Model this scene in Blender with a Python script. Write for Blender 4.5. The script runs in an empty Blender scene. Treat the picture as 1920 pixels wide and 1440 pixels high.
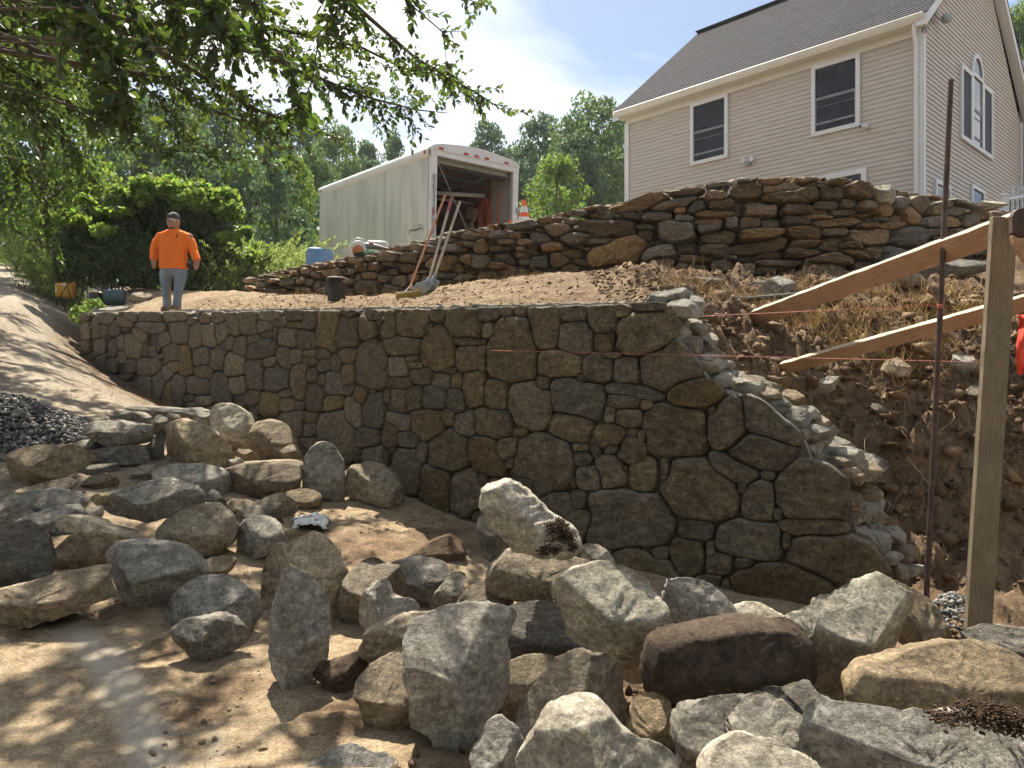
import bpy, bmesh, math, random
import numpy as np
from mathutils import Vector, Matrix, noise as mnoise

# ------------------------------------------------------------------ camera, sky, sun, exposure
SC = bpy.context.scene
COL = SC.collection
F, CX, CY = 1400.0, 960.0, 706.0          # focal length and horizon of the photograph (1920 px wide)

cam_d = bpy.data.cameras.new('camera')
cam = bpy.data.objects.new('camera', cam_d)
COL.objects.link(cam)
cam.location = (0, 0, 0)
cam.rotation_euler = (math.radians(90), 0, 0)
cam_d.sensor_width = 36.0
cam_d.lens = 36.0 * F / 1920.0
cam_d.shift_y = -(720.0 - CY) / 1920.0
cam_d.clip_start = 0.05
cam_d.clip_end = 2000
SC.camera = cam

SUN_AZ, SUN_EL = math.radians(-17), math.radians(57)      # azimuth measured from +Y towards +X
sun_dir = Vector((math.sin(SUN_AZ) * math.cos(SUN_EL), math.cos(SUN_AZ) * math.cos(SUN_EL), math.sin(SUN_EL)))
sun_l = bpy.data.lights.new('sun', 'SUN')
sun_l.energy = 4.5
sun_l.angle = math.radians(0.55)
sun_l.color = (1.0, 0.93, 0.80)
sun = bpy.data.objects.new('sun', sun_l)
COL.objects.link(sun)
sun.rotation_euler = (-sun_dir).to_track_quat('-Z', 'Y').to_euler()

world = bpy.data.worlds.new('World')
SC.world = world
world.use_nodes = True
wn, wl = world.node_tree.nodes, world.node_tree.links
for n in list(wn):
    wn.remove(n)
w_out = wn.new('ShaderNodeOutputWorld')
w_bg = wn.new('ShaderNodeBackground')
w_sky = wn.new('ShaderNodeTexSky')
w_sky.sky_type = 'NISHITA'
w_sky.sun_disc = False
w_sky.sun_elevation = SUN_EL
w_sky.sun_rotation = SUN_AZ
w_sky.air_density = 1.0
w_sky.dust_density = 0.8
w_sky.ozone_density = 1.0
w_bg.inputs['Strength'].default_value = 0.053
# thin summer cloud over the whole dome
w_tc = wn.new('ShaderNodeTexCoord')
w_sep = wn.new('ShaderNodeSeparateXYZ')
w_add = wn.new('ShaderNodeMath'); w_add.operation = 'ADD'; w_add.inputs[1].default_value = 0.22
w_abs = wn.new('ShaderNodeMath'); w_abs.operation = 'ABSOLUTE'
w_dx = wn.new('ShaderNodeMath'); w_dx.operation = 'DIVIDE'
w_dy = wn.new('ShaderNodeMath'); w_dy.operation = 'DIVIDE'
w_cmb = wn.new('ShaderNodeCombineXYZ')
wl.new(w_tc.outputs['Generated'], w_sep.inputs[0])
wl.new(w_sep.outputs['Z'], w_abs.inputs[0]); wl.new(w_abs.outputs[0], w_add.inputs[0])
wl.new(w_sep.outputs['X'], w_dx.inputs[0]); wl.new(w_add.outputs[0], w_dx.inputs[1])
wl.new(w_sep.outputs['Y'], w_dy.inputs[0]); wl.new(w_add.outputs[0], w_dy.inputs[1])
wl.new(w_dx.outputs[0], w_cmb.inputs[0]); wl.new(w_dy.outputs[0], w_cmb.inputs[1])
w_map = wn.new('ShaderNodeMapping')
w_map.inputs['Location'].default_value = (0.2, 2.2, 0)
w_map.inputs['Rotation'].default_value = (0, 0, 0.9)
w_map.inputs['Scale'].default_value = (0.8, 1.35, 1)
wl.new(w_cmb.outputs[0], w_map.inputs['Vector'])
w_n = wn.new('ShaderNodeTexNoise')
w_n.inputs['Scale'].default_value = 1.15
w_n.inputs['Detail'].default_value = 9
w_n.inputs['Roughness'].default_value = 0.55
w_n.inputs['Distortion'].default_value = 0.35
wl.new(w_map.outputs[0], w_n.inputs['Vector'])
w_r = wn.new('ShaderNodeValToRGB')
w_r.color_ramp.elements[0].position = 0.43
w_r.color_ramp.elements[0].color = (0.04, 0.04, 0.04, 1)
w_r.color_ramp.elements[1].position = 0.68
w_r.color_ramp.elements[1].color = (0.92, 0.92, 0.92, 1)
wl.new(w_n.outputs['Fac'], w_r.inputs[0])
w_mix = wn.new('ShaderNodeMix'); w_mix.data_type = 'RGBA'
w_mix.inputs['B'].default_value = (13.0, 12.8, 12.5, 1)
wl.new(w_r.outputs[0], w_mix.inputs['Factor'])
wl.new(w_sky.outputs[0], w_mix.inputs['A'])
wl.new(w_mix.outputs['Result'], w_bg.inputs['Color'])
wl.new(w_bg.outputs[0], w_out.inputs['Surface'])

SC.view_settings.view_transform = 'Standard'
SC.view_settings.look = 'None'
SC.view_settings.gamma = 1.0
SC.view_settings.exposure = 1.48
SC.view_settings.use_curve_mapping = False
SC.cycles.use_adaptive_sampling = True
SC.cycles.adaptive_threshold = 0.03
SC.cycles.max_bounces = 4
SC.cycles.diffuse_bounces = 2
SC.cycles.glossy_bounces = 2
SC.cycles.transmission_bounces = 3
SC.cycles.transparent_max_bounces = 6
SC.cycles.use_denoising = True

# ------------------------------------------------------------------ helpers
rng = np.random.default_rng(7)

def P(px, py, d):
    return Vector(((px - CX) / F * d, d, (CY - py) / F * d))

def lerp(a, b, t):
    return a + (b - a) * t

def smooth(t):
    t = np.clip(t, 0, 1)
    return t * t * (3 - 2 * t)

def ip(x, xs, ys):
    return np.interp(x, xs, ys)

def _hash(ix, iy, iz, seed):
    h = (ix * 374761393 + iy * 668265263 + iz * 2147483647 + seed * 974634721) & 0xFFFFFFFF
    h = ((h ^ (h >> 13)) * 1274126177) & 0xFFFFFFFF
    h = ((h ^ (h >> 16)) * 2246822519) & 0xFFFFFFFF
    return ((h ^ (h >> 15)) & 0xFFFFFF) / float(0xFFFFFF)

def vn(p, seed=0):
    """value noise in [-1, 1] at points p (n, 3)"""
    p = np.asarray(p, dtype=np.float64)
    i = np.floor(p).astype(np.int64)
    f = p - i
    u = f * f * (3 - 2 * f)
    r = 0
    for dx in (0, 1):
        wx = u[:, 0] if dx else 1 - u[:, 0]
        for dy in (0, 1):
            wy = u[:, 1] if dy else 1 - u[:, 1]
            for dz in (0, 1):
                wz = u[:, 2] if dz else 1 - u[:, 2]
                r = r + wx * wy * wz * _hash(i[:, 0] + dx, i[:, 1] + dy, i[:, 2] + dz, seed)
    return r * 2 - 1

def fbm(p, octaves=4, seed=0, gain=0.5):
    p = np.asarray(p, dtype=np.float64)
    a, s, t = 1.0, 0.0, 0.0
    for o in range(octaves):
        s = s + a * vn(p * (2.03 ** o) + 17.3 * o, seed + o * 31)
        t += a
        a *= gain
    return s / t

def mk(name, V, Fc, mat=None, parent=None, smooth_shade=True, midx=None):
    me = bpy.data.meshes.new(name)
    V = np.asarray(V, dtype=np.float32).reshape(-1, 3)
    if isinstance(Fc, np.ndarray) and Fc.ndim == 2:
        n, k = Fc.shape
        me.vertices.add(len(V)); me.vertices.foreach_set('co', V.ravel())
        me.loops.add(n * k); me.loops.foreach_set('vertex_index', Fc.astype(np.int32).ravel())
        me.polygons.add(n)
        me.polygons.foreach_set('loop_start', np.arange(0, n * k, k, dtype=np.int32))
        me.polygons.foreach_set('loop_total', np.full(n, k, dtype=np.int32))
        me.update(calc_edges=True)
    else:
        me.from_pydata([tuple(map(float, v)) for v in V], [], [tuple(map(int, f)) for f in Fc])
        me.update()
    if smooth_shade:
        me.polygons.foreach_set('use_smooth', np.ones(len(me.polygons), dtype=bool))
    if mat is not None:
        for m in (mat if isinstance(mat, (list, tuple)) else [mat]):
            me.materials.append(m)
    if midx is not None:
        me.polygons.foreach_set('material_index', np.asarray(midx, dtype=np.int32))
    o = bpy.data.objects.new(name, me)
    COL.objects.link(o)
    if parent is not None:
        o.parent = parent
    return o

def tag(o, label=None, cat=None, group=None, kind=None):
    if label: o['label'] = label
    if cat: o['category'] = cat
    if group: o['group'] = group
    if kind: o['kind'] = kind
    return o

def empty(name, loc=(0, 0, 0), rz=0.0, label=None, cat=None, group=None):
    o = bpy.data.objects.new(name, None)
    COL.objects.link(o)
    o.location = loc
    o.rotation_euler = (0, 0, rz)
    o.empty_display_size = 0.1
    return tag(o, label, cat, group)

def copy_tree(o, parent=None):
    c = o.copy(); COL.objects.link(c); c.parent = parent
    for ch in list(o.children):
        copy_tree(ch, c)
    return c

class MB:
    """collects simple shapes into one mesh"""
    def __init__(self):
        self.v, self.f = [], []
    def add(self, vs, fs):
        b = len(self.v)
        self.v += [tuple(v) for v in vs]
        self.f += [tuple(i + b for i in f) for f in fs]
        return self
    def box(self, c, s, rot=None, bev=0.0):
        c = Vector(c); hx, hy, hz = s[0] / 2, s[1] / 2, s[2] / 2
        if bev <= 0:
            vs = [Vector((x * hx, y * hy, z * hz)) for z in (-1, 1) for y in (-1, 1) for x in (-1, 1)]
            fs = [(0, 2, 3, 1), (4, 5, 7, 6), (0, 1, 5, 4), (2, 6, 7, 3), (0, 4, 6, 2), (1, 3, 7, 5)]
        else:
            bm = bmesh.new()
            bmesh.ops.create_cube(bm, size=1.0)
            for v in bm.verts:
                v.co = Vector((v.co.x * s[0], v.co.y * s[1], v.co.z * s[2]))
            bmesh.ops.bevel(bm, geom=list(bm.edges), offset=bev, segments=2, affect='EDGES', profile=0.5)
            bm.verts.index_update()
            vs = [v.co.copy() for v in bm.verts]
            fs = [tuple(v.index for v in f.verts) for f in bm.faces]
            bm.free()
        if rot is not None:
            vs = [rot @ v for v in vs]
        return self.add([v + c for v in vs], fs)
    def tube(self, pts, r, n=8, cap=True, flat=1.0):
        pts = [Vector(p) for p in pts]
        rs = r if isinstance(r, (list, tuple)) else [r] * len(pts)
        b = len(self.v)
        up = Vector((0, 0, 1))
        t0 = (pts[1] - pts[0]).normalized()
        if abs(t0.dot(up)) > 0.95: up = Vector((1, 0, 0))
        u = t0.cross(up).normalized()
        for i, p in enumerate(pts):
            t = (pts[min(i + 1, len(pts) - 1)] - pts[max(i - 1, 0)]).normalized()
            u = (u - t * u.dot(t)).normalized()
            w = t.cross(u)
            for k in range(n):
                a = 2 * math.pi * k / n
                self.v.append(tuple(p + (u * math.cos(a) + w * math.sin(a) * flat) * rs[i]))
        for i in range(len(pts) - 1):
            for k in range(n):
                k2 = (k + 1) % n
                self.f.append((b + i * n + k, b + i * n + k2, b + (i + 1) * n + k2, b + (i + 1) * n + k))
        if cap:
            self.f.append(tuple(b + k for k in range(n))[::-1])
            self.f.append(tuple(b + (len(pts) - 1) * n + k for k in range(n)))
        return self
    def lathe(self, c, prof, n=20, axis=None):
        """prof: list of (radius, height); axis rot matrix"""
        b = len(self.v); c = Vector(c)
        for r, h in prof:
            for k in range(n):
                a = 2 * math.pi * k / n
                v = Vector((r * math.cos(a), r * math.sin(a), h))
                if axis is not None: v = axis @ v
                self.v.append(tuple(v + c))
        for i in range(len(prof) - 1):
            for k in range(n):
                k2 = (k + 1) % n
                self.f.append((b + i * n + k, b + i * n + k2, b + (i + 1) * n + k2, b + (i + 1) * n + k))
        self.f.append(tuple(b + k for k in range(n))[::-1])
        self.f.append(tuple(b + (len(prof) - 1) * n + k for k in range(n)))
        return self
    def build(self, name, mat, parent=None, smooth_shade=False, angle=None):
        o = mk(name, self.v, self.f, mat, parent, smooth_shade or angle is not None)
        if angle is not None:
            o.data.set_sharp_from_angle(angle=math.radians(angle))
        return o

# ------------------------------------------------------------------ materials
class NT:
    def __init__(self, name):
        self.m = bpy.data.materials.new(name)
        self.m.use_nodes = True
        self.n, self.l = self.m.node_tree.nodes, self.m.node_tree.links
        self.b = self.n['Principled BSDF']
        self.out = self.n['Material Output']
        self.tc = self.n.new('ShaderNodeTexCoord')
        self._oi = None
    def link(self, a, b): self.l.new(a, b)
    def set(self, key, val):
        s = self.b.inputs[key]
        if hasattr(val, 'is_output'): self.l.new(val, s)
        else: s.default_value = val
        return self
    def oi(self):
        if self._oi is None: self._oi = self.n.new('ShaderNodeObjectInfo')
        return self._oi
    def vec(self, space='Object', scale=(1, 1, 1), rot=(0, 0, 0), rnd=True):
        mp = self.n.new('ShaderNodeMapping')
        mp.inputs['Scale'].default_value = scale
        mp.inputs['Rotation'].default_value = rot
        self.l.new(self.tc.outputs[space], mp.inputs['Vector'])
        if rnd:
            mu = self.n.new('ShaderNodeVectorMath'); mu.operation = 'SCALE'
            cb = self.n.new('ShaderNodeCombineXYZ')
            for i in range(3): self.l.new(self.oi().outputs['Random'], cb.inputs[i])
            self.l.new(cb.outputs[0], mu.inputs[0]); mu.inputs['Scale'].default_value = 57.0
            self.l.new(mu.outputs[0], mp.inputs['Location'])
        return mp.outputs[0]
    def noise(self, scale, detail=4, rough=0.55, vec=None, dist=0.0):
        t = self.n.new('ShaderNodeTexNoise')
        t.inputs['Scale'].default_value = scale
        t.inputs['Detail'].default_value = detail
        t.inputs['Roughness'].default_value = rough
        t.inputs['Distortion'].default_value = dist
        if vec is not None: self.l.new(vec, t.inputs['Vector'])
        return t.outputs['Fac']
    def voro(self, scale, vec=None, feature='F1'):
        t = self.n.new('ShaderNodeTexVoronoi')
        t.feature = feature
        t.inputs['Scale'].default_value = scale
        if vec is not None: self.l.new(vec, t.inputs['Vector'])
        return t.outputs['Distance']
    def ramp(self, fac, stops, interp='LINEAR'):
        r = self.n.new('ShaderNodeValToRGB')
        r.color_ramp.interpolation = interp
        e = r.color_ramp.elements
        while len(e) < len(stops): e.new(0.5)
        for k, (p, c) in enumerate(stops):
            e[k].position = p
            e[k].color = (*c, 1) if hasattr(c, '__len__') else (c, c, c, 1)
        self.l.new(fac, r.inputs[0])
        return r.outputs[0]
    def mix(self, fac, a, b, mode='MIX'):
        m = self.n.new('ShaderNodeMix'); m.data_type = 'RGBA'; m.blend_type = mode
        for s, v in (('Factor', fac), ('A', a), ('B', b)):
            if hasattr(v, 'is_output'): self.l.new(v, m.inputs[s])
            elif s == 'Factor': m.inputs[s].default_value = v
            else: m.inputs[s].default_value = (*v, 1) if len(v) == 3 else v
        return m.outputs['Result']
    def math(self, op, a, b=0.0, clamp=False):
        m = self.n.new('ShaderNodeMath'); m.operation = op; m.use_clamp = clamp
        for i, v in enumerate((a, b)):
            if hasattr(v, 'is_output'): self.l.new(v, m.inputs[i])
            else: m.inputs[i].default_value = v
        return m.outputs[0]
    def bump(self, h, strength=0.4, dist=0.02, prev=None):
        b = self.n.new('ShaderNodeBump')
        b.inputs['Strength'].default_value = strength
        b.inputs['Distance'].default_value = dist
        self.l.new(h, b.inputs['Height'])
        if prev is not None: self.l.new(prev, b.inputs['Normal'])
        return b.outputs[0]
    def attr(self, name):
        a = self.n.new('ShaderNodeAttribute'); a.attribute_name = name
        return a.outputs['Color']
    def sep(self, c):
        s = self.n.new('ShaderNodeSeparateColor'); self.l.new(c, s.inputs[0])
        return s.outputs
    def normal_z(self):
        g = self.n.new('ShaderNodeNewGeometry')
        s = self.n.new('ShaderNodeSeparateXYZ'); self.l.new(g.outputs['Normal'], s.inputs[0])
        return s.outputs['Z']

def plain(name, col, rough=0.6, metal=0.0, var=0.15, scale=6.0, bump=0.0, bscale=40.0, spec=0.35):
    t = NT(name)
    v = t.vec('Object')
    n = t.noise(scale, 5, 0.6, v)
    lo = tuple(c * (1 - var) for c in col); hi = tuple(min(1, c * (1 + var)) for c in col)
    t.set('Base Color', t.ramp(n, [(0.3, lo), (0.7, hi)]))
    t.set('Roughness', rough); t.set('Metallic', metal); t.set('Specular IOR Level', spec)
    if bump > 0:
        t.set('Normal', t.bump(t.noise(bscale, 5, 0.6, v), bump, 0.01))
    return t.m

def rockmat(name, a, b, c, streak=(1, 1, 1), rot=(0, 0, 0), speck=0.35, dust=0.25, dustc=(0.30, 0.24, 0.165), bump=0.7, vary=0.3, sscale=14.0):
    """mottled stone: three tones, mineral layering along one axis, pale specks, soil dust lying on the upper faces"""
    t = NT(name)
    v = t.vec('Object')
    vs = t.vec('Object', scale=streak, rot=rot)
    big = t.noise(3.2, 6, 0.62, v, 0.4)
    lay = t.noise(sscale, 8, 0.68, vs, 0.25)
    fine = t.noise(75, 6, 0.7, v)
    base = t.ramp(big, [(0.30, a), (0.50, b), (0.70, c)])
    base = t.mix(0.55, base, t.ramp(lay, [(0.33, tuple(x * 0.42 for x in a)), (0.5, b), (0.68, tuple(min(1, x * 1.35) for x in c))]))
    base = t.mix(0.5, base, t.ramp(fine, [(0.30, 0.22), (0.5, 0.5), (0.72, 0.80)]), 'OVERLAY')
    mid = t.noise(19, 7, 0.72, v, 0.6)
    base = t.mix(0.6, base, t.ramp(mid, [(0.32, 0.14), (0.5, 0.5), (0.67, 0.86)]), 'OVERLAY')
    base = t.mix(0.55, base, t.ramp(t.noise(46, 6, 0.75, v, 0.3), [(0.33, 0.12), (0.5, 0.5), (0.67, 0.88)]), 'OVERLAY')
    ck = t.n.new('ShaderNodeTexVoronoi'); ck.feature = 'DISTANCE_TO_EDGE'; ck.inputs['Scale'].default_value = 4.5
    wv = t.n.new('ShaderNodeVectorMath'); wv.operation = 'ADD'; t.l.new(v, wv.inputs[0])
    cbv = t.n.new('ShaderNodeCombineXYZ')
    for i_ in range(3): t.l.new(t.math('MULTIPLY', mid if i_ == 1 else big, 0.5), cbv.inputs[i_])
    t.l.new(cbv.outputs[0], wv.inputs[1]); t.l.new(wv.outputs[0], ck.inputs['Vector'])
    crk = t.math('MULTIPLY', t.ramp(ck.outputs['Distance'], [(0.0, 1.0), (0.022, 0.0)]), t.ramp(lay, [(0.45, 0.0), (0.6, 0.75)]))
    base = t.mix(crk, base, tuple(x * 0.25 for x in a))
    sp = t.voro(150, v)
    base = t.mix(t.math('MULTIPLY', t.ramp(sp, [(0.10, 1.0), (0.24, 0.0)]), speck), base, (0.50, 0.46, 0.38))
    # each stone a little lighter or darker, warmer or greyer
    rnd = t.oi().outputs['Random']
    hs = t.n.new('ShaderNodeHueSaturation')
    t.l.new(base, hs.inputs['Color'])
    t.l.new(t.math('ADD', t.math('MULTIPLY', rnd, 2 * vary), 1 - vary), hs.inputs['Value'])
    r2 = t.math('FRACT', t.math('MULTIPLY', rnd, 7.31))
    t.l.new(t.math('ADD', t.math('MULTIPLY', r2, 0.35), 0.83), hs.inputs['Saturation'])
    base = hs.outputs[0]
    nz = t.normal_z()
    d = t.math('MULTIPLY', t.ramp(nz, [(0.35, 0.0), (0.9, 1.0)]), t.ramp(t.noise(9, 6, 0.65, v), [(0.38, 0.0), (0.62, 1.0)]))
    base = t.mix(t.math('MULTIPLY', d, dust), base, dustc)
    scr = t.noise(7, 3, 0.6, t.vec('Object', scale=(9, 9, 1.2), rot=(0.5, 0.7, 0.2)), 0.8)
    base = t.mix(t.math('MULTIPLY', t.ramp(scr, [(0.655, 0.0), (0.70, 1.0)]), 0.35), base, tuple(min(1, x * 1.9) for x in c))
    t.set('Base Color', base)
    t.set('Roughness', t.math('ADD', t.math('MULTIPLY', fine, 0.25), 0.66))
    t.set('Specular IOR Level', 0.22)
    n1 = t.bump(lay, bump * 0.6, 0.04)
    n2 = t.bump(t.noise(26, 8, 0.75, v), bump, 0.035, n1)
    n3 = t.bump(fine, bump * 0.7, 0.008, n2)
    t.set('Normal', n3)
    return t.m

MAT = {}
MAT['grey'] = rockmat('rock_grey_schist', (0.143, 0.130, 0.110), (0.235, 0.216, 0.182), (0.355, 0.328, 0.28), streak=(1, 1, 2.4), rot=(0.5, 0.35, 0.2), sscale=9)
MAT['tan'] = rockmat('rock_tan_granite', (0.165, 0.124, 0.078), (0.26, 0.205, 0.135), (0.37, 0.30, 0.205), streak=(1, 1, 2.0), rot=(0.1, 0.5, 0), sscale=8)
MAT['brown'] = rockmat('rock_brown_fieldstone', (0.135, 0.098, 0.063), (0.215, 0.165, 0.108), (0.31, 0.243, 0.162), streak=(1, 1, 2.5), sscale=9)
MAT['slate'] = rockmat('rock_dark_slate', (0.082, 0.073, 0.061), (0.150, 0.134, 0.110), (0.25, 0.227, 0.187), streak=(0.7, 0.7, 5), rot=(0.15, 0.2, 0), dust=0.35, sscale=10)
MAT['dirt'] = rockmat('rock_caked_with_soil', (0.06, 0.037, 0.022), (0.105, 0.066, 0.038), (0.17, 0.115, 0.07), speck=0.06, dust=0.2, bump=1.0, dustc=(0.2, 0.14, 0.085))
MAT['pale'] = rockmat('rock_pale_granite', (0.235, 0.205, 0.158), (0.345, 0.307, 0.242), (0.46, 0.418, 0.34), streak=(1, 1, 2.2), rot=(0.5, 0.3, 0), speck=0.25, sscale=9)
MAT['wall'] = rockmat('wall_stone', (0.103, 0.081, 0.051), (0.166, 0.133, 0.087), (0.243, 0.2, 0.137), streak=(1, 1, 2.2), rot=(0.4, 0.2, 0.3), speck=0.3, dust=0.4, dustc=(0.46, 0.44, 0.40), vary=0.24, sscale=10, bump=1.0)
MAT['dry'] = rockmat('dry_wall_stone', (0.095, 0.062, 0.034), (0.155, 0.106, 0.060), (0.24, 0.172, 0.102), streak=(1, 1, 5), speck=0.2, dust=0.45, dustc=(0.38, 0.33, 0.26), vary=0.42)

def soil_mat():
    t = NT('soil')
    v = t.vec('Object', rnd=False)
    ch = t.sep(t.attr('zone'))          # red: dark dug soil and painted heap shade, green: packed driveway, blue: pale dust and lime
    big = t.noise(1.3, 6, 0.6, v)
    med = t.noise(9, 7, 0.68, v)
    fin = t.noise(60, 6, 0.7, v)
    sand = t.ramp(med, [(0.30, (0.19, 0.135, 0.08)), (0.5, (0.31, 0.235, 0.15)), (0.72, (0.42, 0.33, 0.22))])
    road = t.ramp(med, [(0.30, (0.18, 0.145, 0.105)), (0.5, (0.265, 0.22, 0.165)), (0.72, (0.345, 0.295, 0.225))])
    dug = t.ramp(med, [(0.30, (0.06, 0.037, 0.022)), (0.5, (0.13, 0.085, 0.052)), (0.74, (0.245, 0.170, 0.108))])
    c = t.mix(ch[1], sand, road)
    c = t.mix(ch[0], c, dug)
    c = t.mix(0.6, c, t.ramp(fin, [(0.30, 0.14), (0.5, 0.5), (0.72, 0.86)]), 'OVERLAY')
    c = t.mix(0.45, c, t.ramp(t.noise(150, 4, 0.7, v), [(0.32, 0.16), (0.5, 0.5), (0.68, 0.84)]), 'OVERLAY')
    c = t.mix(0.3, c, t.ramp(big, [(0.3, 0.34), (0.7, 0.66)]), 'OVERLAY')
    lime = t.ramp(t.math('ADD', ch[2], t.math('MULTIPLY', t.math('SUBTRACT', t.noise(16, 8, 0.78, v), 0.5), 1.5)), [(0.25, 0.0), (1.05, 0.8)])
    c = t.mix(t.math('MULTIPLY', lime, 0.8, True), c, (0.52, 0.47, 0.39))
    t.set('Base Color', c)
    t.set('Roughness', 0.95); t.set('Specular IOR Level', 0.1)
    n1 = t.bump(t.noise(22, 8, 0.75, v), 0.7, 0.03)
    n2 = t.bump(fin, 0.6, 0.008, n1)
    t.set('Normal', n2)
    return t.m
MAT['soil'] = soil_mat()

def leafmat(name, front, trans, tmix=0.45, vary=0.35, rough=0.5, spec=0.3):
    t = NT(name)
    v = t.vec('Object')
    n = t.noise(1.1, 4, 0.6, v)
    g = t.n.new('ShaderNodeNewGeometry')
    rp = g.outputs['Random Per Island']
    val = t.math('ADD', t.math('MULTIPLY', rp, 2 * vary), 1 - vary)
    def hsv(c):
        h = t.n.new('ShaderNodeHueSaturation'); h.inputs['Color'].default_value = (*c, 1)
        t.l.new(val, h.inputs['Value'])
        t.l.new(t.math('ADD', t.math('MULTIPLY', t.math('FRACT', t.math('MULTIPLY', rp, 5.7)), 0.05), 0.475), h.inputs['Hue'])
        return h.outputs[0]
    cf = t.mix(t.math('MULTIPLY', n, 0.3), hsv(front), tuple(min(1, x * 1.7) for x in front))
    t.set('Base Color', cf); t.set('Roughness', rough); t.set('Specular IOR Level', spec)
    tr = t.n.new('ShaderNodeBsdfTranslucent'); t.l.new(hsv(trans), tr.inputs['Color'])
    mx = t.n.new('ShaderNodeMixShader'); mx.inputs[0].default_value = tmix
    t.l.new(t.b.outputs[0], mx.inputs[1]); t.l.new(tr.outputs[0], mx.inputs[2])
    t.l.new(mx.outputs[0], t.out.inputs['Surface'])
    return t.m
MAT['leaf_near'] = leafmat('leaf_near', (0.036, 0.055, 0.026), (0.15, 0.23, 0.032), 0.30)
MAT['leaf_mid'] = leafmat('leaf_mid', (0.05, 0.095, 0.03), (0.22, 0.33, 0.045), 0.45)
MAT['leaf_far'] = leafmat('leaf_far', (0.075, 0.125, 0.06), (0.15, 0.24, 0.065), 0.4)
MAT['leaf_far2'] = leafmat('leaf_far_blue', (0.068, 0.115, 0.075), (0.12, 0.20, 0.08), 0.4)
MAT['leaf_bright'] = leafmat('leaf_bright', (0.095, 0.165, 0.035), (0.28, 0.40, 0.06), 0.45)
MAT['leaf_hemlock'] = leafmat('leaf_hemlock', (0.042, 0.070, 0.027), (0.09, 0.14, 0.03), 0.25)
MAT['leaf_feather'] = leafmat('leaf_feather', (0.17, 0.23, 0.075), (0.36, 0.46, 0.12), 0.45)
MAT['bark'] = plain('bark', (0.085, 0.065, 0.048), 0.9, var=0.4, scale=12, bump=0.8, bscale=30)
MAT['twig'] = plain('twig', (0.075, 0.058, 0.045), 0.85, var=0.3)
# ------------------------------------------------------------------ lie of the land
# lower retaining wall: plan of its face (1/distance is smooth in the column of the picture it is seen in)
_wp = np.array([(165, 14.0), (300, 11.8), (450, 9.6), (650, 7.7), (830, 6.65), (1050, 5.85), (1250, 5.3), (1420, 5.0), (1580, 4.8), (1760, 4.6)])
_wc = np.polyfit(_wp[:, 0], 1 / _wp[:, 1], 4)
def D1(px):
    return 1 / np.polyval(_wc, px)
_pxs = np.linspace(150, 1760, 200)
_wx, _wy = (_pxs - CX) / F * D1(_pxs), D1(_pxs)
WX = np.concatenate([[-150, -29, -17.2, -11.6, -9.4], _wx, [3.6, 6.0, 12, 40]])
WY = np.concatenate([[220, 50, 30, 20, 16.4], _wy, [4.2, 3.4, 2.6, 2.0]])
TOPX = [150, 175, 300, 450, 600, 800, 1000, 1120, 1245]
TOPY = [588, 584, 583, 582, 580, 577, 573, 570, 566]
_zt = (CY - np.interp(_pxs, TOPX, TOPY)) / F * D1(_pxs)
# upper dry-stone wall: plan, base and crest
_up = np.array([(455, 14.5), (560, 13.4), (650, 12.7), (800, 11.8), (1000, 11.0), (1200, 10.4), (1400, 10.0), (1560, 9.85), (1640, 9.95), (1700, 10.4), (1800, 11.5), (1900, 12.8)])
def D2(px):
    return 1 / np.interp(px, _up[:, 0], 1 / _up[:, 1])
UBX = [455, 600, 700, 800, 900, 1000, 1100, 1200, 1300, 1400, 1500, 1600, 1700, 1800, 1900]
UBY = [549, 556, 560, 550, 533, 520, 514, 516, 522, 530, 527, 517, 510, 500, 492]
UTX = [455, 470, 530, 600, 680, 740, 800, 840, 900, 960, 1000, 1050, 1100, 1180, 1220, 1300, 1360, 1450, 1530, 1600, 1640, 1690, 1740, 1800, 1850, 1900]
UTY = [540, 524, 510, 494, 480, 464, 453, 438, 430, 420, 413, 403, 392, 381, 364, 351, 342, 336, 335, 341, 352, 362, 370, 376, 394, 402]
_ups = np.linspace(455, 1900, 160)
_ux, _uy = (_ups - CX) / F * D2(_ups), D2(_ups)
_uzb = (CY - np.interp(_ups, UBX, UBY)) / F * D2(_ups)
_uzt = (CY - np.interp(_ups, UTX, UTY)) / F * D2(_ups)
UX = np.concatenate([[-150, -30, -14, -8], _ux, [14, 60]])
UY = np.concatenate([[260, 60, 24, 17], _uy, [14, 18]])
UZB = np.concatenate([[12, 6.5, 3.1, 1.95], _uzb, [2.2, 2.3]])
UZT = np.concatenate([[12, 6.5, 3.1, 1.95], _uzt - 0.22, [2.4, 2.4]])

def z_road(x, y):
    wb = np.interp(y, [0, 4.8, 6.6, 7.6, 9.6, 11.8, 14, 16, 20, 30, 36, 50, 100, 400], [-1.5, -1.5, -1.22, -0.98, -0.72, -0.40, 0.25, 1.0, 2.05, 4.1, 5.4, 6.3, 8, 14])
    lf = np.interp(y, [0, 3, 5, 6.5, 8, 10, 12, 14, 16, 18, 22, 30, 36, 50, 100, 400], [-1.5, -1.5, -1.27, -0.88, -0.43, 0.02, 0.45, 1.0, 1.58, 2.0, 2.8, 4.3, 5.5, 6.3, 8, 14])
    xw = np.interp(y, [2.0, 2.6, 3.4, 4.2] + list(_wy[::-1]) + [16.4, 20, 30, 50, 220], [40, 12, 6, 3.6] + list(_wx[::-1]) + [-9.4, -11.6, -17.2, -29, -150])
    xl = -0.643 * y
    t = np.clip((np.minimum(xw, 0.4 + 0 * y) - x) / np.maximum(np.minimum(xw, 0.4 + 0 * y) - xl, 0.3), 0, 1.35)
    return wb + (lf - wb) * t

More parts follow.
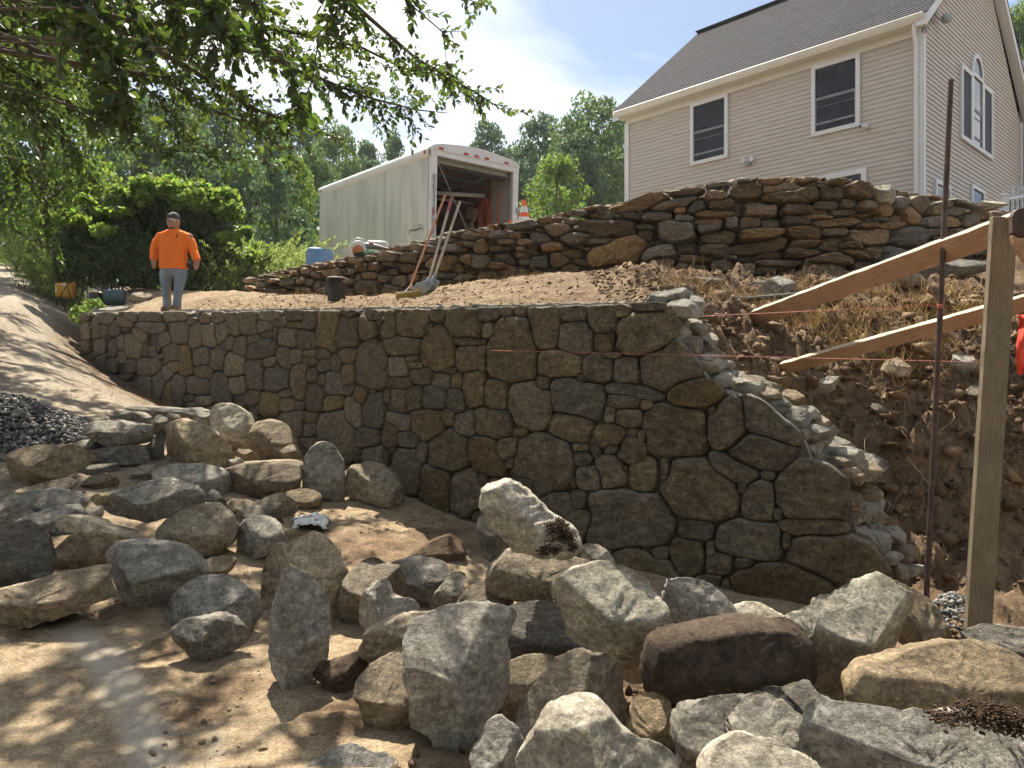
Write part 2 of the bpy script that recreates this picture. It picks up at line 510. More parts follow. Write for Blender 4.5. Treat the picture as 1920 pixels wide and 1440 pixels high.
def z_up(x, y):
    yw = np.interp(x, WX, WY)
    yu = np.interp(x, UX, UY)
    zw = np.interp(x, np.concatenate([[-150, -29, -17.2, -11.6, -9.4], _wx, [3.6, 40]]), np.concatenate([[14, 6.3, 4.2, 2.4, 1.62], _zt - np.interp(_wx, [-6, -2], [0.13, 0.04]), [0.6, 0.6]]))
    zb = np.interp(x, UX, UZB); zt = np.interp(x, UX, UZT)
    t = np.clip((y - yw) / np.maximum(yu - yw, 0.5), 0, 1)
    z = zw + (zb - zw) * (0.25 * t + 0.75 * smooth(t))
    z = z + (zt - zb) * smooth((y - yu - 0.05) / 0.45)
    far = np.interp(y, [18, 22, 30, 36, 50, 100, 400], [2.2, 2.4, 3.0, 3.6, 5.2, 8, 14])
    return np.where(y > 13, z + (far - z) * smooth((y - 16) / 8), z)

def z_bank(x, y):
    sh = np.interp(x, [0.8, 1.2, 1.6, 2.0, 2.6, 4.0, 6.0], [-1.3, -1.05, -0.75, -0.35, 0.0, -0.05, -0.2])
    yy = y - sh
    return np.interp(yy, [4.9, 5.2, 5.55, 5.92, 6.22, 6.6, 7.2, 8.5, 9.6], [-1.6, -1.62, -1.25, -0.62, -0.10, 0.25, 0.57, 0.98, 1.25])

def ground(x, y, rough=False):
    x = np.asarray(x, dtype=float); y = np.asarray(y, dtype=float)
    yw = np.interp(x, WX, WY)
    side = y - yw
    zr = z_road(x, y)
    zu = z_up(x, y)
    wb = smooth((x - 0.95) / 0.5) * (1 - smooth((y - 8.2) / 1.2))
    zb = z_bank(x, y)
    up = zu + (zb - zu) * wb
    wid = np.interp(x, [-12, -9, -8], [2.0, 1.2, 0.22])
    t = smooth((side - 0.14) / wid)
    pit = smooth((x - 2.15) / 0.4)
    t = np.maximum(t, pit * smooth((side + 0.1) / 0.4))
    z = zr + (up - zr) * t
    return z

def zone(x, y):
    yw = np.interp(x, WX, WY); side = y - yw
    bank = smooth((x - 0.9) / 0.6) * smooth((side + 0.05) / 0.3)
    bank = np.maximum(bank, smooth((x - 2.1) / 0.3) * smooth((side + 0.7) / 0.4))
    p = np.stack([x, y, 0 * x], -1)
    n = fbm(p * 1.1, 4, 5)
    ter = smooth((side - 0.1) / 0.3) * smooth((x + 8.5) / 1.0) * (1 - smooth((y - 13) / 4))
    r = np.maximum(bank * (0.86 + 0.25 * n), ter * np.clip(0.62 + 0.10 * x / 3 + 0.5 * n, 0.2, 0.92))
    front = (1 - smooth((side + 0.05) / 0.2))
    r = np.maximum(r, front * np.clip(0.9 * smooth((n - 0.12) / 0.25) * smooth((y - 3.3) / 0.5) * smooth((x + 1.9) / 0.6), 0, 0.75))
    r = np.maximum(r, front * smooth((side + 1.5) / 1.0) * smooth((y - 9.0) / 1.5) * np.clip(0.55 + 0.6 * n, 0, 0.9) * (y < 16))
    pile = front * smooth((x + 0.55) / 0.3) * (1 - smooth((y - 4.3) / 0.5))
    r = np.maximum(r, 0.85 * pile)  # ground under the heap painted dark as the shade between its stones
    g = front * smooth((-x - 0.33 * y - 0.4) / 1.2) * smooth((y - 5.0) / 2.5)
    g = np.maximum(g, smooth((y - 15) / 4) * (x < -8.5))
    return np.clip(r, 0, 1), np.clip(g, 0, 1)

def gp(px, py, dmin=1.6, dmax=60):
    """where the ray through a picture point meets the ground"""
    d = np.linspace(dmin, dmax, 4000)
    x = (px - CX) / F * d; z = (CY - py) / F * d
    below = z < ground(x, d)
    i = int(np.argmax(below)) if below.any() else len(d) - 1
    return float(d[i])

def grow(a, b, s0, k=1.28):
    out = [a]; s = s0
    sg = 1 if b > a else -1
    while sg * (b - out[-1]) > 0:
        out.append(out[-1] + sg * s); s *= k
    return out[1:]
gx = np.array(sorted(grow(-14, -320, 0.15)) + list(np.arange(-14, -3, 0.09)) + list(np.arange(-3, 1.2, 0.042)) + list(np.arange(1.2, 4.9, 0.034)) + list(np.arange(4.9, 10, 0.15)) + grow(10, 320, 0.2))
gy = np.array(sorted(grow(1.9, -30, 0.1)) + list(np.arange(1.9, 8.5, 0.036)) + list(np.arange(8.5, 18, 0.09)) + grow(18, 420, 0.2))
GX, GY = np.meshgrid(gx, gy)
gxf, gyf = GX.ravel(), GY.ravel()
gz = ground(gxf, gyf)
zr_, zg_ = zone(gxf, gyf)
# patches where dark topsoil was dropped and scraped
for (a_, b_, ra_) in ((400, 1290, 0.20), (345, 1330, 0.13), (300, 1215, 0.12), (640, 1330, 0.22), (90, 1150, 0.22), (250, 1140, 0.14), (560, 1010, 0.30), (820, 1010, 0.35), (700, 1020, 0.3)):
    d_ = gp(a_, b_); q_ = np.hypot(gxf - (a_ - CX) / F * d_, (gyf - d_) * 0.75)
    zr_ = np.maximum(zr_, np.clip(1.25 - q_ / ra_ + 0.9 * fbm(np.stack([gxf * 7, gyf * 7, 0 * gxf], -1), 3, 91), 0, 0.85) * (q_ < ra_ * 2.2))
pp = np.stack([gxf, gyf, gz], -1)
near = 1 - smooth((np.hypot(gxf, gyf) - 14) / 10)
yw_ = np.interp(gxf, WX, WY); side_ = gyf - yw_
bankw = smooth((gxf - 0.95) / 0.5) * smooth((side_ - 0.1) / 0.4) * (1 - smooth((gyf - 9) / 1))
soft = 0.015 + 0.022 * zr_ * (1 - zg_)
rel = near * (soft * fbm(pp * 5, 4, 3) * 1.5 + 0.012 * (1 - zg_) * np.maximum(fbm(pp * 14, 3, 9), 0) * (0.4 + zr_ * 1.6))
rd_ = near * zg_ * (side_ < 0)
ruv = np.stack([(gxf * 0.83 + gyf * 0.55) * 3.2, (-gxf * 0.55 + gyf * 0.83) * 0.45, 0 * gxf], -1)
rel += rd_ * (0.030 * fbm(ruv, 3, 51) + 0.018 * fbm(pp * 3.0, 3, 53) + 0.012 * np.maximum(fbm(pp * 8, 3, 55), 0))
rel += bankw * (0.20 * fbm(pp * 1.9, 4, 11) + 0.19 * np.maximum(fbm(pp * 5.0, 4, 21), -0.15) + 0.10 * np.abs(fbm(pp * 9.0, 3, 25)) + 0.07 * fbm(pp * 17, 3, 23))
ter_ = smooth((side_ - 0.2) / 0.4) * (1 - bankw) * near
rel += ter_ * (0.05 * fbm(pp * 2.5, 4, 41) + 0.045 * np.maximum(fbm(pp * 8, 3, 43), 0))
gz2 = gz + rel
nx_, ny_ = len(gx), len(gy)
ii = np.arange(nx_ * ny_).reshape(ny_, nx_)
quads = np.stack([ii[:-1, :-1], ii[:-1, 1:], ii[1:, 1:], ii[1:, :-1]], -1).reshape(-1, 4)
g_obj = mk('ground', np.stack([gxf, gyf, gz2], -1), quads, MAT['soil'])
tag(g_obj, kind='structure')

# pale dust and dried lime trodden into the driveway, wheel tracks
def stripe(poly, width, soft_=0.6):
    pts = []
    for (a, b) in poly:
        d = gp(a, b); pts.append(((a - CX) / F * d, d))
    pts = np.array(pts)
    best = np.full(len(gxf), 1e9)
    for k in range(len(pts) - 1):
        a, b = pts[k], pts[k + 1]
        ab = b - a
        t = np.clip(((gxf - a[0]) * ab[0] + (gyf - a[1]) * ab[1]) / (ab @ ab), 0, 1)
        best = np.minimum(best, np.hypot(gxf - a[0] - t * ab[0], gyf - a[1] - t * ab[1]))
    return np.clip(1 - best / width, 0, 1) ** soft_
lime = np.zeros(len(gxf))
wob = 1 + 0.5 * fbm(pp * 6, 3, 71)
lime = np.maximum(lime, 1.15 * stripe([(135, 1180), (190, 1225), (215, 1270), (245, 1320), (270, 1370), (300, 1440)], 0.13) * wob)
lime = np.maximum(lime, 0.8 * stripe([(405, 1385), (392, 1440)], 0.06) * wob)
lime = np.maximum(lime, 0.42 * stripe([(62, 575), (72, 620), (75, 660), (66, 700), (52, 745)], 0.42) * wob)
lime = np.maximum(lime, 0.55 * stripe([(20, 560), (10, 530), (25, 500)], 2.2))
lime *= (side_ < 0.1)
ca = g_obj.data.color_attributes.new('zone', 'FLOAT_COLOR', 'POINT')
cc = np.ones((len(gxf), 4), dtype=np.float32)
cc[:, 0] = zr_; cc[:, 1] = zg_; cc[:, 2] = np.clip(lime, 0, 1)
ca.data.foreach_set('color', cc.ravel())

# ------------------------------------------------------------------ stones
def resample(poly, n, rounds=2):
    p = np.array(poly, dtype=float)
    q = np.vstack([p, p[:1]])
    seg = np.hypot(*(q[1:] - q[:-1]).T)
    s = np.concatenate([[0], np.cumsum(seg)])
    t = np.linspace(0, s[-1], n, endpoint=False)
    r = np.stack([np.interp(t, s, q[:, 0]), np.interp(t, s, q[:, 1])], -1)
    for _ in range(rounds):
        r = r * 0.6 + 0.2 * (np.roll(r, 1, 0) + np.roll(r, -1, 0))
    return r

RHO = np.array([0.0, 0.12, 0.23, 0.34, 0.44, 0.54, 0.63, 0.71, 0.78, 0.84, 0.89, 0.93, 0.96, 0.985, 1.0])
def rock_mesh(poly, d, th=0.46, rnd=3.0, facets=None, seed=1, nseg=72, rough=1.0, nfac=5):
    """a stone with the given outline (picture points) at distance d; returns vertices about its centre, faces, centre.
    The outline lies in an upright plane through the stone's middle; front and back are rounded and cut by flat facets."""
    r = np.random.default_rng(seed)
    rounded = rnd < 2.85
    o = resample(poly, nseg, 3 if rounded else 0)
    X = (o[:, 0] - CX) / F * d; Z = (CY - o[:, 1]) / F * d
    A = 0.5 * np.sum(X * np.roll(Z, -1) - np.roll(X, -1) * Z)
    cx = np.sum((X + np.roll(X, -1)) * (X * np.roll(Z, -1) - np.roll(X, -1) * Z)) / (6 * A)
    cz = np.sum((Z + np.roll(Z, -1)) * (X * np.roll(Z, -1) - np.roll(X, -1) * Z)) / (6 * A)
    X, Z = X - cx, Z - cz
    if A < 0:
        X, Z = X[::-1], Z[::-1]
    hw, hh = (X.max() - X.min()) / 2, (Z.max() - Z.min()) / 2
    size = math.sqrt(hw * hh)
    T = th * 2 * size
    pw = rnd if rounded else rnd * 1.7
    def profile(u, v, rho, fac):
        h = T * (1 - rho ** pw) ** (1 / pw)
        for (c, a, b) in fac:
            h = np.minimum(h, T * c - 1.35 * (a * u * hw + b * v * hh))
        return h
    if facets is None:
        facets = [(r.uniform(0.75, 1.0), r.uniform(-0.2, 0.2), r.uniform(0.9, 1.5))]
        for k in range(nfac - 1):
            an = r.uniform(0, 2 * math.pi); st = r.uniform(0.35, 1.1)
            facets.append((r.uniform(0.72, 1.0), math.cos(an) * st, math.sin(an) * st * 0.8))
    back = [(r.uniform(0.75, 1.0), math.cos(a_) * r.uniform(0.2, 0.9), math.sin(a_) * r.uniform(0.2, 0.9)) for a_ in r.uniform(0, 6.28, 4)]
    rho = RHO[1:]
    U = X[None, :] * rho[:, None]; W = Z[None, :] * rho[:, None]
    un, vv = U / hw, W / hh
    hf = profile(un, vv, rho[:, None] + 0 * U, facets)
    hb = profile(un, vv, rho[:, None] + 0 * U, back)
    hf[-1] = np.minimum(hf[-1], 0)
    hf = np.maximum(hf, -0.85 * T)
    hb = np.maximum(hb, -hf + 0.04 * T)
    nr = len(rho)
    front = np.stack([U, -hf, W], -1).reshape(-1, 3)
    bk = np.stack([U[:-1], hb[:-1], W[:-1]], -1).reshape(-1, 3)
    c0 = np.array([[0, -profile(np.zeros(1), np.zeros(1), np.zeros(1), facets)[0], 0], [0, profile(np.zeros(1), np.zeros(1), np.zeros(1), back)[0], 0]])
    V = np.vstack([front, bk, c0])
    off = r.uniform(0, 100, 3)
    ex0 = (V[:, 0].min(), V[:, 0].max(), V[:, 2].min(), V[:, 2].max())
    # broken faces: the stone is chopped by flat planes from all sides
    for _k in range(4 if rounded else 12):
        nv = r.normal(size=3) * np.array([0.8, 1.5, 0.9]); nv /= np.linalg.norm(nv)
        edge_on = 1 - abs(nv[1])
        pr = V @ nv
        cut = pr.max() * (r.uniform(0.90, 0.97) if rounded else r.uniform(0.72, 0.92) + 0.16 * edge_on)
        ex = np.maximum(pr - cut, 0)
        V = V - nv[None, :] * (ex * 0.94)[:, None]
    nrm = V / np.maximum(np.linalg.norm(V, axis=1, keepdims=True), 1e-6)
    q = V / size
    k1 = 0.55 if rounded else 1.0
    dsp = (0.05 if rounded else 0.030) * fbm(q * 2.2 + off, 3, seed) + k1 * 0.034 * fbm(q * 6 + off, 3, seed + 5) + 0.015 * fbm(q * 15 + off, 2, seed + 9) + 0.008 * fbm(q * 34 + off, 2, seed + 19)
    ridg = -k1 * 0.055 * np.abs(fbm(q * 3.1 + off + 9, 3, seed + 17))
    ax = r.normal(size=3) * np.array([0.5, 0.5, 1.0]); ax /= np.linalg.norm(ax)
    lay = q @ ax * 4.5 + 1.3 * fbm(q * 1.3 + off, 2, seed + 3)
    saw = lay - np.floor(lay)
    dsp = dsp - k1 * 0.035 * smooth((saw - 0.55) / 0.3) * np.clip(fbm(q * 1.1 + off + 4, 2, seed + 29) + 0.35, 0, 1)
    V = V + nrm * ((dsp + ridg) * size * rough)[:, None]
    V[:, 0] = ex0[0] + (V[:, 0] - V[:, 0].min()) * (ex0[1] - ex0[0]) / (V[:, 0].max() - V[:, 0].min())
    V[:, 2] = ex0[2] + (V[:, 2] - V[:, 2].min()) * (ex0[3] - ex0[2]) / (V[:, 2].max() - V[:, 2].min())
    kx = 1.11 if d < 4.4 else 1.06
    V[:, 0] *= kx; V[:, 2] *= kx
    n = nseg
    Fq = []
    idx = np.arange(nr * n).reshape(nr, n)
    a = idx[:-1]; b = idx[1:]
    Fq.append(np.stack([a, np.roll(a, -1, 1), np.roll(b, -1, 1), b], -1).reshape(-1, 4)[:, ::-1])
    base = nr * n
    idb = base + np.arange((nr - 1) * n).reshape(nr - 1, n)
    idb = np.vstack([idb, idx[-1:]])
    a = idb[:-1]; b = idb[1:]
    Fq.append(np.stack([a, np.roll(a, -1, 1), np.roll(b, -1, 1), b], -1).reshape(-1, 4))
    faces = [tuple(f) for f in np.vstack(Fq)]
    cf, cb = len(V) - 2, len(V) - 1
    for k in range(n):
        k2 = (k + 1) % n
        faces.append((cf, idx[0, k], idx[0, k2])[::1])
        faces.append((cb, idb[0, k2], idb[0, k]))
    # outward winding for front ring fan: checked by recalculation below
    return V, faces, Vector((cx, d, cz)), size

def fix_normals(o):
    bm = bmesh.new(); bm.from_mesh(o.data)
    bmesh.ops.recalc_face_normals(bm, faces=bm.faces)
    bm.to_mesh(o.data); bm.free()

CROP = {'A': (0, 720, 3.0), 'B': (0, 960, 3.0), 'C': (480, 880, 2.572), 'D': (960, 960, 3.0), 'E': (1400, 1020, 3.429), 'G': (140, 540, 3.0), 'P': (0, 0, 1.0),
        'W7': (720, 540, 3.0), 'W8': (1080, 700, 3.0), 'U': (1000, 300, 2.087), 'T': (560, 230, 4.0)}
def topx(crop, pts):
    ox, oy, s = CROP[crop]
    return [(ox + x / s, oy + y / s) for x, y in pts]
# ------------------------------------------------------------------ loose stones in front of the wall
# (name, crop, outline, k or distance, material, thickness, roundness, facets, label)
ROCKS = [
 ('boulder','A',[(40,470),(60,410),(110,375),(200,355),(330,348),(400,365),(445,410),(450,440),(420,480),(340,525),(240,570),(150,590),(85,575),(45,530)],1,'tan',.5,2.6,None,'rounded tan boulder lying alone beside the gravel heap'),
 ('boulder','A',[(400,345),(450,320),(530,312),(550,360),(500,390),(455,420),(440,390)],1,'pale',.5,2.4,None,'pale sandy boulder half hidden behind the boulder by the gravel heap'),
 ('flat_stone','A',[(450,440),(470,405),(545,375),(640,352),(770,345),(832,345),(830,400),(815,440),(740,455),(600,448),(500,455),(450,465)],1,'slate',.5,6,[(1,.05,.7),(.9,.5,.1),(.95,-.4,.1)],'dark layered slate slab at the bottom of the slab stack'),
 ('flat_stone','A',[(530,320),(570,308),(625,330),(640,348),(560,368),(530,350)],.97,'slate',.6,4,None,'small black slate wedge tucked under the top grey slab'),
 ('flat_stone','A',[(515,235),(545,210),(640,208),(760,225),(830,240),(858,290),(830,320),(740,345),(650,340),(590,310),(530,265)],.95,'grey',.75,3,[(.95,.05,1.35),(1.0,.3,-.3)],'broad smooth grey slab lying on top of the slate stack'),
 ('flat_stone','A',[(630,165),(660,152),(760,155),(850,185),(845,235),(760,230),(690,220),(640,195)],.97,'slate',.8,4,[(.9,0,1.1),(1,.3,0)],'rough dark slab behind the top grey slab'),
 ('flat_stone','A',[(755,130),(800,122),(900,130),(1000,140),(1110,132),(1180,150),(1170,170),(1080,185),(960,182),(850,180),(780,160)],.94,'slate',.8,4,[(.9,0,1.0),(1,0,-.2)],'long thin slate slab highest at the back of the left pile'),
 ('rock','A',[(842,220),(880,175),(925,190),(950,215),(915,265),(880,290),(845,270)],.97,'slate',.5,3.5,None,'blue grey angular stone wedged right of the top grey slab'),
 ('rock','A',[(925,185),(955,162),(1005,175),(1015,195),(980,212),(940,214)],.95,'slate',.5,4,None,'small bluish block under the long thin slate slab'),
 ('rock','A',[(1085,180),(1110,155),(1160,160),(1205,185),(1195,230),(1175,255),(1130,230),(1095,215)],.96,'grey',.45,3,None,'small lichen speckled stone perched between the two large back boulders'),
 ('boulder','A',[(912,300),(945,230),(985,206),(1060,212),(1150,240),(1220,285),(1270,340),(1312,400),(1300,440),(1260,465),(1150,455),(1030,455),(950,450),(920,420),(915,370)],1,'tan',.42,3,[(.95,.2,.75),(.85,-.7,-.1),(.95,.5,.1)],'large tan boulder sloping down right beside the slab stack'),
 ('boulder','A',[(1180,180),(1215,120),(1270,112),(1340,120),(1395,150),(1415,210),(1430,300),(1428,370),(1400,385),(1340,370),(1290,340),(1240,280),(1200,245),(1195,215)],1,'pale',.45,2.7,[(.92,.1,.6),(.95,-.6,.1)],'tall smooth pale boulder, highest of the left pile, before the wall'),
 ('flat_stone','A',[(830,370),(865,290),(905,250),(915,330),(920,420),(880,445),(825,445)],1,'slate',.4,4,None,'dark slab leaning upright against the large tan boulder'),
 ('boulder','A',[(1365,180),(1390,115),(1430,100),(1480,130),(1512,185),(1500,230),(1400,235)],1,'slate',.5,2.6,None,'dark rounded stone at the foot of the wall behind the tall pale boulder'),
 ('boulder','A',[(1415,240),(1440,215),(1500,205),(1560,210),(1620,240),(1660,290),(1692,340),(1680,380),(1600,420),(1510,425),(1480,430),(1440,420),(1430,330)],1,'brown',.46,3,[(.9,.3,.9),(.9,-.3,.3)],'brown boulder with a peaked top right of the tall pale boulder'),
 ('rock','A',[(1505,410),(1530,360),(1580,325),(1630,325),(1680,360),(1705,410),(1690,428),(1600,430),(1520,428)],.97,'tan',.45,3,None,'small speckled dome shaped stone in front of the brown peaked boulder'),
 ('rock','A',[(1320,385),(1350,362),(1395,370),(1440,395),(1455,425),(1400,433),(1350,425)],.98,'brown',.45,3.5,None,'small reddish brown stone at the foot of the tall pale boulder'),
 ('rock','A',[(1265,455),(1290,428),(1340,415),(1365,440),(1340,465),(1290,476)],.98,'grey',.45,3.5,None,'small pointed grey stone before the large tan boulder'),
 ('flat_stone','A',[(1290,475),(1400,440),(1560,430),(1700,428),(1712,455),(1640,500),(1450,510),(1300,505)],.97,'brown',.6,4,[(.85,0,1.2)],'long flat brown stone lying behind the banded grey boulder'),
 ('boulder','A',[(1285,510),(1310,475),(1400,455),(1510,447),(1640,450),(1700,472),(1705,510),(1690,580),(1640,615),(1520,640),(1380,635),(1310,610),(1295,560)],1,'brown',.45,3,[(.92,0,.9),(.95,-.3,-.2)],'long brown boulder with curved banding left of the upright oval boulder'),
 ('boulder','G',[(1290,1010),(1320,920),(1365,875),(1420,870),(1470,900),(1510,960),(1527,1050),(1525,1150),(1490,1205),(1420,1195),(1340,1165),(1290,1130)],1,'grey',.42,2.8,[(.95,.25,.5),(.95,-.5,.1)],'upright egg shaped grey boulder standing near the wall'),
 ('boulder','G',[(1530,1050),(1560,1010),(1650,980),(1720,1000),(1790,1050),(1840,1110),(1852,1170),(1830,1230),(1760,1225),(1650,1195),(1570,1185),(1535,1140)],1,'tan',.45,3,[(.9,.2,.9),(.9,-.4,.1)],'tan boulder against the wall right of the egg shaped boulder'),
 ('boulder','A',[(880,505),(915,465),(1000,452),(1110,450),(1220,462),(1285,490),(1300,540),(1290,610),(1260,630),(1180,600),(1080,580),(960,570),(895,540)],1,'grey',.5,2.8,[(.85,0,1.05)],'rounded light grey boulder in the middle of the left pile'),
 ('rock','A',[(470,575),(500,525),(560,505),(620,512),(658,550),(640,580),(560,592)],1,'brown',.45,3.5,None,'crumbly brown stone on the rubble below the slab stack'),
 ('rock','A',[(400,520),(440,478),(540,455),(640,450),(658,490),(560,505),(480,525)],1,'slate',.4,4,None,'flat dark stone half buried under the slab stack'),
 ('rock','A',[(740,520),(780,470),(850,455),(890,500),(870,535),(790,545)],1,'brown',.4,4,None,'broken earthy brown stone left of the light grey boulder'),
 ('flat_stone','A',[(70,625),(150,585),(280,550),(420,535),(435,560),(410,600),(290,620),(180,625),(100,645)],.99,'tan',.5,4,[(.85,0,1.2)],'thin tan slab just in front of the boulder by the gravel heap'),
 ('boulder','A',[(95,650),(170,605),(290,590),(400,598),(470,610),(488,660),(485,710),(420,725),(330,735),(220,745),(150,740),(110,700)],1,'grey',.5,3.2,[(.85,0,.9)],'flat topped grey boulder below the thin tan slab'),
 ('flat_stone','A',[(487,635),(600,612),(710,597),(700,640),(610,690),(550,700),(490,695)],1,'tan',.5,4,None,'small tan slab behind the tip of the long lens shaped stone'),
 ('rock','A',[(450,725),(500,695),(560,690),(575,735),(545,775),(480,765)],.99,'pale',.45,3.5,None,'small pale chip under the tip of the long lens shaped stone'),
 ('boulder','A',[(525,720),(600,655),(720,590),(860,545),(990,530),(1060,545),(1140,590),(1175,630),(1140,670),(1030,720),(900,765),(800,790),(690,775),(580,750)],.93,'grey',.36,2.8,[(.9,-.15,.8),(.9,-.6,-.9),(1,.3,-.4)],'long lens shaped grey stone lying across the left pile'),
 ('rock','A',[(1150,640),(1180,600),(1225,615),(1270,660),(1265,710),(1210,690),(1160,675)],.97,'slate',.45,3,None,'small dark stone right of the tip of the lens shaped stone'),
 ('boulder','A',[(900,840),(930,790),(1000,735),(1090,690),(1170,670),(1240,690),(1300,740),(1325,820),(1310,890),(1250,940),(1170,975),(1100,985),(1010,950),(930,900)],1,'tan',.46,2.3,[(1.02,.1,.7)],'smooth round tan boulder below the lens shaped stone'),
 ('flat_stone','A',[(90,775),(200,730),(330,692),(400,690),(470,730),(450,770),(460,830),(330,850),(230,850),(150,810)],.95,'grey',.5,4,[(.85,0,.9),(.9,.5,0)],'wide dark grey slab behind the thin blade of stone'),
 ('flat_stone','A',[(325,745),(360,732),(500,755),(640,790),(760,820),(805,835),(795,855),(700,850),(560,840),(430,820),(350,790)],.88,'tan',.45,4,[(.9,0,1.0)],'thin blade of stone jutting right from the left pile'),
 ('boulder','A',[(-60,640),(30,622),(70,650),(110,690),(165,745),(130,775),(60,800),(-60,810)],.99,'grey',.5,3.4,None,'grey boulder cut by the left edge, above the largest dark one'),
 ('boulder','A',[(170,830),(220,822),(265,860),(288,940),(280,990),(200,1000),(170,920)],.98,'brown',.45,2.8,None,'narrow rounded stone squeezed behind the dark boulder at the left edge'),
 ('boulder','A',[(-70,800),(60,785),(125,790),(200,870),(270,960),(310,1050),(305,1080),(230,1120),(120,1135),(-70,1140)],1,'slate',.44,3.4,[(.85,.5,.75),(.9,.1,-.2),(.9,-.2,.3)],'largest dark angular boulder at the left edge'),
 ('boulder','A',[(295,970),(340,900),(400,850),(480,840),(620,850),(690,870),(680,960),(640,1060),(560,1080),(430,1070),(340,1045)],1.03,'brown',.44,2.8,[(.95,0,.6)],'dark brown rounded boulder in the shade under the stone blade'),
 ('flat_stone','A',[(-80,1180),(100,1130),(250,1090),(400,1055),(520,1040),(560,1050),(590,1130),(590,1190),(500,1220),(350,1280),(200,1330),(60,1365),(-80,1370)],1,'brown',.36,6,[(.8,-.1,1.0),(.75,0,-.15)],'long squared layered stone like a beam at the left edge'),
 ('boulder','A',[(590,980),(620,910),(660,895),(800,898),(930,912),(1010,940),(1060,985),(1130,1040),(1140,1090),(1060,1130),(1000,1160),(930,1230),(850,1270),(780,1288),(720,1250),(660,1170),(610,1080)],1,'grey',.46,3.4,[(.85,.25,.75),(.95,-.8,-.25),(.9,.5,-.5)],'big light grey boulder with wavy veining and a pointed base'),
 ('rock','A',[(1320,830),(1340,785),(1420,760),(1500,748),(1560,780),(1600,860),(1612,900),(1560,930),(1480,955),(1390,985),(1320,965)],1,'grey',.5,4.5,[(.8,.1,.95),(.85,.2,-.2),(.9,-.9,0)],'blocky blue grey stone right of the smooth round boulder'),
 ('rock','A',[(1315,770),(1370,710),(1440,690),(1500,710),(1560,765),(1578,810),(1540,830),(1480,830),(1400,820),(1330,800)],1,'slate',.42,3.5,None,'dark stone just behind the blocky blue grey one'),
 ('rock','A',[(1268,700),(1300,660),(1370,650),(1430,670),(1400,730),(1330,770),(1275,740)],1,'brown',.45,3,None,'small brown stone behind and left of the blocky blue grey one'),
 ('rock','A',[(1430,665),(1500,640),(1580,615),(1630,640),(1670,690),(1640,740),(1575,770),(1520,750),(1460,720)],1,'tan',.46,3.2,None,'warm tan stone left of the crumpled white plastic'),
 ('rock','A',[(1610,610),(1680,592),(1760,595),(1800,630),(1812,675),(1760,700),(1690,710),(1640,670)],1,'brown',.46,2.8,[(.85,0,1)],'smooth loaf shaped stone at the foot of the egg shaped boulder'),
 ('flat_stone','A',[(1125,1030),(1180,990),(1270,985),(1320,975),(1310,1010),(1280,1060),(1230,1100),(1140,1108)],1,'tan',.4,4,[(.8,0,1.1)],'flat tan stone pressed into the ground by the veined boulder'),
 ('flat_stone','B',[(890,600),(920,540),(1000,450),(1090,400),(1200,390),(1330,425),(1400,470),(1445,580),(1380,670),(1300,690),(1150,700),(1050,710),(950,710),(890,690)],1,'grey',.44,4.5,[(.72,0,1.0),(.8,-.8,.1),(.85,.5,.1)],'broad striated grey slab lying flat with small crumbs on top'),
 ('rock','B',[(980,660),(1020,620),(1120,600),(1220,597),(1300,630),(1370,680),(1365,720),(1300,790),(1220,830),(1100,828),(1020,790),(990,720)],.99,'grey',.44,3.6,[(.9,-.3,.6),(.8,.75,-.05),(.9,-.5,-.5)],'small faceted grey stone at the front of the striated slab'),
 ('flat_stone','C',[(0,580),(50,440),(60,410),(180,360),(270,315),(330,350),(390,400),(420,470),(442,540),(400,640),(380,720),(340,735),(200,720),(40,720),(10,660)],1,'tan',.26,7,[(.7,.1,.35),(.75,-1.0,0)],'big flat faced tan slab propped up behind the spear shaped stone'),
 ('rock','C',[(55,790),(80,680),(110,570),(140,500),(170,490),(230,530),(290,600),(325,680),(342,780),(330,900),(290,990),(250,1050),(190,1078),(140,1060),(90,960),(60,870)],1,'grey',.42,4,[(.85,-1.0,.1),(.70,.75,.35),(.85,.8,-.35)],'tall spear shaped grey stone standing on end'),
 ('boulder','C',[(390,740),(400,640),(430,550),(500,490),(580,465),(640,475),(670,510),(695,600),(690,660),(560,720),(530,760),(480,785),(420,770)],1,'tan',.42,3,None,'tan boulder leaning left behind the jagged split stone'),
 ('boulder','C',[(660,470),(750,430),(850,440),(920,465),(950,510),(930,560),(880,630),(820,690),(760,690),(730,660),(700,590),(680,520)],1.02,'grey',.42,3.6,[(.8,.1,.8),(.9,-.3,-.2)],'blue grey boulder with a flat top behind the jagged split stone'),
 ('rock','C',[(500,680),(540,600),(580,560),(615,545),(640,580),(655,620),(740,630),(775,660),(770,690),(700,720),(640,760),(550,790),(520,760)],.97,'grey',.42,5,[(.7,.3,.6),(.8,-.9,.1)],'jagged split stone with a pointed horn and a pale flat face'),
 ('rock','C',[(840,680),(880,610),(930,540),(985,515),(1005,540),(985,600),(950,660),(940,700)],.95,'grey',.4,4,None,'narrow finger shaped stone leaning right'),
 ('rock','C',[(955,710),(980,640),(1030,580),(1090,558),(1160,590),(1230,640),(1200,700),(1080,725),(1000,735)],.95,'brown',.42,3.2,None,'brown stone with a mossy left shoulder beside the finger shaped stone'),
 ('rock','C',[(515,860),(540,790),(620,745),(740,700),(870,685),(950,700),(1000,730),(960,800),(860,860),(760,890),(720,900),(620,920),(540,940),(515,910)],.93,'tan',.4,2.9,[(.9,-.1,.8),(.9,-.2,-.5)],'long tan stone lying behind the left corner of the big square block'),
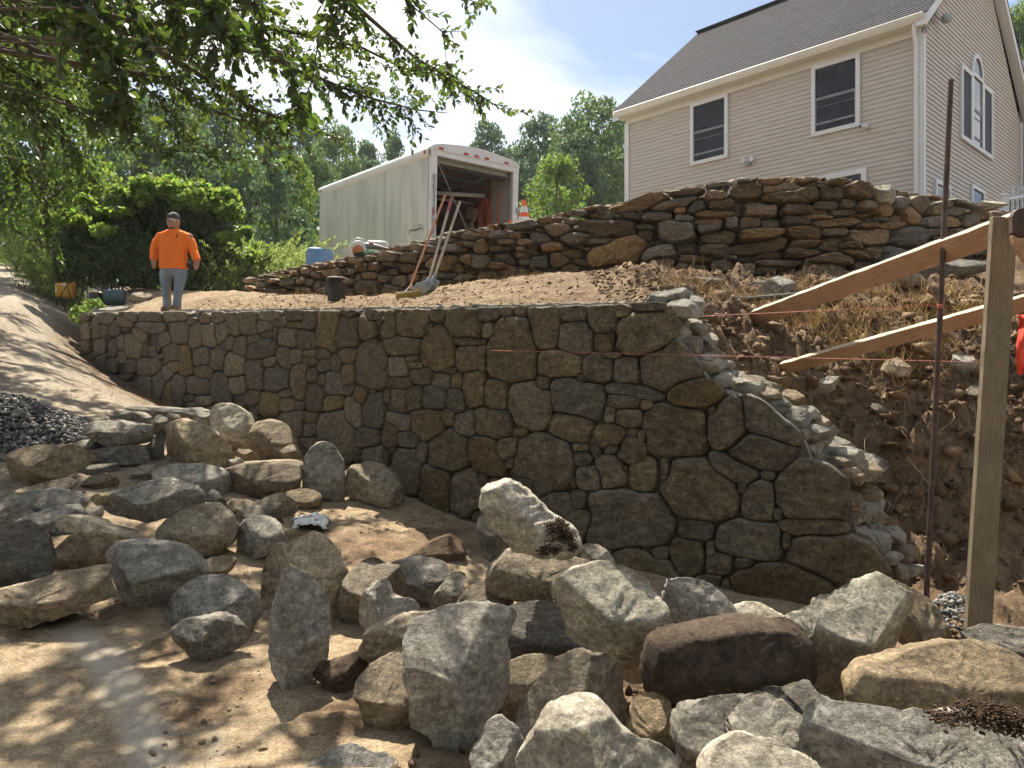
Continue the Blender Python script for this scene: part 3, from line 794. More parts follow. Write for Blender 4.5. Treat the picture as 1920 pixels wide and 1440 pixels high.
 ('boulder','C',[(725,880),(760,800),(900,760),(1050,720),(1160,705),(1235,740),(1225,800),(1180,910),(1190,1050),(1150,1200),(1080,1290),(990,1330),(920,1362),(885,1340),(870,1230),(780,1190),(770,1080),(740,960)],1,'grey',.40,6,[(.68,-.05,.85),(.62,-.12,-.12),(.62,1.05,.0)],'big square grey block with a flat face in the centre foreground'),
 ('boulder','C',[(485,1090),(510,1000),(580,950),(720,895),(735,960),(790,1080),(790,1130),(760,1200),(650,1255),(560,1250),(530,1180),(525,1120)],1,'brown',.4,3.6,[(.75,-.3,1.0),(.85,-.3,-.2)],'olive brown stone tucked under the left side of the big square block'),
 ('rock','C',[(285,990),(320,935),(400,930),(480,900),(540,930),(530,990),(500,1060),(440,1080),(340,1050)],1,'dirt',.45,3,None,'small soil covered stone right of the spear shaped stone'),
 ('flat_stone','C',[(1170,720),(1250,670),(1350,665),(1480,670),(1520,760),(1560,880),(1490,925),(1370,915),(1240,925),(1180,915),(1170,800)],1,'slate',.38,4.5,[(.8,.1,.9),(.85,0,-.2)],'dark grey slab with a crack, right of the big square block'),
 ('rock','C',[(1185,1010),(1230,945),(1330,925),(1450,935),(1400,1020),(1330,1100),(1240,1180),(1190,1190)],1,'tan',.36,4,[(.7,.2,.9)],'dusty tan stone lying low between the square block and the great rounded boulder'),
 ('boulder','D',[(45,1180),(80,1050),(180,930),(300,840),(400,800),(520,830),(590,900),(615,1000),(628,1120),(610,1240),(560,1300),(480,1330),(350,1350),(230,1360),(130,1370),(95,1375),(60,1310)],1,'brown',.4,2.9,[(.85,-.55,.6),(.9,.75,.15)],'great rounded olive boulder below the overhanging pale slab'),
 ('boulder','C',[(1045,1330),(1110,1250),(1180,1218),(1250,1250),(1300,1330),(1300,1400),(1270,1500),(1080,1500),(1060,1430)],2.78,'grey',.42,3.4,[(.85,-.3,.7),(.9,.6,.1)],'white veined grey stone below the big square block'),
 ('boulder','C',[(220,1440),(290,1390),(400,1350),(480,1350),(560,1370),(640,1370),(695,1430),(690,1540),(220,1540)],2.9,'grey',.44,3,[(.75,-.1,.95)],'flat grey stone at the bottom edge left of the dark gap'),
 ('rock','C',[(1065,320),(1085,230),(1110,205),(1150,280),(1200,340),(1230,380),(1200,420),(1150,445),(1090,420)],.80,'slate',.45,3.2,None,'dark knobbly stone behind the tilted boulder with soil on it'),
 ('boulder','C',[(1130,520),(1150,470),(1220,400),(1280,390),(1400,400),(1480,430),(1560,440),(1650,480),(1600,540),(1470,590),(1380,625),(1280,625),(1180,595),(1135,560)],.865,'tan',.42,3.2,[(.8,.1,.9),(.85,-.1,-.35)],'layered tan boulder carrying the tilted boulder'),
 ('boulder','C',[(1095,190),(1110,100),(1160,62),(1220,75),(1300,120),(1370,180),(1420,230),(1510,280),(1545,360),(1480,400),(1400,400),(1290,395),(1230,380),(1180,310),(1120,230)],.715,'pale',.40,2.9,[(.9,.35,.65),(.9,-.4,-.3)],'tilted pale boulder with a clump of dark soil on its shoulder'),
 ('rock','D',[(400,200),(470,190),(530,215),(570,270),(575,310),(540,330),(470,300),(420,250)],.80,'pale',.45,3,None,'small sunlit sandy stone between the tilted boulder and the wall'),
 ('rock','C',[(700,440),(780,390),(860,345),(930,325),(990,360),(1010,400),(960,425),(880,435),(800,440)],1,'dirt',.45,4,[(.8,0,.9)],'flat soil covered stone on the ground left of the tilted boulder'),
 ('flat_stone','D',[(250,460),(290,410),(370,370),(500,340),(600,333),(700,360),(780,430),(830,500),(870,600),(888,660),(830,720),(780,770),(760,850),(740,970),(690,975),(640,930),(560,840),(480,780),(390,760),(330,720),(310,620),(280,560)],.925,'pale',.30,6,[(.62,.1,.75),(.62,-.7,-.35),(.7,.1,-.5)],'large pale slab with a broken edge overhanging the rounded boulder'),
 ('boulder','D',[(855,470),(880,400),(940,385),(1040,400),(1130,440),(1190,490),(1250,560),(1270,610),(1250,660),(1000,680),(890,670),(860,560)],.93,'grey',.4,3.6,[(.8,.3,.7),(.85,-.4,0)],'grey stone with a straight dark groove behind the soil caked log of stone'),
 ('boulder','E',[(-150,470),(-100,420),(0,385),(100,395),(180,440),(250,480),(280,530),(150,560),(-100,560)],.93,'pale',.44,2.8,[(.8,0,.9)],'low pale rounded stone showing behind the soil caked one'),
 ('rock','E',[(235,450),(350,435),(430,410),(520,400),(530,470),(500,580),(440,690),(390,715),(340,640),(270,540)],.95,'pale',.4,4,[(.75,.2,.8)],'sunlit sandy wedge left of the brightest boulder'),
 ('boulder','P',[(1213,1240),(1225,1195),(1250,1178),(1320,1172),(1400,1165),(1465,1165),(1495,1190),(1513,1230),(1512,1262),(1490,1290),(1440,1300),(1380,1310),(1320,1320),(1270,1328),(1225,1305),(1215,1270)],.935,'dirt',.44,2.3,[(1.0,0,.5)],'long brown boulder caked all over in damp soil'),
 ('boulder','D',[(655,1230),(700,1080),(740,1060),(850,1080),(890,1110),(930,1250),(930,1330),(880,1380),(780,1390),(680,1350)],2.98,'brown',.4,3.2,None,'dim brown stone in the gap under the soil caked boulder'),
 ('boulder','P',[(1270,1370),(1280,1335),(1330,1318),(1390,1316),(1420,1340),(1410,1380),(1380,1420),(1320,1450),(1290,1455),(1275,1410)],2.75,'grey',.42,3.4,[(.8,.1,.8)],'grey stone below the left end of the soil caked boulder'),
 ('boulder','P',[(1362,1385),(1370,1350),(1400,1320),(1430,1312),(1470,1330),(1500,1355),(1535,1375),(1520,1400),(1505,1415),(1460,1425),(1400,1415)],2.62,'pale',.42,3,[(.75,.15,.95)],'pale rust speckled stone with a smooth slope near the bottom edge'),
 ('boulder','P',[(980,1440),(1010,1395),(1040,1350),(1085,1332),(1120,1345),(1165,1385),(1210,1405),(1260,1435),(1270,1500),(980,1500)],2.45,'pale',.44,3.2,[(.85,.5,.7),(.85,-.6,.35)],'peaked buff boulder at the bottom edge with a brown soil stain'),
 ('boulder','P',[(1320,1440),(1345,1405),(1390,1388),(1450,1395),(1510,1420),(1540,1445),(1540,1500),(1320,1500)],2.42,'pale',.44,2.7,[(.8,0,.9)],'domed speckled boulder at the bottom edge right of the peaked one'),
 ('boulder','E',[(110,1000),(250,950),(430,920),(450,970),(560,1030),(570,1100),(530,1150),(470,1190),(360,1180),(250,1120),(170,1050)],2.85,'slate',.42,4,None,'dark stone in the shade below the brightest boulder'),
 ('boulder','E',[(920,270),(1000,280),(1140,340),(1230,430),(1260,520),(1310,690),(1300,760),(1150,780),(1050,760),(1000,600),(960,450),(930,350)],.98,'tan',.42,3.3,[(.8,.35,.7),(.9,.5,-.2)],'tan boulder close behind the brightest boulder, by the tall stake'),
 ('boulder','E',[(430,740),(440,680),(480,590),(485,450),(540,380),(620,345),(700,280),(790,248),(880,265),(970,320),(1065,370),(1090,440),(1070,600),(1040,720),(950,760),(850,780),(760,830),(720,900),(690,990),(560,1045),(500,1030),(440,960),(425,850)],.93,'pale',.34,5,[(.62,-.25,.75),(.66,.75,-.45),(.75,-.7,-.5)],'brightest cream boulder with a broad sunlit top face'),
 ('boulder','E',[(695,960),(705,880),(790,810),(950,780),(1150,720),(1350,690),(1500,672),(1600,700),(1783,760),(1900,800),(1900,1060),(1650,1080),(1450,1100),(1200,1110),(950,1100),(740,1070),(705,1010)],.875,'brown',.34,4,[(.7,-.05,.95),(.72,-.1,-.15)],'long olive brown boulder lit along its top at the right edge'),
 ('flat_stone','E',[(1398,570),(1430,535),(1550,530),(1700,545),(1900,560),(1900,780),(1780,760),(1640,730),(1530,680),(1440,620)],.80,'slate',.42,5,[(.75,-.1,.9)],'grey layered slab poking in from the right edge'),
 ('boulder','E',[(410,1350),(440,1230),(500,1180),(530,1100),(600,1070),(800,1085),(1100,1100),(1400,1120),(1700,1160),(1900,1200),(1900,1560),(500,1560),(430,1420)],2.45,'grey',.36,4,[(.62,-.05,.8),(.7,-.3,-.1)],'largest flat grey boulder in the bottom right corner'),
 ('rock','E',[(350,900),(385,800),(430,760),(460,800),(450,900),(420,930)],.99,'tan',.42,3.2,None,'small tan stone between the soil caked boulder and the brightest one'),
]
rock_objs = []
for k, (nm, crop, pts, kd, mat, th, rn, fac, lab) in enumerate(ROCKS):
    poly = topx(crop, pts)
    by = max(p[1] for p in poly)
    bx = np.mean([p[0] for p in poly if p[1] > by - 14])
    if kd > 1.5:
        d = kd
    else:
        d = gp(bx, by - 2) * kd
        w = (max(p[0] for p in poly) - min(p[0] for p in poly)) / F * d
        h = (by - min(p[1] for p in poly)) / F * d
        if kd >= 0.97: d += 0.22 * math.sqrt(w * h) * th * 2
    V, fs, c, size = rock_mesh(poly, d, th, rn, fac, seed=100 + k, nseg=96 if d < 4.2 else 72)
    o = mk(nm, V, fs, MAT[mat])
    fix_normals(o)
    o.location = c
    tag(o, lab, 'boulder' if nm == 'boulder' else 'stone', 'loose stones heaped in front of the wall')
    rock_objs.append((o, d, size))

# ------------------------------------------------------------------ walls of fitted stone
def cells(seeds, inside, top_fn, ntheta=32, p=3.0, gmax=1.28, shrink=2.0):
    """fit neighbouring stones together: every stone grows from its seed until it meets a neighbour of equal reach.
    seeds: array (cx, cy, w, h, angle). returns outlines in picture points"""
    S = np.array(seeds, dtype=float)
    ca, sa = np.cos(S[:, 4]), np.sin(S[:, 4])
    hw, hh = S[:, 2] / 2, S[:, 3] / 2
    out = []
    th = np.linspace(0, 2 * math.pi, ntheta, endpoint=False)
    ts = np.linspace(0.25, gmax, 30)
    for i in range(len(S)):
        near_ = np.where((np.abs(S[:, 0] - S[i, 0]) < (hw + hw[i]) * 1.6 + hh + 10) & (np.abs(S[:, 1] - S[i, 1]) < (hh + hh[i]) * 1.6 + hw + 10))[0]
        near_ = near_[near_ != i]
        cs, sn = np.cos(th), np.sin(th)
        nrm = (np.abs(cs) ** p + np.abs(sn) ** p) ** (-1 / p)
        ex, ey = cs * nrm * hw[i], sn * nrm * hh[i]
        X = S[i, 0] + (ex * ca[i] - ey * sa[i])[:, None] * ts[None, :]
        Y = S[i, 1] + (ex * sa[i] + ey * ca[i])[:, None] * ts[None, :]
        own = np.broadcast_to(ts[None, :], X.shape)
        best = np.full(X.shape, 1e9)
        for j in near_:
            dx, dy = X - S[j, 0], Y - S[j, 1]
            u = np.abs(dx * ca[j] + dy * sa[j]) / hw[j]; v = np.abs(-dx * sa[j] + dy * ca[j]) / hh[j]
            best = np.minimum(best, (u ** p + v ** p) ** (1 / p))
        ok = (own < best) & inside(X, Y)
        first_bad = np.where(ok.all(1), len(ts) - 1, np.argmax(~ok, 1) - 1)
        first_bad = np.maximum(first_bad, 0)
        t = ts[first_bad]
        t = np.minimum(t, np.maximum(np.minimum(np.roll(t, 1), np.roll(t, -1)) * 1.3, 0.3))
        rx, ry = (ex * ca[i] - ey * sa[i]) * t, (ex * sa[i] + ey * ca[i]) * t
        L = np.hypot(rx, ry)
        k = np.maximum(L - shrink, 1.2) / np.maximum(L, 1e-6)
        out.append(np.stack([S[i, 0] + rx * k, S[i, 1] + ry * k], -1))
    return out

def fill_gaps(seeds, inside, bbox, size_fn, n_try=2500, aspect=(1.0, 2.2), thr=1.12, p=3.0, seed=3, jitter=0.3):
    r = np.random.default_rng(seed)
    S = [tuple(s) for s in seeds]
    for scale in (1.0, 0.62, 0.38):
        A = np.array(S)
        xs = r.uniform(bbox[0], bbox[2], n_try); ys = r.uniform(bbox[1], bbox[3], n_try)
        for x, y in zip(xs, ys):
            if not inside(np.array([x]), np.array([y]))[0]: continue
            A = np.array(S)
            dx, dy = x - A[:, 0], y - A[:, 1]
            ca, sa = np.cos(A[:, 4]), np.sin(A[:, 4])
            u = np.abs(dx * ca + dy * sa) / (A[:, 2] / 2); v = np.abs(-dx * sa + dy * ca) / (A[:, 3] / 2)
            s = size_fn(x, y) * scale * r.uniform(0.75, 1.25)
            du, dv = np.abs(dx * ca + dy * sa) / (A[:, 2] / 2 + s * 0.42), np.abs(-dx * sa + dy * ca) / (A[:, 3] / 2 + s * 0.36)
            if ((du ** p + dv ** p) ** (1 / p)).min() < 1.0: continue
            asp = r.uniform(*aspect)
            S.append((x, y, s * math.sqrt(asp), s / math.sqrt(asp), r.normal(0, jitter)))
    return S

def stone_on_face(outline, D, bulge, depth, seed, rings=(0.45, 0.78, 0.93), edge=0.35, tilt=0.25):
    """a wall stone: its outline carried to the wall face, its front domed a little, its sides running back into the wall"""
    r = np.random.default_rng(seed)
    o = np.asarray(outline)
    for _ in range(1):
        o = o * 0.7 + 0.15 * (np.roll(o, 1, 0) + np.roll(o, -1, 0))
    c = o.mean(0)
    n = len(o)
    e = 3.0
    d0 = float(D(c[0])); d1 = float(D(c[0] + e))
    pa = np.array([(c[0] - CX) / F * d0, d0]); pb = np.array([(c[0] + e - CX) / F * d1, d1])
    tng = (pb - pa) / np.linalg.norm(pb - pa)
    nrm = np.array([tng[1], -tng[0], 0.0])
    if nrm[1] > 0: nrm = -nrm
    def world(q):
        d = D(q[:, 0])
        return np.stack([(q[:, 0] - CX) / F * d, d, (CY - q[:, 1]) / F * d], -1)
    W = world(o)
    C = W.mean(0)
    ext = np.abs((W - C)).max()
    tu, tv = r.normal(0, tilt, 2)
    u = (W - C) @ np.array([tng[0], tng[1], 0]); v = W[:, 2] - C[2]
    hw = max(np.abs(u).max(), 1e-3); hh = max(np.abs(v).max(), 1e-3)
    V = [C + nrm * bulge * (1.0 + 0.15 * r.normal())]
    prof = {0.45: 1.0, 0.78: 0.97, 0.93: 0.83, 0.5: 0.98, 0.82: 0.86, 0.62: 0.98, 0.9: 0.74}
    for q in rings:
        h = bulge * (prof.get(q, 0.8) + q * (tu * u / hw + tv * v / hh)) + 0.10 * bulge * r.normal(size=n)
        V += list(C + (W - C) * q + nrm[None, :] * h[:, None])
    V += list(W - nrm[None, :] * 0.002)
    V += list(C + (W - C) * 0.97 - nrm[None, :] * depth)
    V = np.array(V)
    V += 0.035 * ext * np.stack([fbm(V * (2.0 / ext) + 3.1 * k + seed, 2, k) for k in range(3)], -1)
    nr = len(rings) + 2
    fs = [(0, 1 + k, 1 + (k + 1) % n) for k in range(n)]
    for a in range(nr - 1):
        for k in range(n):
            k2 = (k + 1) % n
            fs.append((1 + a * n + k, 1 + (a + 1) * n + k, 1 + (a + 1) * n + k2, 1 + a * n + k2))
    fs.append(tuple(1 + (nr - 1) * n + k for k in range(n)))
    return V - C, fs, C
# ---- lower mortared wall
W7 = [(35,220,75,140),(170,200,180,170),(305,150,85,75),(445,190,195,190),(585,145,150,85),(595,240,80,90),(695,130,70,60),(725,340,290,370),(765,130,50,70),(905,215,180,260),(1065,140,145,100),(1080,290,200,200),(1225,170,160,165),(1340,130,90,75),(1470,100,200,60),(1470,265,340,240),(1235,310,105,100),(1290,285,25,60),(1615,430,330,270,-0.5),(1280,380,120,35),(985,420,260,150),(1205,450,180,170),(1365,460,145,145),(110,330,210,110),(305,345,195,240),(455,300,150,45),(470,400,130,145),(555,395,45,150),(250,235,50,70),(75,440,110,120),(165,395,80,40),(180,435,70,40),(85,535,140,65),(215,495,115,100),(325,525,110,90),(415,525,65,85),(380,465,60,35),(505,565,135,205),(630,605,125,180),(1090,620,310,210,.1),(820,665,245,275),(895,540,65,80),(1115,510,50,50),(1415,585,330,70,.14),(1345,635,185,80),(1375,735,155,100),(1270,710,60,90),(1480,660,70,60),(1750,600,310,180),(1850,690,60,60),(1645,800,390,310),(20,610,40,70),(80,640,95,155),(175,620,90,130),(280,615,125,140),(410,640,110,135),(85,745,140,90,.5),(250,770,190,180),(365,725,70,90),(455,765,120,140),(620,765,250,175,.2),(1050,790,240,160,.3),(770,810,90,60),(1270,840,190,140,-.2),(1395,815,60,45),(1455,835,50,70),(1390,915,175,165,.3),(40,820,80,150),(145,855,120,95),(360,920,225,245),(570,950,170,250,-.35),(690,895,110,130),(900,995,340,360),(1100,895,100,50),(1185,890,60,110),(1120,960,100,90),(1285,905,90,60),(1160,1070,150,140),(1285,1035,180,190,-.3),(1465,1055,160,220),(1575,1020,50,130),(215,920,70,110),(130,1030,150,260),(290,1120,170,250),(470,1140,180,240),(715,985,40,60),(560,1075,60,80),(1095,1205,90,140),(1020,1280,330,250,.5),(1070,1100,30,70),(810,1095,110,50,.3),(720,1110,80,60),(10,960,40,100),(1365,1020,35,45)]
W8 = [(840,290,230,280),(1110,260,370,240,.45),(910,60,180,80),(1040,450,390,200,.2),(880,545,310,150,.4),(695,655,460,370,.15),(1020,715,190,240),(1330,645,430,350,.1),(1085,570,90,60),(925,640,60,70),(1135,790,50,60),(1320,870,350,95),(970,940,390,230,.14),(1175,940,55,90),(310,825,530,350),(680,885,220,130,.1),(630,1030,200,230),(815,1070,150,130),(755,985,50,90),(940,1065,110,60),(480,1020,110,90),(1490,1060,600,270,.35),(1165,1210,580,270,.14),(400,1110,420,250,.26),(740,1180,150,90),(840,1200,50,70),(845,1250,60,70)]
W6 = [(185,180,70,70),(165,235,60,70),(125,230,40,110),(220,225,60,70),(285,185,70,60),(415,165,160,50),(560,160,120,50),(320,165,90,45),(330,340,90,120),(400,360,30,70),(435,365,50,60),(425,215,120,60),(510,290,45,65),(555,370,85,90),(370,260,60,70),(420,440,100,110),(320,430,50,70),(260,320,40,80),(265,380,50,60),(225,345,50,80),(600,250,95,110),(685,280,75,130),(625,410,75,160),(560,440,60,60),(520,480,60,60),(590,580,90,155),(470,550,70,150),(405,570,75,140),(525,610,70,120),(700,550,150,110),(720,385,110,110),(735,475,95,90),(760,270,90,130),(830,250,75,110),(870,310,60,80),(895,210,75,110),(980,190,95,130),(935,330,80,100),(810,400,110,130),(890,430,110,130),(815,560,100,180),(920,540,100,80),(1010,290,70,50),(1070,215,80,70),(1090,260,70,45),(1055,340,165,110,-.35),(1020,490,90,180),(1100,420,80,60),(1185,400,80,140,-.25),(1140,510,140,180),(1260,520,95,200),(1200,280,115,100),(1305,290,105,95),(1240,150,100,60),(1330,175,80,120),(1420,230,115,210),(1540,260,125,150),(1640,230,80,110),(1100,160,110,60),(1160,190,70,50),(1245,210,90,30),(1130,255,30,70),(1245,390,70,80),(1325,410,90,40),(1330,370,70,40),(1395,370,80,60),(1410,435,70,70),(1475,430,60,90),(1545,380,90,90),(1540,490,70,130),(1670,440,185,240),(1460,540,110,140),(1340,495,70,70),(1395,520,50,60),(1360,620,110,160),(1100,640,110,120),(1200,660,85,70),(1270,660,60,45),(1010,610,80,70),(1190,590,90,45),(730,630,110,50),(640,620,70,45),(1445,645,130,90,-.35),(1565,700,90,170),(1685,690,110,180),(1605,600,80,100),(1550,570,60,60),(1470,830,210,270),(1230,770,125,150),(1320,800,70,80),(1330,730,90,60),(1645,840,120,100),(1320,870,110,60),(1700,960,150,120),(60,250,40,120),(60,330,40,90),(70,420,40,80),(140,330,50,90),(150,420,60,80),(200,440,60,70)]
seeds1 = []
for crop, lst in (('W7', W7), ('W8', W8), ('G', W6)):
    ox, oy, s = CROP[crop]
    for e in lst:
        a = e[4] if len(e) > 4 else 0.0
        seeds1.append((ox + e[0] / s, oy + e[1] / s, e[2] / s, e[3] / s, a))
_edge = [(1245,565),(1268,585),(1266,625),(1322,690),(1312,704),(1400,732),(1420,740),(1514,815),(1512,834),(1492,850),(1560,868),(1598,900),(1592,975),(1602,1003),(1640,1018),(1680,1075),(1676,1096),(1600,1120),(1560,1170)]
_ey = np.array([e[1] for e in _edge]); _ex = np.array([e[0] for e in _edge])
def bottom1(px):
    return np.interp(px, [150, 300, 450, 650, 830, 1000, 1250, 1400, 1600, 1700], [705, 790, 860, 940, 1005, 1070, 1150, 1185, 1185, 1120])
def inside1(X, Y):
    o = np.argsort(_ey)
    return (X > 152) & (Y > np.interp(X, TOPX, TOPY)) & (X < np.interp(Y, _ey[o], _ex[o])) & (Y < bottom1(X))
seeds1 = fill_gaps(seeds1, inside1, (150, 565, 1690, 1190), lambda x, y: np.interp(x, [150, 400, 800, 1600], [17, 22, 30, 40]), n_try=1500, seed=5, jitter=0.5, aspect=(0.8, 2.0))
out1 = cells(seeds1, inside1, None, shrink=0.55, gmax=1.45, p=3.4)
wall1 = empty('retaining_wall', (0, 0, 0), 0, 'mortared fieldstone retaining wall curving away left, its right end unfinished', 'stone wall')
wall1['kind'] = 'thing'
areas = [(0.5 * abs(np.sum(o[:, 0] * np.roll(o[:, 1], -1) - np.roll(o[:, 0], -1) * o[:, 1])), i) for i, o in enumerate(out1)]
areas.sort(reverse=True)
chv, chf = [], []
wall_mats = [MAT['wall']] * 5
WM2 = rockmat('wall_stone_grey', (0.088, 0.073, 0.050), (0.143, 0.121, 0.085), (0.212, 0.183, 0.133), streak=(1, 1, 2.2), rot=(0.4, 0.2, 0.3), speck=0.3, dust=0.4, dustc=(0.46, 0.44, 0.40), vary=0.22, sscale=10, bump=1.0)
WM3 = rockmat('wall_stone_rust', (0.102, 0.072, 0.039), (0.162, 0.118, 0.067), (0.232, 0.176, 0.108), streak=(1, 1, 2.2), rot=(0.4, 0.2, 0.3), speck=0.3, dust=0.4, dustc=(0.46, 0.44, 0.40), vary=0.22, sscale=10, bump=1.0)
n_parts = 0
for rank, (ar, i) in enumerate(areas):
    if ar < 14: continue
    sz = math.sqrt(ar) / F * float(D1(seeds1[i][0]))
    V, fs, C = stone_on_face(out1[i], D1, 0.010 + 0.040 * sz * (0.5 + 0.8 * rng.random()), 0.17, 500 + i)
    C = C + np.array([0.25, -0.6, 0]) * 0.014 * rng.standard_normal()
    if rank < 285 and ar > 60:
        o = mk('stone', V, fs, [MAT['wall'], MAT['wall'], WM2, WM3][int(rng.integers(0, 4)) if rng.random() < 0.8 else 0], wall1)
        o.location = C
        n_parts += 1
    else:
        b = len(chv)
        chv += list(V + C); chf += [tuple(q + b for q in f) for f in fs]
if chv:
    tag(mk('small_chinking_stones', chv, chf, MAT['wall'], wall1), kind='stuff')

def mortar_mat():
    t = NT('mortar')
    v = t.vec('Object')
    m = t.noise(14, 7, 0.7, v)
    c = t.ramp(m, [(0.3, (0.19, 0.165, 0.13)), (0.5, (0.31, 0.285, 0.24)), (0.72, (0.44, 0.41, 0.36))])
    t.set('Base Color', c); t.set('Roughness', 0.95); t.set('Specular IOR Level', 0.1)
    t.set('Normal', t.bump(t.noise(70, 7, 0.75, v), 0.8, 0.01, t.bump(t.noise(18, 6, 0.7, v), 0.8, 0.03)))
    return t.m
MAT['mortar'] = mortar_mat()
MAT['joint'] = plain('joint_mortar', (0.10, 0.084, 0.063), 0.95, var=0.35, scale=20, bump=0.8, bscale=60, spec=0.1)

# core of the wall: recessed joints in front, lumpy mortar bed on top and along the stepped end
def wall_core():
    cols = np.concatenate([np.linspace(154, 1245, 150), np.linspace(1250, 1668, 60)])
    def top(px):
        if px <= 1245: return np.interp(px, TOPX, TOPY)
        # stepped end: highest row whose edge still reaches this column
        k = np.where(_ex >= px)[0]
        return float(_ey[k].min()) if len(k) else 1110.0
    V, n = [], len(cols)
    rows = 14
    th = 0.46
    d = D1(cols); x = (cols - CX) / F * d
    tang = np.stack([np.gradient(x), np.gradient(d)], -1); tang /= np.linalg.norm(tang, axis=1, keepdims=True)
    nrm = np.stack([tang[:, 1], -tang[:, 0]], -1)
    nrm[nrm[:, 1] > 0] *= -1
    zt = np.array([(CY - top(c)) / F * dd for c, dd in zip(cols, d)])
    for _ in range(2):
        zt[150:] = np.convolve(np.pad(zt, 1, mode='edge'), [0.25, 0.5, 0.25], 'valid')[150:]
    zb = ground(x + nrm[:, 0] * 0.25, d + nrm[:, 1] * 0.25) - 0.4
    sect = [(-0.055, 0)] * 1
    prof = [(0.05, 0.0), (0.05, 1.0), (0.10, 1.0), (0.20, 1.0), (0.30, 1.0), (0.40, 1.0), (th, 1.0), (th, 0.0)]
    for (off, lev) in prof:
        bx = x - nrm[:, 0] * off; by = d - nrm[:, 1] * off
        pt = np.stack([bx * 4, by * 4, 0 * bx + off * 9], -1)
        bumpz = (0.035 * fbm(pt * 2.2, 3, 61) - (0.012 if off < 0.06 else 0)) * lev
        back = smooth((off - 0.05) / 0.4)
        # stepped end rises towards its rear
        V.append(np.stack([bx, by, np.where(lev > 0, zt - 0.012 + bumpz + 0.05 * back * (cols > 1240), zb)], -1))
    V = np.vstack(V)
    m = len(prof)
    fs = []
    idx = np.arange(m * n).reshape(m, n)
    q = np.stack([idx[:-1, :-1], idx[:-1, 1:], idx[1:, 1:], idx[1:, :-1]], -1)
    mi = np.zeros(q.shape[:2], int); mi[1:-1] = 1
    faces = [tuple(f) for f in q.reshape(-1, 4)] + [tuple(idx[:, 0])[::-1], tuple(idx[:, -1])]
    o = mk('mortar_core', V, faces, [MAT['joint'], MAT['mortar']], wall1, midx=list(mi.ravel()) + [0, 1])
    fix_normals(o)
wall_core()
# cap of the far curled end
def rock_part(name, crop, pts, d, mat, th, rn, fac, parent, seed, nseg=40):
    V, fs, c, size = rock_mesh(topx(crop, pts), d, th, rn, fac, seed=seed, nseg=nseg)
    o = mk(name, V, fs, mat, parent); fix_normals(o); o.location = c
    return o
endst = [
 ('P', [(152,592),(158,584),(176,580),(230,574),(262,573),(300,577),(310,586),(290,592),(220,590),(170,594)], 14.9, 'mortar'),
 ('P', [(168,579),(190,573),(214,575),(212,583),(180,585)], 15.2, 'grey'), ('P', [(236,577),(252,573),(268,576),(266,584),(240,585)], 15.1, 'tan'),
 ('P', [(270,579),(290,576),(312,580),(308,589),(276,588)], 14.4, 'grey'),
 ('W8', [(1560,490),(1600,440),(1680,460),(1740,490),(1775,520),(1720,555),(1620,555),(1565,530)], 5.25, 'grey'),
 ('W8', [(1380,380),(1400,350),(1460,355),(1540,390),(1600,430),(1640,470),(1560,490),(1470,470),(1390,440)], 5.35, 'mortar'),
 ('W8', [(1270,340),(1290,300),(1340,310),(1375,370),(1380,430),(1330,460),(1270,440)], 5.2, 'grey'),
 ('W8', [(1540,590),(1580,555),(1640,560),(1652,620),(1620,650),(1550,650)], 5.1, 'brown'),
 ('W8', [(1545,760),(1570,690),(1650,680),(1700,690),(1748,755),(1720,800),(1640,840),(1560,830)], 5.05, 'mortar'),
 ('W8', [(1575,900),(1620,850),(1700,835),(1772,905),(1740,935),(1690,962),(1600,945)], 5.0, 'grey'),
 ('W8', [(1500,930),(1560,905),(1640,920),(1720,985),(1745,1040),(1760,1090),(1640,1060),(1540,1000)], 4.98, 'mortar'),
 ('W8', [(1250,470),(1350,440),(1480,450),(1560,490),(1550,550),(1460,570),(1330,520),(1260,500)], 5.12, 'mortar'),
 ('W8', [(820,110),(850,70),(930,30),(1000,60),(1020,100),(960,130),(860,140)], 5.55, 'grey'),
 ('W8', [(690,20),(720,-20),(800,0),(880,20),(860,50),(780,50)], 5.55, 'mortar'),
 ('W7', [(1640,190),(1660,150),(1720,190),(1740,240),(1690,265),(1650,240)], 5.5, 'mortar'),
 ('W7', [(1660,270),(1720,265),(1800,310),(1865,340),(1860,400),(1820,440),(1760,380),(1690,310)], 5.55, 'mortar'),
 ('W7', [(1780,330),(1830,320),(1868,345),(1862,400),(1830,440),(1790,400)], 5.5, 'tan'),
 ('W7', [(1390,90),(1500,72),(1600,95),(1640,125),(1600,145),(1500,140),(1400,125)], 5.5, 'tan'),
 ('W7', [(1790,470),(1860,455),(1960,490),(2000,560),(1900,580),(1800,510)], 5.35, 'mortar'),
]
for k, (crop, pts, d, m) in enumerate(endst):
    rock_part('mortar_lump' if m == 'mortar' else 'stone', crop, pts, d, MAT[m], 0.5, 4.2, None, wall1, 900 + k, 72)
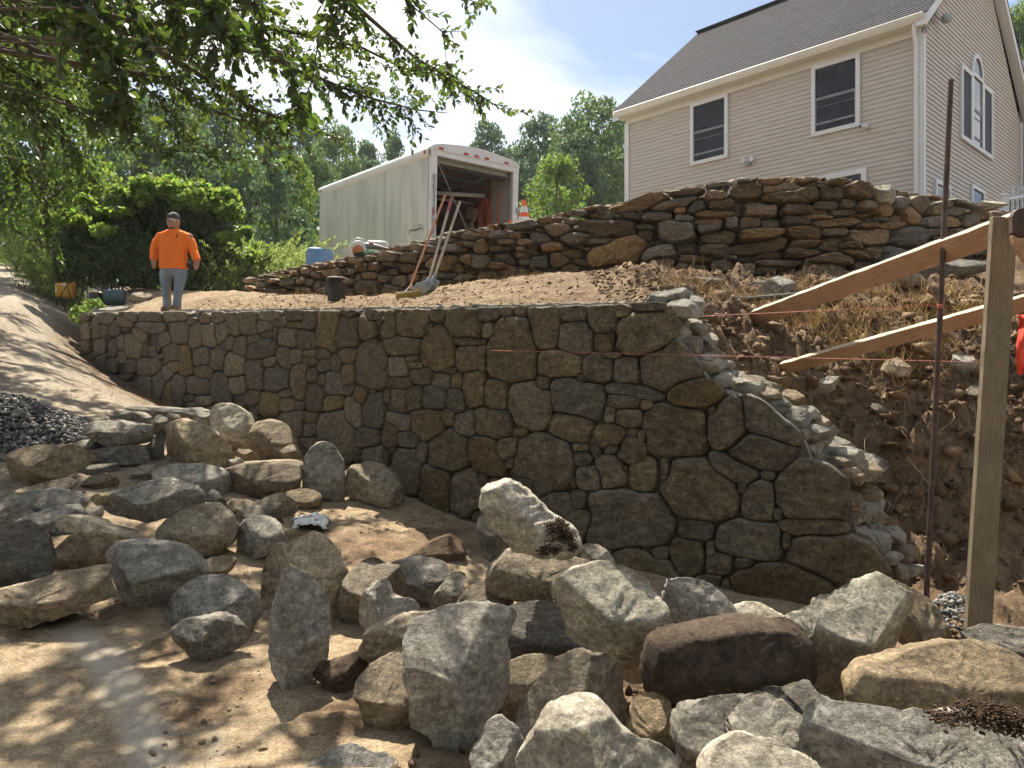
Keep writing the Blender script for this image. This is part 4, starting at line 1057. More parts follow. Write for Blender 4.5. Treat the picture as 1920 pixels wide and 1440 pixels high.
# the wall's heart rising behind the stepped end: broken stones bedded in mortar
ek = 0
for i_ in range(len(_edge) - 3):
    (x0_, y0_), (x1_, y1_) = _edge[i_], _edge[i_ + 1]
    for t_ in np.arange(0, 1, 36.0 / max(math.hypot(x1_ - x0_, y1_ - y0_), 36)):
        for row in (0, 1):
            ex_ = lerp(x0_, x1_, t_) + (6 + 24 * row) + rng.uniform(-6, 8); ey_ = lerp(y0_, y1_, t_) - (2 + 7 * row) + rng.uniform(-4, 6)
            w_ = rng.uniform(20, 40); h_ = rng.uniform(12, 22)
            an_ = np.sort(rng.uniform(0, 6.28, 9))
            pts_ = [(ex_ + math.cos(a_) * w_ * rng.uniform(0.7, 1.1), ey_ + math.sin(a_) * h_ * rng.uniform(0.7, 1.1)) for a_ in np.linspace(0, 6.28, 9, endpoint=False)]
            mm_ = MAT['mortar'] if rng.random() < 0.35 else MAT[['grey', 'tan', 'grey', 'brown'][int(rng.integers(4))]]
            rock_part('mortar_lump' if mm_ == MAT['mortar'] else 'stone', 'P', pts_, float(D1(min(ex_, 1660))) + 0.16 + 0.17 * row, mm_, 0.6, 4.2, None, wall1, 3100 + ek, 36)
            ek += 1
n_top = 0
# uneven bright bed of mortar and flat chips along the top
for px in np.arange(330, 1240, 17):
    py = float(np.interp(px, TOPX, TOPY)); d = float(D1(px)) + 0.16 + 0.18 * rng.random()
    w = rng.uniform(8, 20); h = rng.uniform(2.5, 6)
    pts = [(px - w, py + 2), (px - w * 0.6, py - h * 0.5), (px, py - h * rng.uniform(0.5, 1)), (px + w * 0.7, py - h * 0.5), (px + w, py + 2), (px, py + 5)]
    rock_part('mortar_lump', 'P', pts, d, MAT['mortar'], 0.8, 3, None, wall1, 1200 + n_top, 20)
    n_top += 1

# ---- upper dry-stone wall
U = [(590,118,150,50,-.15),(440,165,260,55,-.2),(565,165,210,55,-.12),(705,148,95,45),(730,180,110,45),(725,92,100,30,-.08),(800,90,50,25),(825,125,120,60),(930,85,90,45),(965,115,150,45,-.08),(1000,145,215,60,-.05),(1065,78,90,35),(1120,97,110,30,.1),(1155,135,105,45),(1150,175,100,35),(1210,82,75,40),(1270,120,115,75),(1365,130,105,75),(1235,168,65,40),(1290,185,70,40),(1370,185,70,65),(1430,165,50,50),(1510,180,80,75),(1480,215,80,70),(1430,228,50,30),(1560,200,60,40),(1660,195,60,50),(1690,172,110,35,.1),(1620,240,90,40),(1560,245,70,40),(1700,240,60,50),(1760,210,80,40),(1820,215,80,40),(1750,265,100,50),(890,195,130,55),(805,192,40,55),(640,182,70,65),(575,195,50,30),(590,230,80,35),(700,215,150,30),(1030,200,145,35),(1120,203,90,18),(1210,205,90,25),(1300,215,80,20),(1100,222,130,25),(300,275,225,80,-.08),(95,275,90,50),(30,305,70,40),(150,235,60,30),(170,310,120,45),(490,220,120,35),(560,280,135,80),(445,290,60,50),(440,262,80,20),(670,275,90,35),(770,245,50,45),(690,245,120,32),(845,250,80,45),(930,250,80,40),(1030,240,110,35),(1175,247,185,30,-.05),(1050,285,130,50),(1180,285,105,35),(885,300,175,60,-.08),(730,305,130,50),(1310,300,145,65),(1450,310,120,85),(1300,262,70,25),(1390,262,80,30),(890,335,230,58,-.2),(1060,330,120,30),(1180,310,75,30),(330,365,210,130,-.4),(60,345,110,30,-.15),(30,400,70,50),(100,395,70,50),(150,435,70,50),(260,320,150,30),(590,350,80,40),(700,360,110,50),(480,370,150,55,-.18),(500,405,110,50),(635,390,140,30),(640,430,100,50),(735,415,80,50),(825,390,60,25),(920,380,85,22),(1005,375,70,40),(1085,365,90,30),(1150,345,80,35),(1230,340,80,35),(950,405,165,30),(1155,388,160,45),(1260,370,130,30,.15),(1330,365,70,45),(1400,375,100,75),(840,425,60,45),(910,432,90,30),(1030,440,130,30),(1110,415,110,30),(580,425,70,40),(340,430,160,35)]
T = [(1690,770,230,50,-.15),(1600,840,150,60),(1550,1020,190,70),(1370,1045,140,100),(1375,930,85,110,.2),(1120,1055,130,110),(1590,1110,110,70),(1480,1080,120,50),(1410,1150,100,60),(1240,1170,140,50),(1000,1060,80,100),(950,1020,120,60),(860,1010,150,90),(660,1000,150,80),(880,940,80,55),(1060,890,180,60,-.1),(1290,855,120,50),(1390,840,100,50),(1280,915,90,40),(1130,945,110,60),(1560,895,130,40),(1690,905,110,50),(1770,960,130,90),(1660,1000,80,50),(1700,1040,70,50),(1200,1090,100,70),(1150,1140,90,50),(830,1090,130,60),(710,1120,80,60),(650,1170,110,60),(530,1150,100,60),(530,1245,150,110),(760,1190,110,90),(880,1160,90,60),(960,1170,80,50),(1100,1200,100,50),(700,1260,130,80),(440,1030,100,50),(300,1010,80,30),(300,1050,80,50),(250,1065,70,60),(190,1080,80,50),(120,1090,80,40),(60,1110,80,50),(140,1140,90,60),(210,1120,60,60),(280,1125,60,60),(340,1120,70,50),(400,1120,60,45),(460,1160,60,50),(570,1080,100,60),(490,1090,60,60),(90,1200,100,70),(30,1190,60,50),(60,1260,90,60),(140,1220,70,70),(390,1280,80,60),(20,1270,50,60),(180,1270,60,50),(600,930,120,60),(740,950,90,50)]
seeds2 = []
for crop, lst in (('U', U), ('T', T)):
    ox, oy, s = CROP[crop]
    for e in lst:
        seeds2.append((ox + e[0] / s, oy + e[1] / s, e[2] / s, e[3] / s, e[4] if len(e) > 4 else 0.0))
def inside2(X, Y):
    return (X > 450) & (X < 1895) & (Y > np.interp(X, UTX, UTY) - 3) & (Y < np.interp(X, UBX, UBY) + 6)
seeds2 = fill_gaps(seeds2, inside2, (450, 330, 1895, 565), lambda x, y: np.interp(x, [450, 600, 1000, 1500, 1900], [14, 15, 19, 22, 22]), n_try=1600, seed=9, jitter=0.12, aspect=(1.2, 2.8))
out2 = cells(seeds2, inside2, None, shrink=1.25, gmax=1.28, ntheta=22, p=3.4)
out2 = [c_.mean(0) + (c_ - c_.mean(0)) * (1 + 0.03 * rng.standard_normal((len(c_), 1))) for c_ in out2]
wall2 = empty('dry_stone_wall', (0, 0, 0), 0, 'dry stacked wall of brown flat stones climbing right below the house', 'stone wall')
wall2['kind'] = 'thing'
areas = sorted([(0.5 * abs(np.sum(o[:, 0] * np.roll(o[:, 1], -1) - np.roll(o[:, 0], -1) * o[:, 1])), i) for i, o in enumerate(out2)], reverse=True)
chv, chf = [], []
WD2 = rockmat('dry_wall_stone_grey', (0.085, 0.070, 0.052), (0.14, 0.118, 0.088), (0.225, 0.193, 0.148), streak=(1, 1, 5), speck=0.2, dust=0.45, dustc=(0.40, 0.36, 0.29), vary=0.35)
WD3 = rockmat('dry_wall_stone_rust', (0.13, 0.076, 0.036), (0.20, 0.127, 0.066), (0.29, 0.195, 0.11), streak=(1, 1, 4), speck=0.2, dust=0.45, dustc=(0.38, 0.33, 0.26), vary=0.35)
for rank, (ar, i) in enumerate(areas):
    if ar < 8: continue
    s = seeds2[i]
    sz = math.sqrt(ar) / F * float(D2(s[0]))
    jit = 0.06 * rng.standard_normal()
    V, fs, C = stone_on_face(out2[i], D2, 0.03 + 0.20 * sz * (0.6 + 0.6 * rng.random()), 0.24, 2500 + i, rings=(0.62, 0.9), tilt=0.3)
    C = C + np.array([0.1 * jit, -jit, 0])
    if rank < 295 and ar > 35:
        o = mk('stone', V, fs, [MAT['dry'], MAT['dry'], WD2, WD3][int(rng.integers(0, 4))], wall2); o.location = C
        o.data.set_sharp_from_angle(angle=math.radians(30))
    else:
        b = len(chv); chv += list(V + C); chf += [tuple(q + b for q in f) for f in fs]
if chv:
    tag(mk('small_packing_stones', chv, chf, MAT['dry'], wall2), kind='stuff')
# rough rubble heart of the wall behind the facing stones
def heart():
    cols = np.linspace(458, 1895, 150)
    d = D2(cols); x = (cols - CX) / F * d
    zt = (CY - np.interp(cols, UTX, UTY)) / F * d - 0.10
    zb = (CY - np.interp(cols, UBX, UBY)) / F * d - 0.3
    V = []
    prof = [(0.26, 0), (0.27, 0.5), (0.28, 1), (0.38, 1), (0.62, 1), (0.66, 0)]
    for off, lev in prof:
        y = d + off
        n = fbm(np.stack([x * 5, y * 5, 0 * x + lev * 7], -1), 3, 77)
        V.append(np.stack([x, y + 0.03 * n, zb + (zt - zb) * lev + 0.05 * n * (lev == 1)], -1))
    V = np.vstack(V); n = len(cols)
    idx = np.arange(len(prof) * n).reshape(len(prof), n)
    q = np.stack([idx[:-1, :-1], idx[:-1, 1:], idx[1:, 1:], idx[1:, :-1]], -1).reshape(-1, 4)
    o = mk('rubble_core', V, q, MAT['joint'], wall2); fix_normals(o)
heart()
# crest: flat stones lying across the top so that it has a lit upper face
n_c = 0
for px in np.arange(470, 1880, 21):
    py = float(np.interp(px, UTX, UTY)) + 1; d = float(D2(px)) + 0.28
    w = rng.uniform(9, 17); h = rng.uniform(4, 8)
    pts = [(px - w, py + 3), (px - w * 0.7, py - h * 0.3), (px - w * 0.1, py - h * rng.uniform(0.3, 0.8)), (px + w * 0.7, py - h * 0.4), (px + w, py + 3), (px, py + h * 0.8)]
    rock_part('stone', 'P', pts, d, MAT['dry'] if rng.random() < 0.6 else MAT['tan'], 0.9, 3.5, None, wall2, 1500 + n_c, 20)
    n_c += 1
# ------------------------------------------------------------------ house
MAT['siding'] = plain('beige_vinyl_siding', (0.52, 0.462, 0.40), 0.55, var=0.05, scale=3, spec=0.3)
MAT['white'] = plain('white_trim_paint', (0.68, 0.68, 0.67), 0.5, var=0.04, scale=4)
MAT['cream'] = plain('cream_gutter_paint', (0.63, 0.61, 0.54), 0.5, var=0.06, scale=4)
MAT['glass'] = plain('dark_window_glass', (0.018, 0.022, 0.03), 0.08, var=0.2, spec=0.6)
MAT['screen'] = plain('insect_screen', (0.022, 0.026, 0.035), 0.6, var=0.3, scale=2, spec=0.3)
MAT['screenrail'] = plain('grey_sash_rail', (0.20, 0.21, 0.23), 0.5)
def shingle_mat():
    t = NT('asphalt_shingles')
    v = t.vec('Object', rnd=False)
    br = t.n.new('ShaderNodeTexBrick')
    mp = t.n.new('ShaderNodeMapping'); mp.inputs['Rotation'].default_value = (0, 0, math.pi / 2)
    t.l.new(v, mp.inputs[0]); t.l.new(mp.outputs[0], br.inputs['Vector'])
    br.inputs['Color1'].default_value = (0.028, 0.029, 0.036, 1); br.inputs['Color2'].default_value = (0.050, 0.051, 0.061, 1)
    br.inputs['Mortar'].default_value = (0.03, 0.028, 0.03, 1)
    br.inputs['Scale'].default_value = 1.0; br.inputs['Mortar Size'].default_value = 0.006
    br.inputs['Brick Width'].default_value = 0.30; br.inputs['Row Height'].default_value = 0.1093
    c = t.mix(0.55, br.outputs['Color'], t.ramp(t.noise(9, 6, 0.7, v), [(0.3, (0.025, 0.025, 0.031)), (0.7, (0.056, 0.056, 0.067))]))
    spk = t.ramp(t.noise(5, 6, 0.75, t.vec('Object', scale=(3, 1, 1), rnd=False)), [(0.64, 0.0), (0.70, 1.0)])
    c = t.mix(t.math('MULTIPLY', spk, 0.4), c, (0.30, 0.285, 0.27))
    t.set('Base Color', c); t.set('Roughness', 0.95); t.set('Specular IOR Level', 0.15)
    t.set('Normal', t.bump(t.noise(120, 4, 0.7, v), 0.5, 0.004))
    return t.m
MAT['shingle'] = shingle_mat()
HA = math.atan2(0.688, 0.726)
HR = Vector((8.283, 15.1, 0))
house = empty('house', HR, HA, 'two storey beige clapboard house with grey shingle roof and white trim', 'house')
LE, LG = 7.487, 7.85               # length of the eave side, width of the gable side
def hw_e(px, py):                   # picture point on the eave wall -> (along, z)
    a = (px - CX) / F
    y = (HR.x - HR.y * a) / (0.688 + 0.726 * a)
    return y, (CY - py) / F * (HR.y + 0.726 * y)
def hw_g(px, py):
    a = (px - CX) / F
    x = (HR.y * a - HR.x) / (0.726 - 0.688 * a)
    return x, (CY - py) / F * (HR.y + 0.688 * x)
Z0, ZE, ZR = 1.9, 6.93, 10.75       # foot, top of the siding, ridge
COURSE = 0.1016
m = MB(); m.box((LG / 2, LE / 2, (Z0 + ZE) / 2), (LG - 0.06, LE - 0.06, ZE - Z0))
m.add([(0.05, 0.03, ZE), (LG - 0.05, 0.03, ZE), (LG / 2, 0.03, ZR - 0.25), (0.05, LE - 0.03, ZE), (LG - 0.05, LE - 0.03, ZE), (LG / 2, LE - 0.03, ZR - 0.25)],
      [(0, 1, 2), (3, 5, 4), (0, 3, 4, 1), (0, 2, 5, 3), (1, 4, 5, 2)])
hwall = m.build('wall', MAT['siding'], house)
def board_mesh(L, axis):
    prof = [(0.0, 0.0), (0.022, 0.0), (0.022, 0.004), (0.003, COURSE + 0.004), (0.0, COURSE + 0.004)]
    vs, fs = [], []
    for e in (0, 1):
        for o, z in prof:
            vs.append((-o, e * L, z) if axis == 'y' else (e * L, -o, z))
    n = len(prof)
    for k in range(n):
        fs.append((k, (k + 1) % n, n + (k + 1) % n, n + k))
    fs += [tuple(range(n))[::-1], tuple(range(n, 2 * n))]
    return vs, fs
vs, fs = board_mesh(LE - 0.08, 'y')
b0 = mk('siding_board', vs, fs, MAT['siding'], hwall, False); fix_normals(b0)
b0.location = (0.02, 0.04, Z0)
k = 1
while Z0 + k * COURSE < ZE - 0.02:
    c = b0.copy(); COL.objects.link(c); c.parent = hwall; c.location = (0.02, 0.04, Z0 + k * COURSE); k += 1
k = 0
full = None
while Z0 + k * COURSE < ZR - 0.5:
    z = Z0 + k * COURSE
    ins = 0.04 if z + COURSE < ZE else 0.06 + (z + COURSE - ZE) / (ZR - 0.1 - ZE) * LG / 2
    if ins == 0.04 and full is not None:
        c = full.copy(); COL.objects.link(c); c.parent = hwall; c.location = (0.04, 0.02, z)
    else:
        vs, fs = board_mesh(LG - 2 * ins, 'x')
        c = mk('siding_board', vs, fs, MAT['siding'], hwall, False); fix_normals(c); c.location = (ins, 0.02, z)
        if ins == 0.04: full = c
    k += 1
# corner boards
m = MB(); m.box((-0.015, 0.05, (Z0 + ZE) / 2), (0.05, 0.14, ZE - Z0)); m.build('corner_board', MAT['white'], house)
m = MB(); m.box((0.07, -0.018, (Z0 + ZE) / 2), (0.13, 0.045, ZE - Z0)); m.build('corner_board', MAT['white'], house)
m = MB(); m.box((-0.015, LE - 0.05, (Z0 + ZE) / 2), (0.05, 0.14, ZE - Z0)); m.build('corner_board', MAT['white'], house)
m = MB(); m.box((LG - 0.06, -0.018, (Z0 + ZE) / 2), (0.13, 0.045, ZE - Z0)); m.build('corner_board', MAT['white'], house)
# downpipe beside the corner
m = MB(); m.tube([(-0.27, 0.05, ZE + 0.12), (-0.26, 0.06, ZE - 0.02), (-0.08, 0.08, ZE - 0.22), (-0.075, 0.08, ZE - 0.4), (-0.075, 0.08, Z0)], 0.042, 10)
m.build('downpipe', MAT['white'], house, angle=40)
# eaves: frieze, soffit, fascia gutter
m = MB(); m.box((-0.02, LE / 2, ZE + 0.06), (0.045, LE - 0.02, 0.16)); m.build('frieze_board', MAT['cream'], house)
m = MB(); m.box((-0.16, LE / 2, ZE + 0.145), (0.32, LE + 0.25, 0.03)); m.build('soffit', MAT['cream'], house)
m = MB()
gp_ = [(-0.24, ZE + 0.135), (-0.31, ZE + 0.13), (-0.345, ZE + 0.17), (-0.37, ZE + 0.22), (-0.385, ZE + 0.275), (-0.375, ZE + 0.285), (-0.24, ZE + 0.275)]
vs = [(x, y, z) for y in (-0.14, LE + 0.14) for x, z in gp_]
n = len(gp_)
m.add(vs, [(k, (k + 1) % n, n + (k + 1) % n, n + k) for k in range(n)] + [tuple(range(n)), tuple(range(n, 2 * n))[::-1]])
o = m.build('gutter', MAT['cream'], house); fix_normals(o)
# roof: overlapping courses of shingles on both slopes
EX = -0.34
ez = ZE + 0.285
def slope(sign):
    vs, fs = [], []
    nC = 40
    x0, z0 = (EX, ez); x1, z1 = (LG / 2, ZR)
    for k in range(nC):
        a = k / nC; b = (k + 1.12) / nC
        t = 0.014
        nx, nz = -(z1 - z0), (x1 - x0); L = math.hypot(nx, nz); nx, nz = nx / L, nz / L
        pa = (lerp(x0, x1, a) + nx * t, lerp(z0, z1, a) + nz * t); pb = (lerp(x0, x1, b) + nx * 0.002, lerp(z0, z1, b) + nz * 0.002)
        pc = (lerp(x0, x1, a), lerp(z0, z1, a))
        bi = len(vs)
        for (px_, pz_) in (pc, pa, pb):
            xx = px_ if sign > 0 else LG - px_
            vs += [(xx, -0.22, pz_), (xx, LE + 0.22, pz_)]
        fs += [(bi, bi + 1, bi + 3, bi + 2), (bi + 2, bi + 3, bi + 5, bi + 4)]
    o = mk('roof_slope', vs, fs, MAT['shingle'], house, False)
    return o
slope(1); slope(-1)
m = MB()
for sgn in (1, -1):
    for yy in (-0.10, LE + 0.10):
        p = [(EX + 0.02, ez - 0.02), (LG / 2, ZR - 0.02), (LG / 2, ZR - 0.24), (EX + 0.02, ez - 0.24)]
        vs = [((x if sgn > 0 else LG - x), yy + d_, z) for d_ in (-0.11, 0.11) for x, z in p]
        mm = MB().add(vs, [(0, 1, 2, 3), (7, 6, 5, 4), (0, 4, 5, 1), (1, 5, 6, 2), (2, 6, 7, 3), (3, 7, 4, 0)])
        o = mm.build('rake_board', MAT['white'], house); fix_normals(o)
m = MB(); m.box((LG / 2, LE / 2, ZR + 0.01), (0.3, LE + 0.44, 0.03)); m.build('ridge_cap', MAT['shingle'], house)

def window(x0, x1, z0, z1, face, name='window', rail=True, trim=0.09, glassm='screen', sash=True):
    """double-hung window on a wall face: face 'e' (eave side) or 'g' (gable)"""
    w = empty(name); w.parent = house
    def bx(u0, u1, v0, v1, out, dep, mat, nm):
        mm = MB()
        if face == 'e': mm.box((-out, (u0 + u1) / 2, (v0 + v1) / 2), (dep, abs(u1 - u0), v1 - v0))
        else: mm.box(((u0 + u1) / 2, -out, (v0 + v1) / 2), (abs(u1 - u0), dep, v1 - v0))
        return mm.build(nm, mat, w)
    for (a, b, c, d) in ((x0, x1, z1 - trim, z1), (x0, x1, z0, z0 + trim), (x0, x0 + trim, z0 + trim, z1 - trim), (x1 - trim, x1, z0 + trim, z1 - trim)):
        bx(a, b, c, d, 0.022, 0.06, MAT['white'], 'trim')
    bx(x0 + trim, x1 - trim, z0 + trim, z1 - trim, 0.012, 0.02, MAT[glassm], 'pane')
    if sash:
        zm = (z0 + z1) / 2 + 0.02
        bx(x0 + trim, x1 - trim, zm - 0.03, zm + 0.03, 0.028, 0.016, MAT['screenrail'], 'meeting_rail')
        bx(x0 + trim, x1 - trim, zm - 0.19, zm - 0.18, 0.027, 0.012, MAT['screenrail'], 'screen_bar')
        bx(x0 + trim, x1 - trim, z0 + trim + 0.14, z0 + trim + 0.19, 0.028, 0.016, MAT['screenrail'], 'bottom_rail')
        bx(x0 + trim, x0 + trim + 0.025, z0 + trim, zm - 0.03, 0.026, 0.014, MAT['screenrail'], 'stile')
        bx(x1 - trim - 0.025, x1 - trim, z0 + trim, zm - 0.03, 0.026, 0.014, MAT['screenrail'], 'stile')
    return w
for (pl, pr, pb) in ((1295.6, 1366, 312), (1522.3, 1613.6, 258)):
    ya, zb = hw_e(pl, pb); yb, _ = hw_e(pr, pb)
    window(min(ya, yb), max(ya, yb), zb, ZE + 0.0, 'e')
ya, zt = hw_e(1626, 314); yb, _ = hw_e(1530, 336)
window(ya, yb, Z0 + 0.3, zt, 'e', trim=0.11, glassm='glass', sash=False)
xa, zb = hw_g(1799.5, 260); xb, _ = hw_g(1858.5, 300)
_, zt = hw_g(1799.5, 119)
w3 = (xb - xa) / 3.0
window(xa, xa + w3 * 1.0, zb, zt, 'g', trim=0.10, sash=False)
window(xb - w3 * 1.0, xb, zb, zt, 'g', trim=0.10, sash=False)
wc = window(xa + w3 - 0.02, xb - w3 + 0.02, zb + 0.003, zt + 0.06, 'g', trim=0.085, glassm='glass', sash=True)
# half-round light above the middle sash
cxm, rr = (xa + xb) / 2, (w3 + 0.04) / 2
def halfround(r0, r1, out, dep, mat, nm):
    vs, fs = [], []
    n = 20
    for k in range(n + 1):
        a = math.pi * k / n
        for r_ in (r0, r1):
            for o_ in (out - dep / 2, out + dep / 2):
                vs.append((cxm + r_ * math.cos(a), -o_, zt + 0.06 + r_ * 1.15 * math.sin(a)))
    for k in range(n):
        b = k * 4
        fs += [(b, b + 4, b + 5, b + 1), (b + 2, b + 3, b + 7, b + 6), (b + 1, b + 5, b + 7, b + 3), (b, b + 2, b + 6, b + 4)]
    o = mk(nm, vs, fs, mat, wc, False); fix_normals(o)
halfround(rr - 0.09, rr, 0.024, 0.06, MAT['white'], 'arch_trim')
halfround(0.001, rr - 0.09, 0.012, 0.02, MAT['glass'], 'arch_pane')
for (pl, pr, pt) in ((1751, 1779, 335), (1819, 1843, 344.5)):
    xa, zt2 = hw_g(pl, pt); xb, _ = hw_g(pr, pt)
    window(xa, xb, zt2 - 1.6, zt2, 'g', trim=0.09, glassm='glass', sash=False)
# lamps and camera
MAT['lampgrey'] = plain('grey_lamp_housing', (0.30, 0.33, 0.32), 0.5)
MAT['lampglass'] = plain('lamp_glass', (0.62, 0.64, 0.62), 0.2)
fl = empty('floodlight'); fl.parent = house
yf, zf = hw_e(1405, 305)
MB().box((-0.05, yf, zf - 0.03), (0.08, 0.10, 0.10), bev=0.01).build('mount', MAT['lampgrey'], fl)
for s in (-1, 1):
    MB().lathe((-0.10, yf + 0.12 * s, zf + 0.04), [(0.02, -0.10), (0.045, -0.06), (0.062, 0.0), (0.066, 0.03), (0.05, 0.034)], 14, Matrix.Rotation(math.radians(-90), 3, 'Y') @ Matrix.Rotation(0.3 * s, 3, 'X')).build('lamp_head', MAT['lampglass'], fl, angle=40)
xf, zf = hw_g(1755, 40)
fl2 = empty('floodlight'); fl2.parent = house
MB().box((xf - 0.25, -0.10, zf - 0.02), (0.3, 0.05, 0.05), bev=0.008).build('arm', MAT['lampgrey'], fl2)
MB().lathe((xf, -0.18, zf), [(0.03, -0.10), (0.07, -0.06), (0.10, 0.02), (0.11, 0.08), (0.09, 0.09)], 12, Matrix.Rotation(math.radians(70), 3, 'Y')).build('lamp_head', MAT['lampgrey'], fl2, angle=40)
yc, zc = hw_e(1627, 238)
cmr = empty('security_camera'); cmr.parent = house
MB().lathe((-0.05, yc, zc), [(0.035, -0.04), (0.045, 0.0), (0.045, 0.05)], 14, Matrix.Rotation(math.radians(-90), 3, 'Y')).build('mount', MAT['white'], cmr, angle=40)
MB().lathe((-0.12, yc + 0.04, zc - 0.01), [(0.045, -0.06), (0.05, 0.0), (0.05, 0.07), (0.042, 0.08)], 14, Matrix.Rotation(math.radians(-90), 3, 'Y') @ Matrix.Rotation(-0.5, 3, 'X')).build('camera_body', MAT['white'], cmr, angle=40)
MB().lathe((-0.195, yc + 0.075, zc - 0.01), [(0.032, 0.0), (0.034, 0.01), (0.02, 0.013)], 14, Matrix.Rotation(math.radians(-90), 3, 'Y') @ Matrix.Rotation(-0.5, 3, 'X')).build('lens', MAT['glass'], cmr, angle=40)

# porch wing behind the right end of the gable
wing = empty('porch_wing', HR, HA, 'white trimmed porch wing with a column at the right edge behind the gable', 'porch')
MB().box((LG + 1.8, 1.2, (Z0 + 8.4) / 2), (3.2, 3.2, 8.4 - Z0)).build('wall', MAT['siding'], wing)
for k in range(62):
    c = b0.copy(); COL.objects.link(c); c.parent = wing; c.scale = (1, 3.1 / (LE - 0.08), 1); c.location = (LG + 0.19, -0.38, Z0 + 0.1 + k * COURSE)
MB().box((LG + 1.7, 1.1, 8.5), (3.8, 3.8, 0.22)).build('fascia', MAT['white'], wing)
MB().box((LG + 0.15, -0.45, 7.35), (0.5, 0.5, 0.3)).build('beam', MAT['white'], wing)
MB().box((LG + 0.22, -0.45, 4.6), (0.22, 0.22, 5.3)).build('column', MAT['white'], wing)
# stair rail with newel at the foot of the gable
rl = empty('stair_railing', (0, 0, 0), 0, 'white railing with a capped newel post beyond the wall at the right', 'railing')
dn = 13.6
a_, b_ = P(1883, 367, dn), P(1883, 420, dn)
MB().box(((a_ + b_) / 2), (0.10, 0.10, (a_ - b_).length)).build('newel_post', MAT['white'], rl)
MB().lathe(a_, [(0.085, -0.01), (0.085, 0.02), (0.05, 0.035), (0.01, 0.05)], 4).build('post_cap', MAT['white'], rl)
MB().tube([P(1888, 374, dn), P(1960, 362, dn + 1.0)], 0.03, 6).build('handrail', MAT['white'], rl)
MAT['iron'] = plain('black_iron', (0.03, 0.03, 0.032), 0.5)
for k in range(7):
    px_ = 1894 + k * 9
    MB().tube([P(px_, 374 - (px_ - 1888) * 0.166, dn + (px_ - 1888) / 72), P(px_, 420, dn + (px_ - 1888) / 72)], 0.009, 5).build('baluster', MAT['iron'], rl)
fn = empty('lattice_panel', (0, 0, 0), 0, 'small white lattice panel behind the railing at the right edge', 'lattice')
dl = 15.2
for k in range(7):
    MB().tube([P(1898 + k * 8, 400, dl), P(1912 + k * 8, 350, dl)], 0.012, 4).build('slat', MAT['white'], fn)
    MB().tube([P(1912 + k * 8, 400, dl + 0.02), P(1898 + k * 8, 350, dl + 0.02)], 0.012, 4).build('slat', MAT['white'], fn)
MB().tube([P(1899, 410, dl - 0.03), P(1899, 347, dl - 0.03)], 0.025, 6).build('post', MAT['white'], fn)

# ------------------------------------------------------------------ cargo trailer
def tskin():
    t = NT('weathered_trailer_skin')
    st = t.noise(2.2, 5, 0.55, t.vec('Object', scale=(1, 1.6, 0.3)))
    c = t.ramp(st, [(0.3, (0.40, 0.43, 0.37)), (0.55, (0.56, 0.59, 0.52)), (0.75, (0.64, 0.66, 0.60))])
    c = t.mix(t.ramp(t.noise(9, 7, 0.7, t.vec('Object')), [(0.55, 0.0), (0.75, 0.5)]), c, (0.34, 0.34, 0.28))
    t.set('Base Color', c); t.set('Roughness', 0.5); t.set('Specular IOR Level', 0.35)
    return t.m
MAT['tside'] = tskin()
MAT['troof'] = plain('trailer_roof_cap', (0.70, 0.71, 0.69), 0.4, var=0.06)
MAT['tpost'] = plain('trailer_frame_white', (0.66, 0.66, 0.66), 0.4, var=0.08)
MAT['redlens'] = plain('red_lens', (0.42, 0.02, 0.02), 0.2, spec=0.6)
MAT['ply'] = plain('red_brown_plywood', (0.26, 0.085, 0.045), 0.7, var=0.35, scale=5)
MAT['plyc'] = plain('ceiling_plywood', (0.30, 0.17, 0.10), 0.7, var=0.25, scale=3)
MAT['panelw'] = plain('dull_white_liner', (0.46, 0.45, 0.42), 0.6, var=0.12, scale=3)
MAT['darkfloor'] = plain('dark_trailer_floor', (0.06, 0.05, 0.045), 0.8, var=0.3)
MAT['steel'] = plain('galvanised_steel', (0.32, 0.33, 0.34), 0.4, 0.7)
MAT['ink'] = plain('black_marker_ink', (0.02, 0.02, 0.02), 0.6)
TA = math.atan2(0.62, 0.78)
TRL = (-1.727, 15.4, 2.42)
tr = empty('cargo_trailer', TRL, TA, 'long white enclosed cargo trailer with its rear end wide open', 'trailer')
tr.rotation_euler = (math.radians(2.1), 0, TA)
TW, TL, TH = 2.3, 5.4, 2.24
np_ = 6
for k in range(np_):
    y0, y1 = 0.06 + k * (TL - 0.06) / np_, 0.06 + (k + 1) * (TL - 0.06) / np_
    MB().box((0.012, (y0 + y1) / 2, TH / 2), (0.024, y1 - y0 - 0.008, TH), bev=0.004).build('side_panel', MAT['tside'], tr)
    MB().box((TW - 0.012, (y0 + y1) / 2, TH / 2), (0.024, y1 - y0 - 0.008, TH)).build('side_panel', MAT['tside'], tr)
m = MB()
for k in range(np_ * 2):
    y = 0.06 + (k + 0.05) * (TL - 0.06) / np_ / 2
    for j in range(18):
        z = 0.08 + j * 0.123
        m.add([(-0.005, y, z), (0, y - 0.012, z), (0, y, z - 0.012), (0, y + 0.012, z), (0, y, z + 0.012)], [(0, 1, 2), (0, 2, 3), (0, 3, 4), (0, 4, 1)])
tag(m.build('rivets', MAT['steel'], tr), kind='stuff')
MB().box((TW / 2, TL - 0.03, TH / 2), (TW - 0.05, 0.06, TH)).build('front_panel', MAT['tside'], tr)
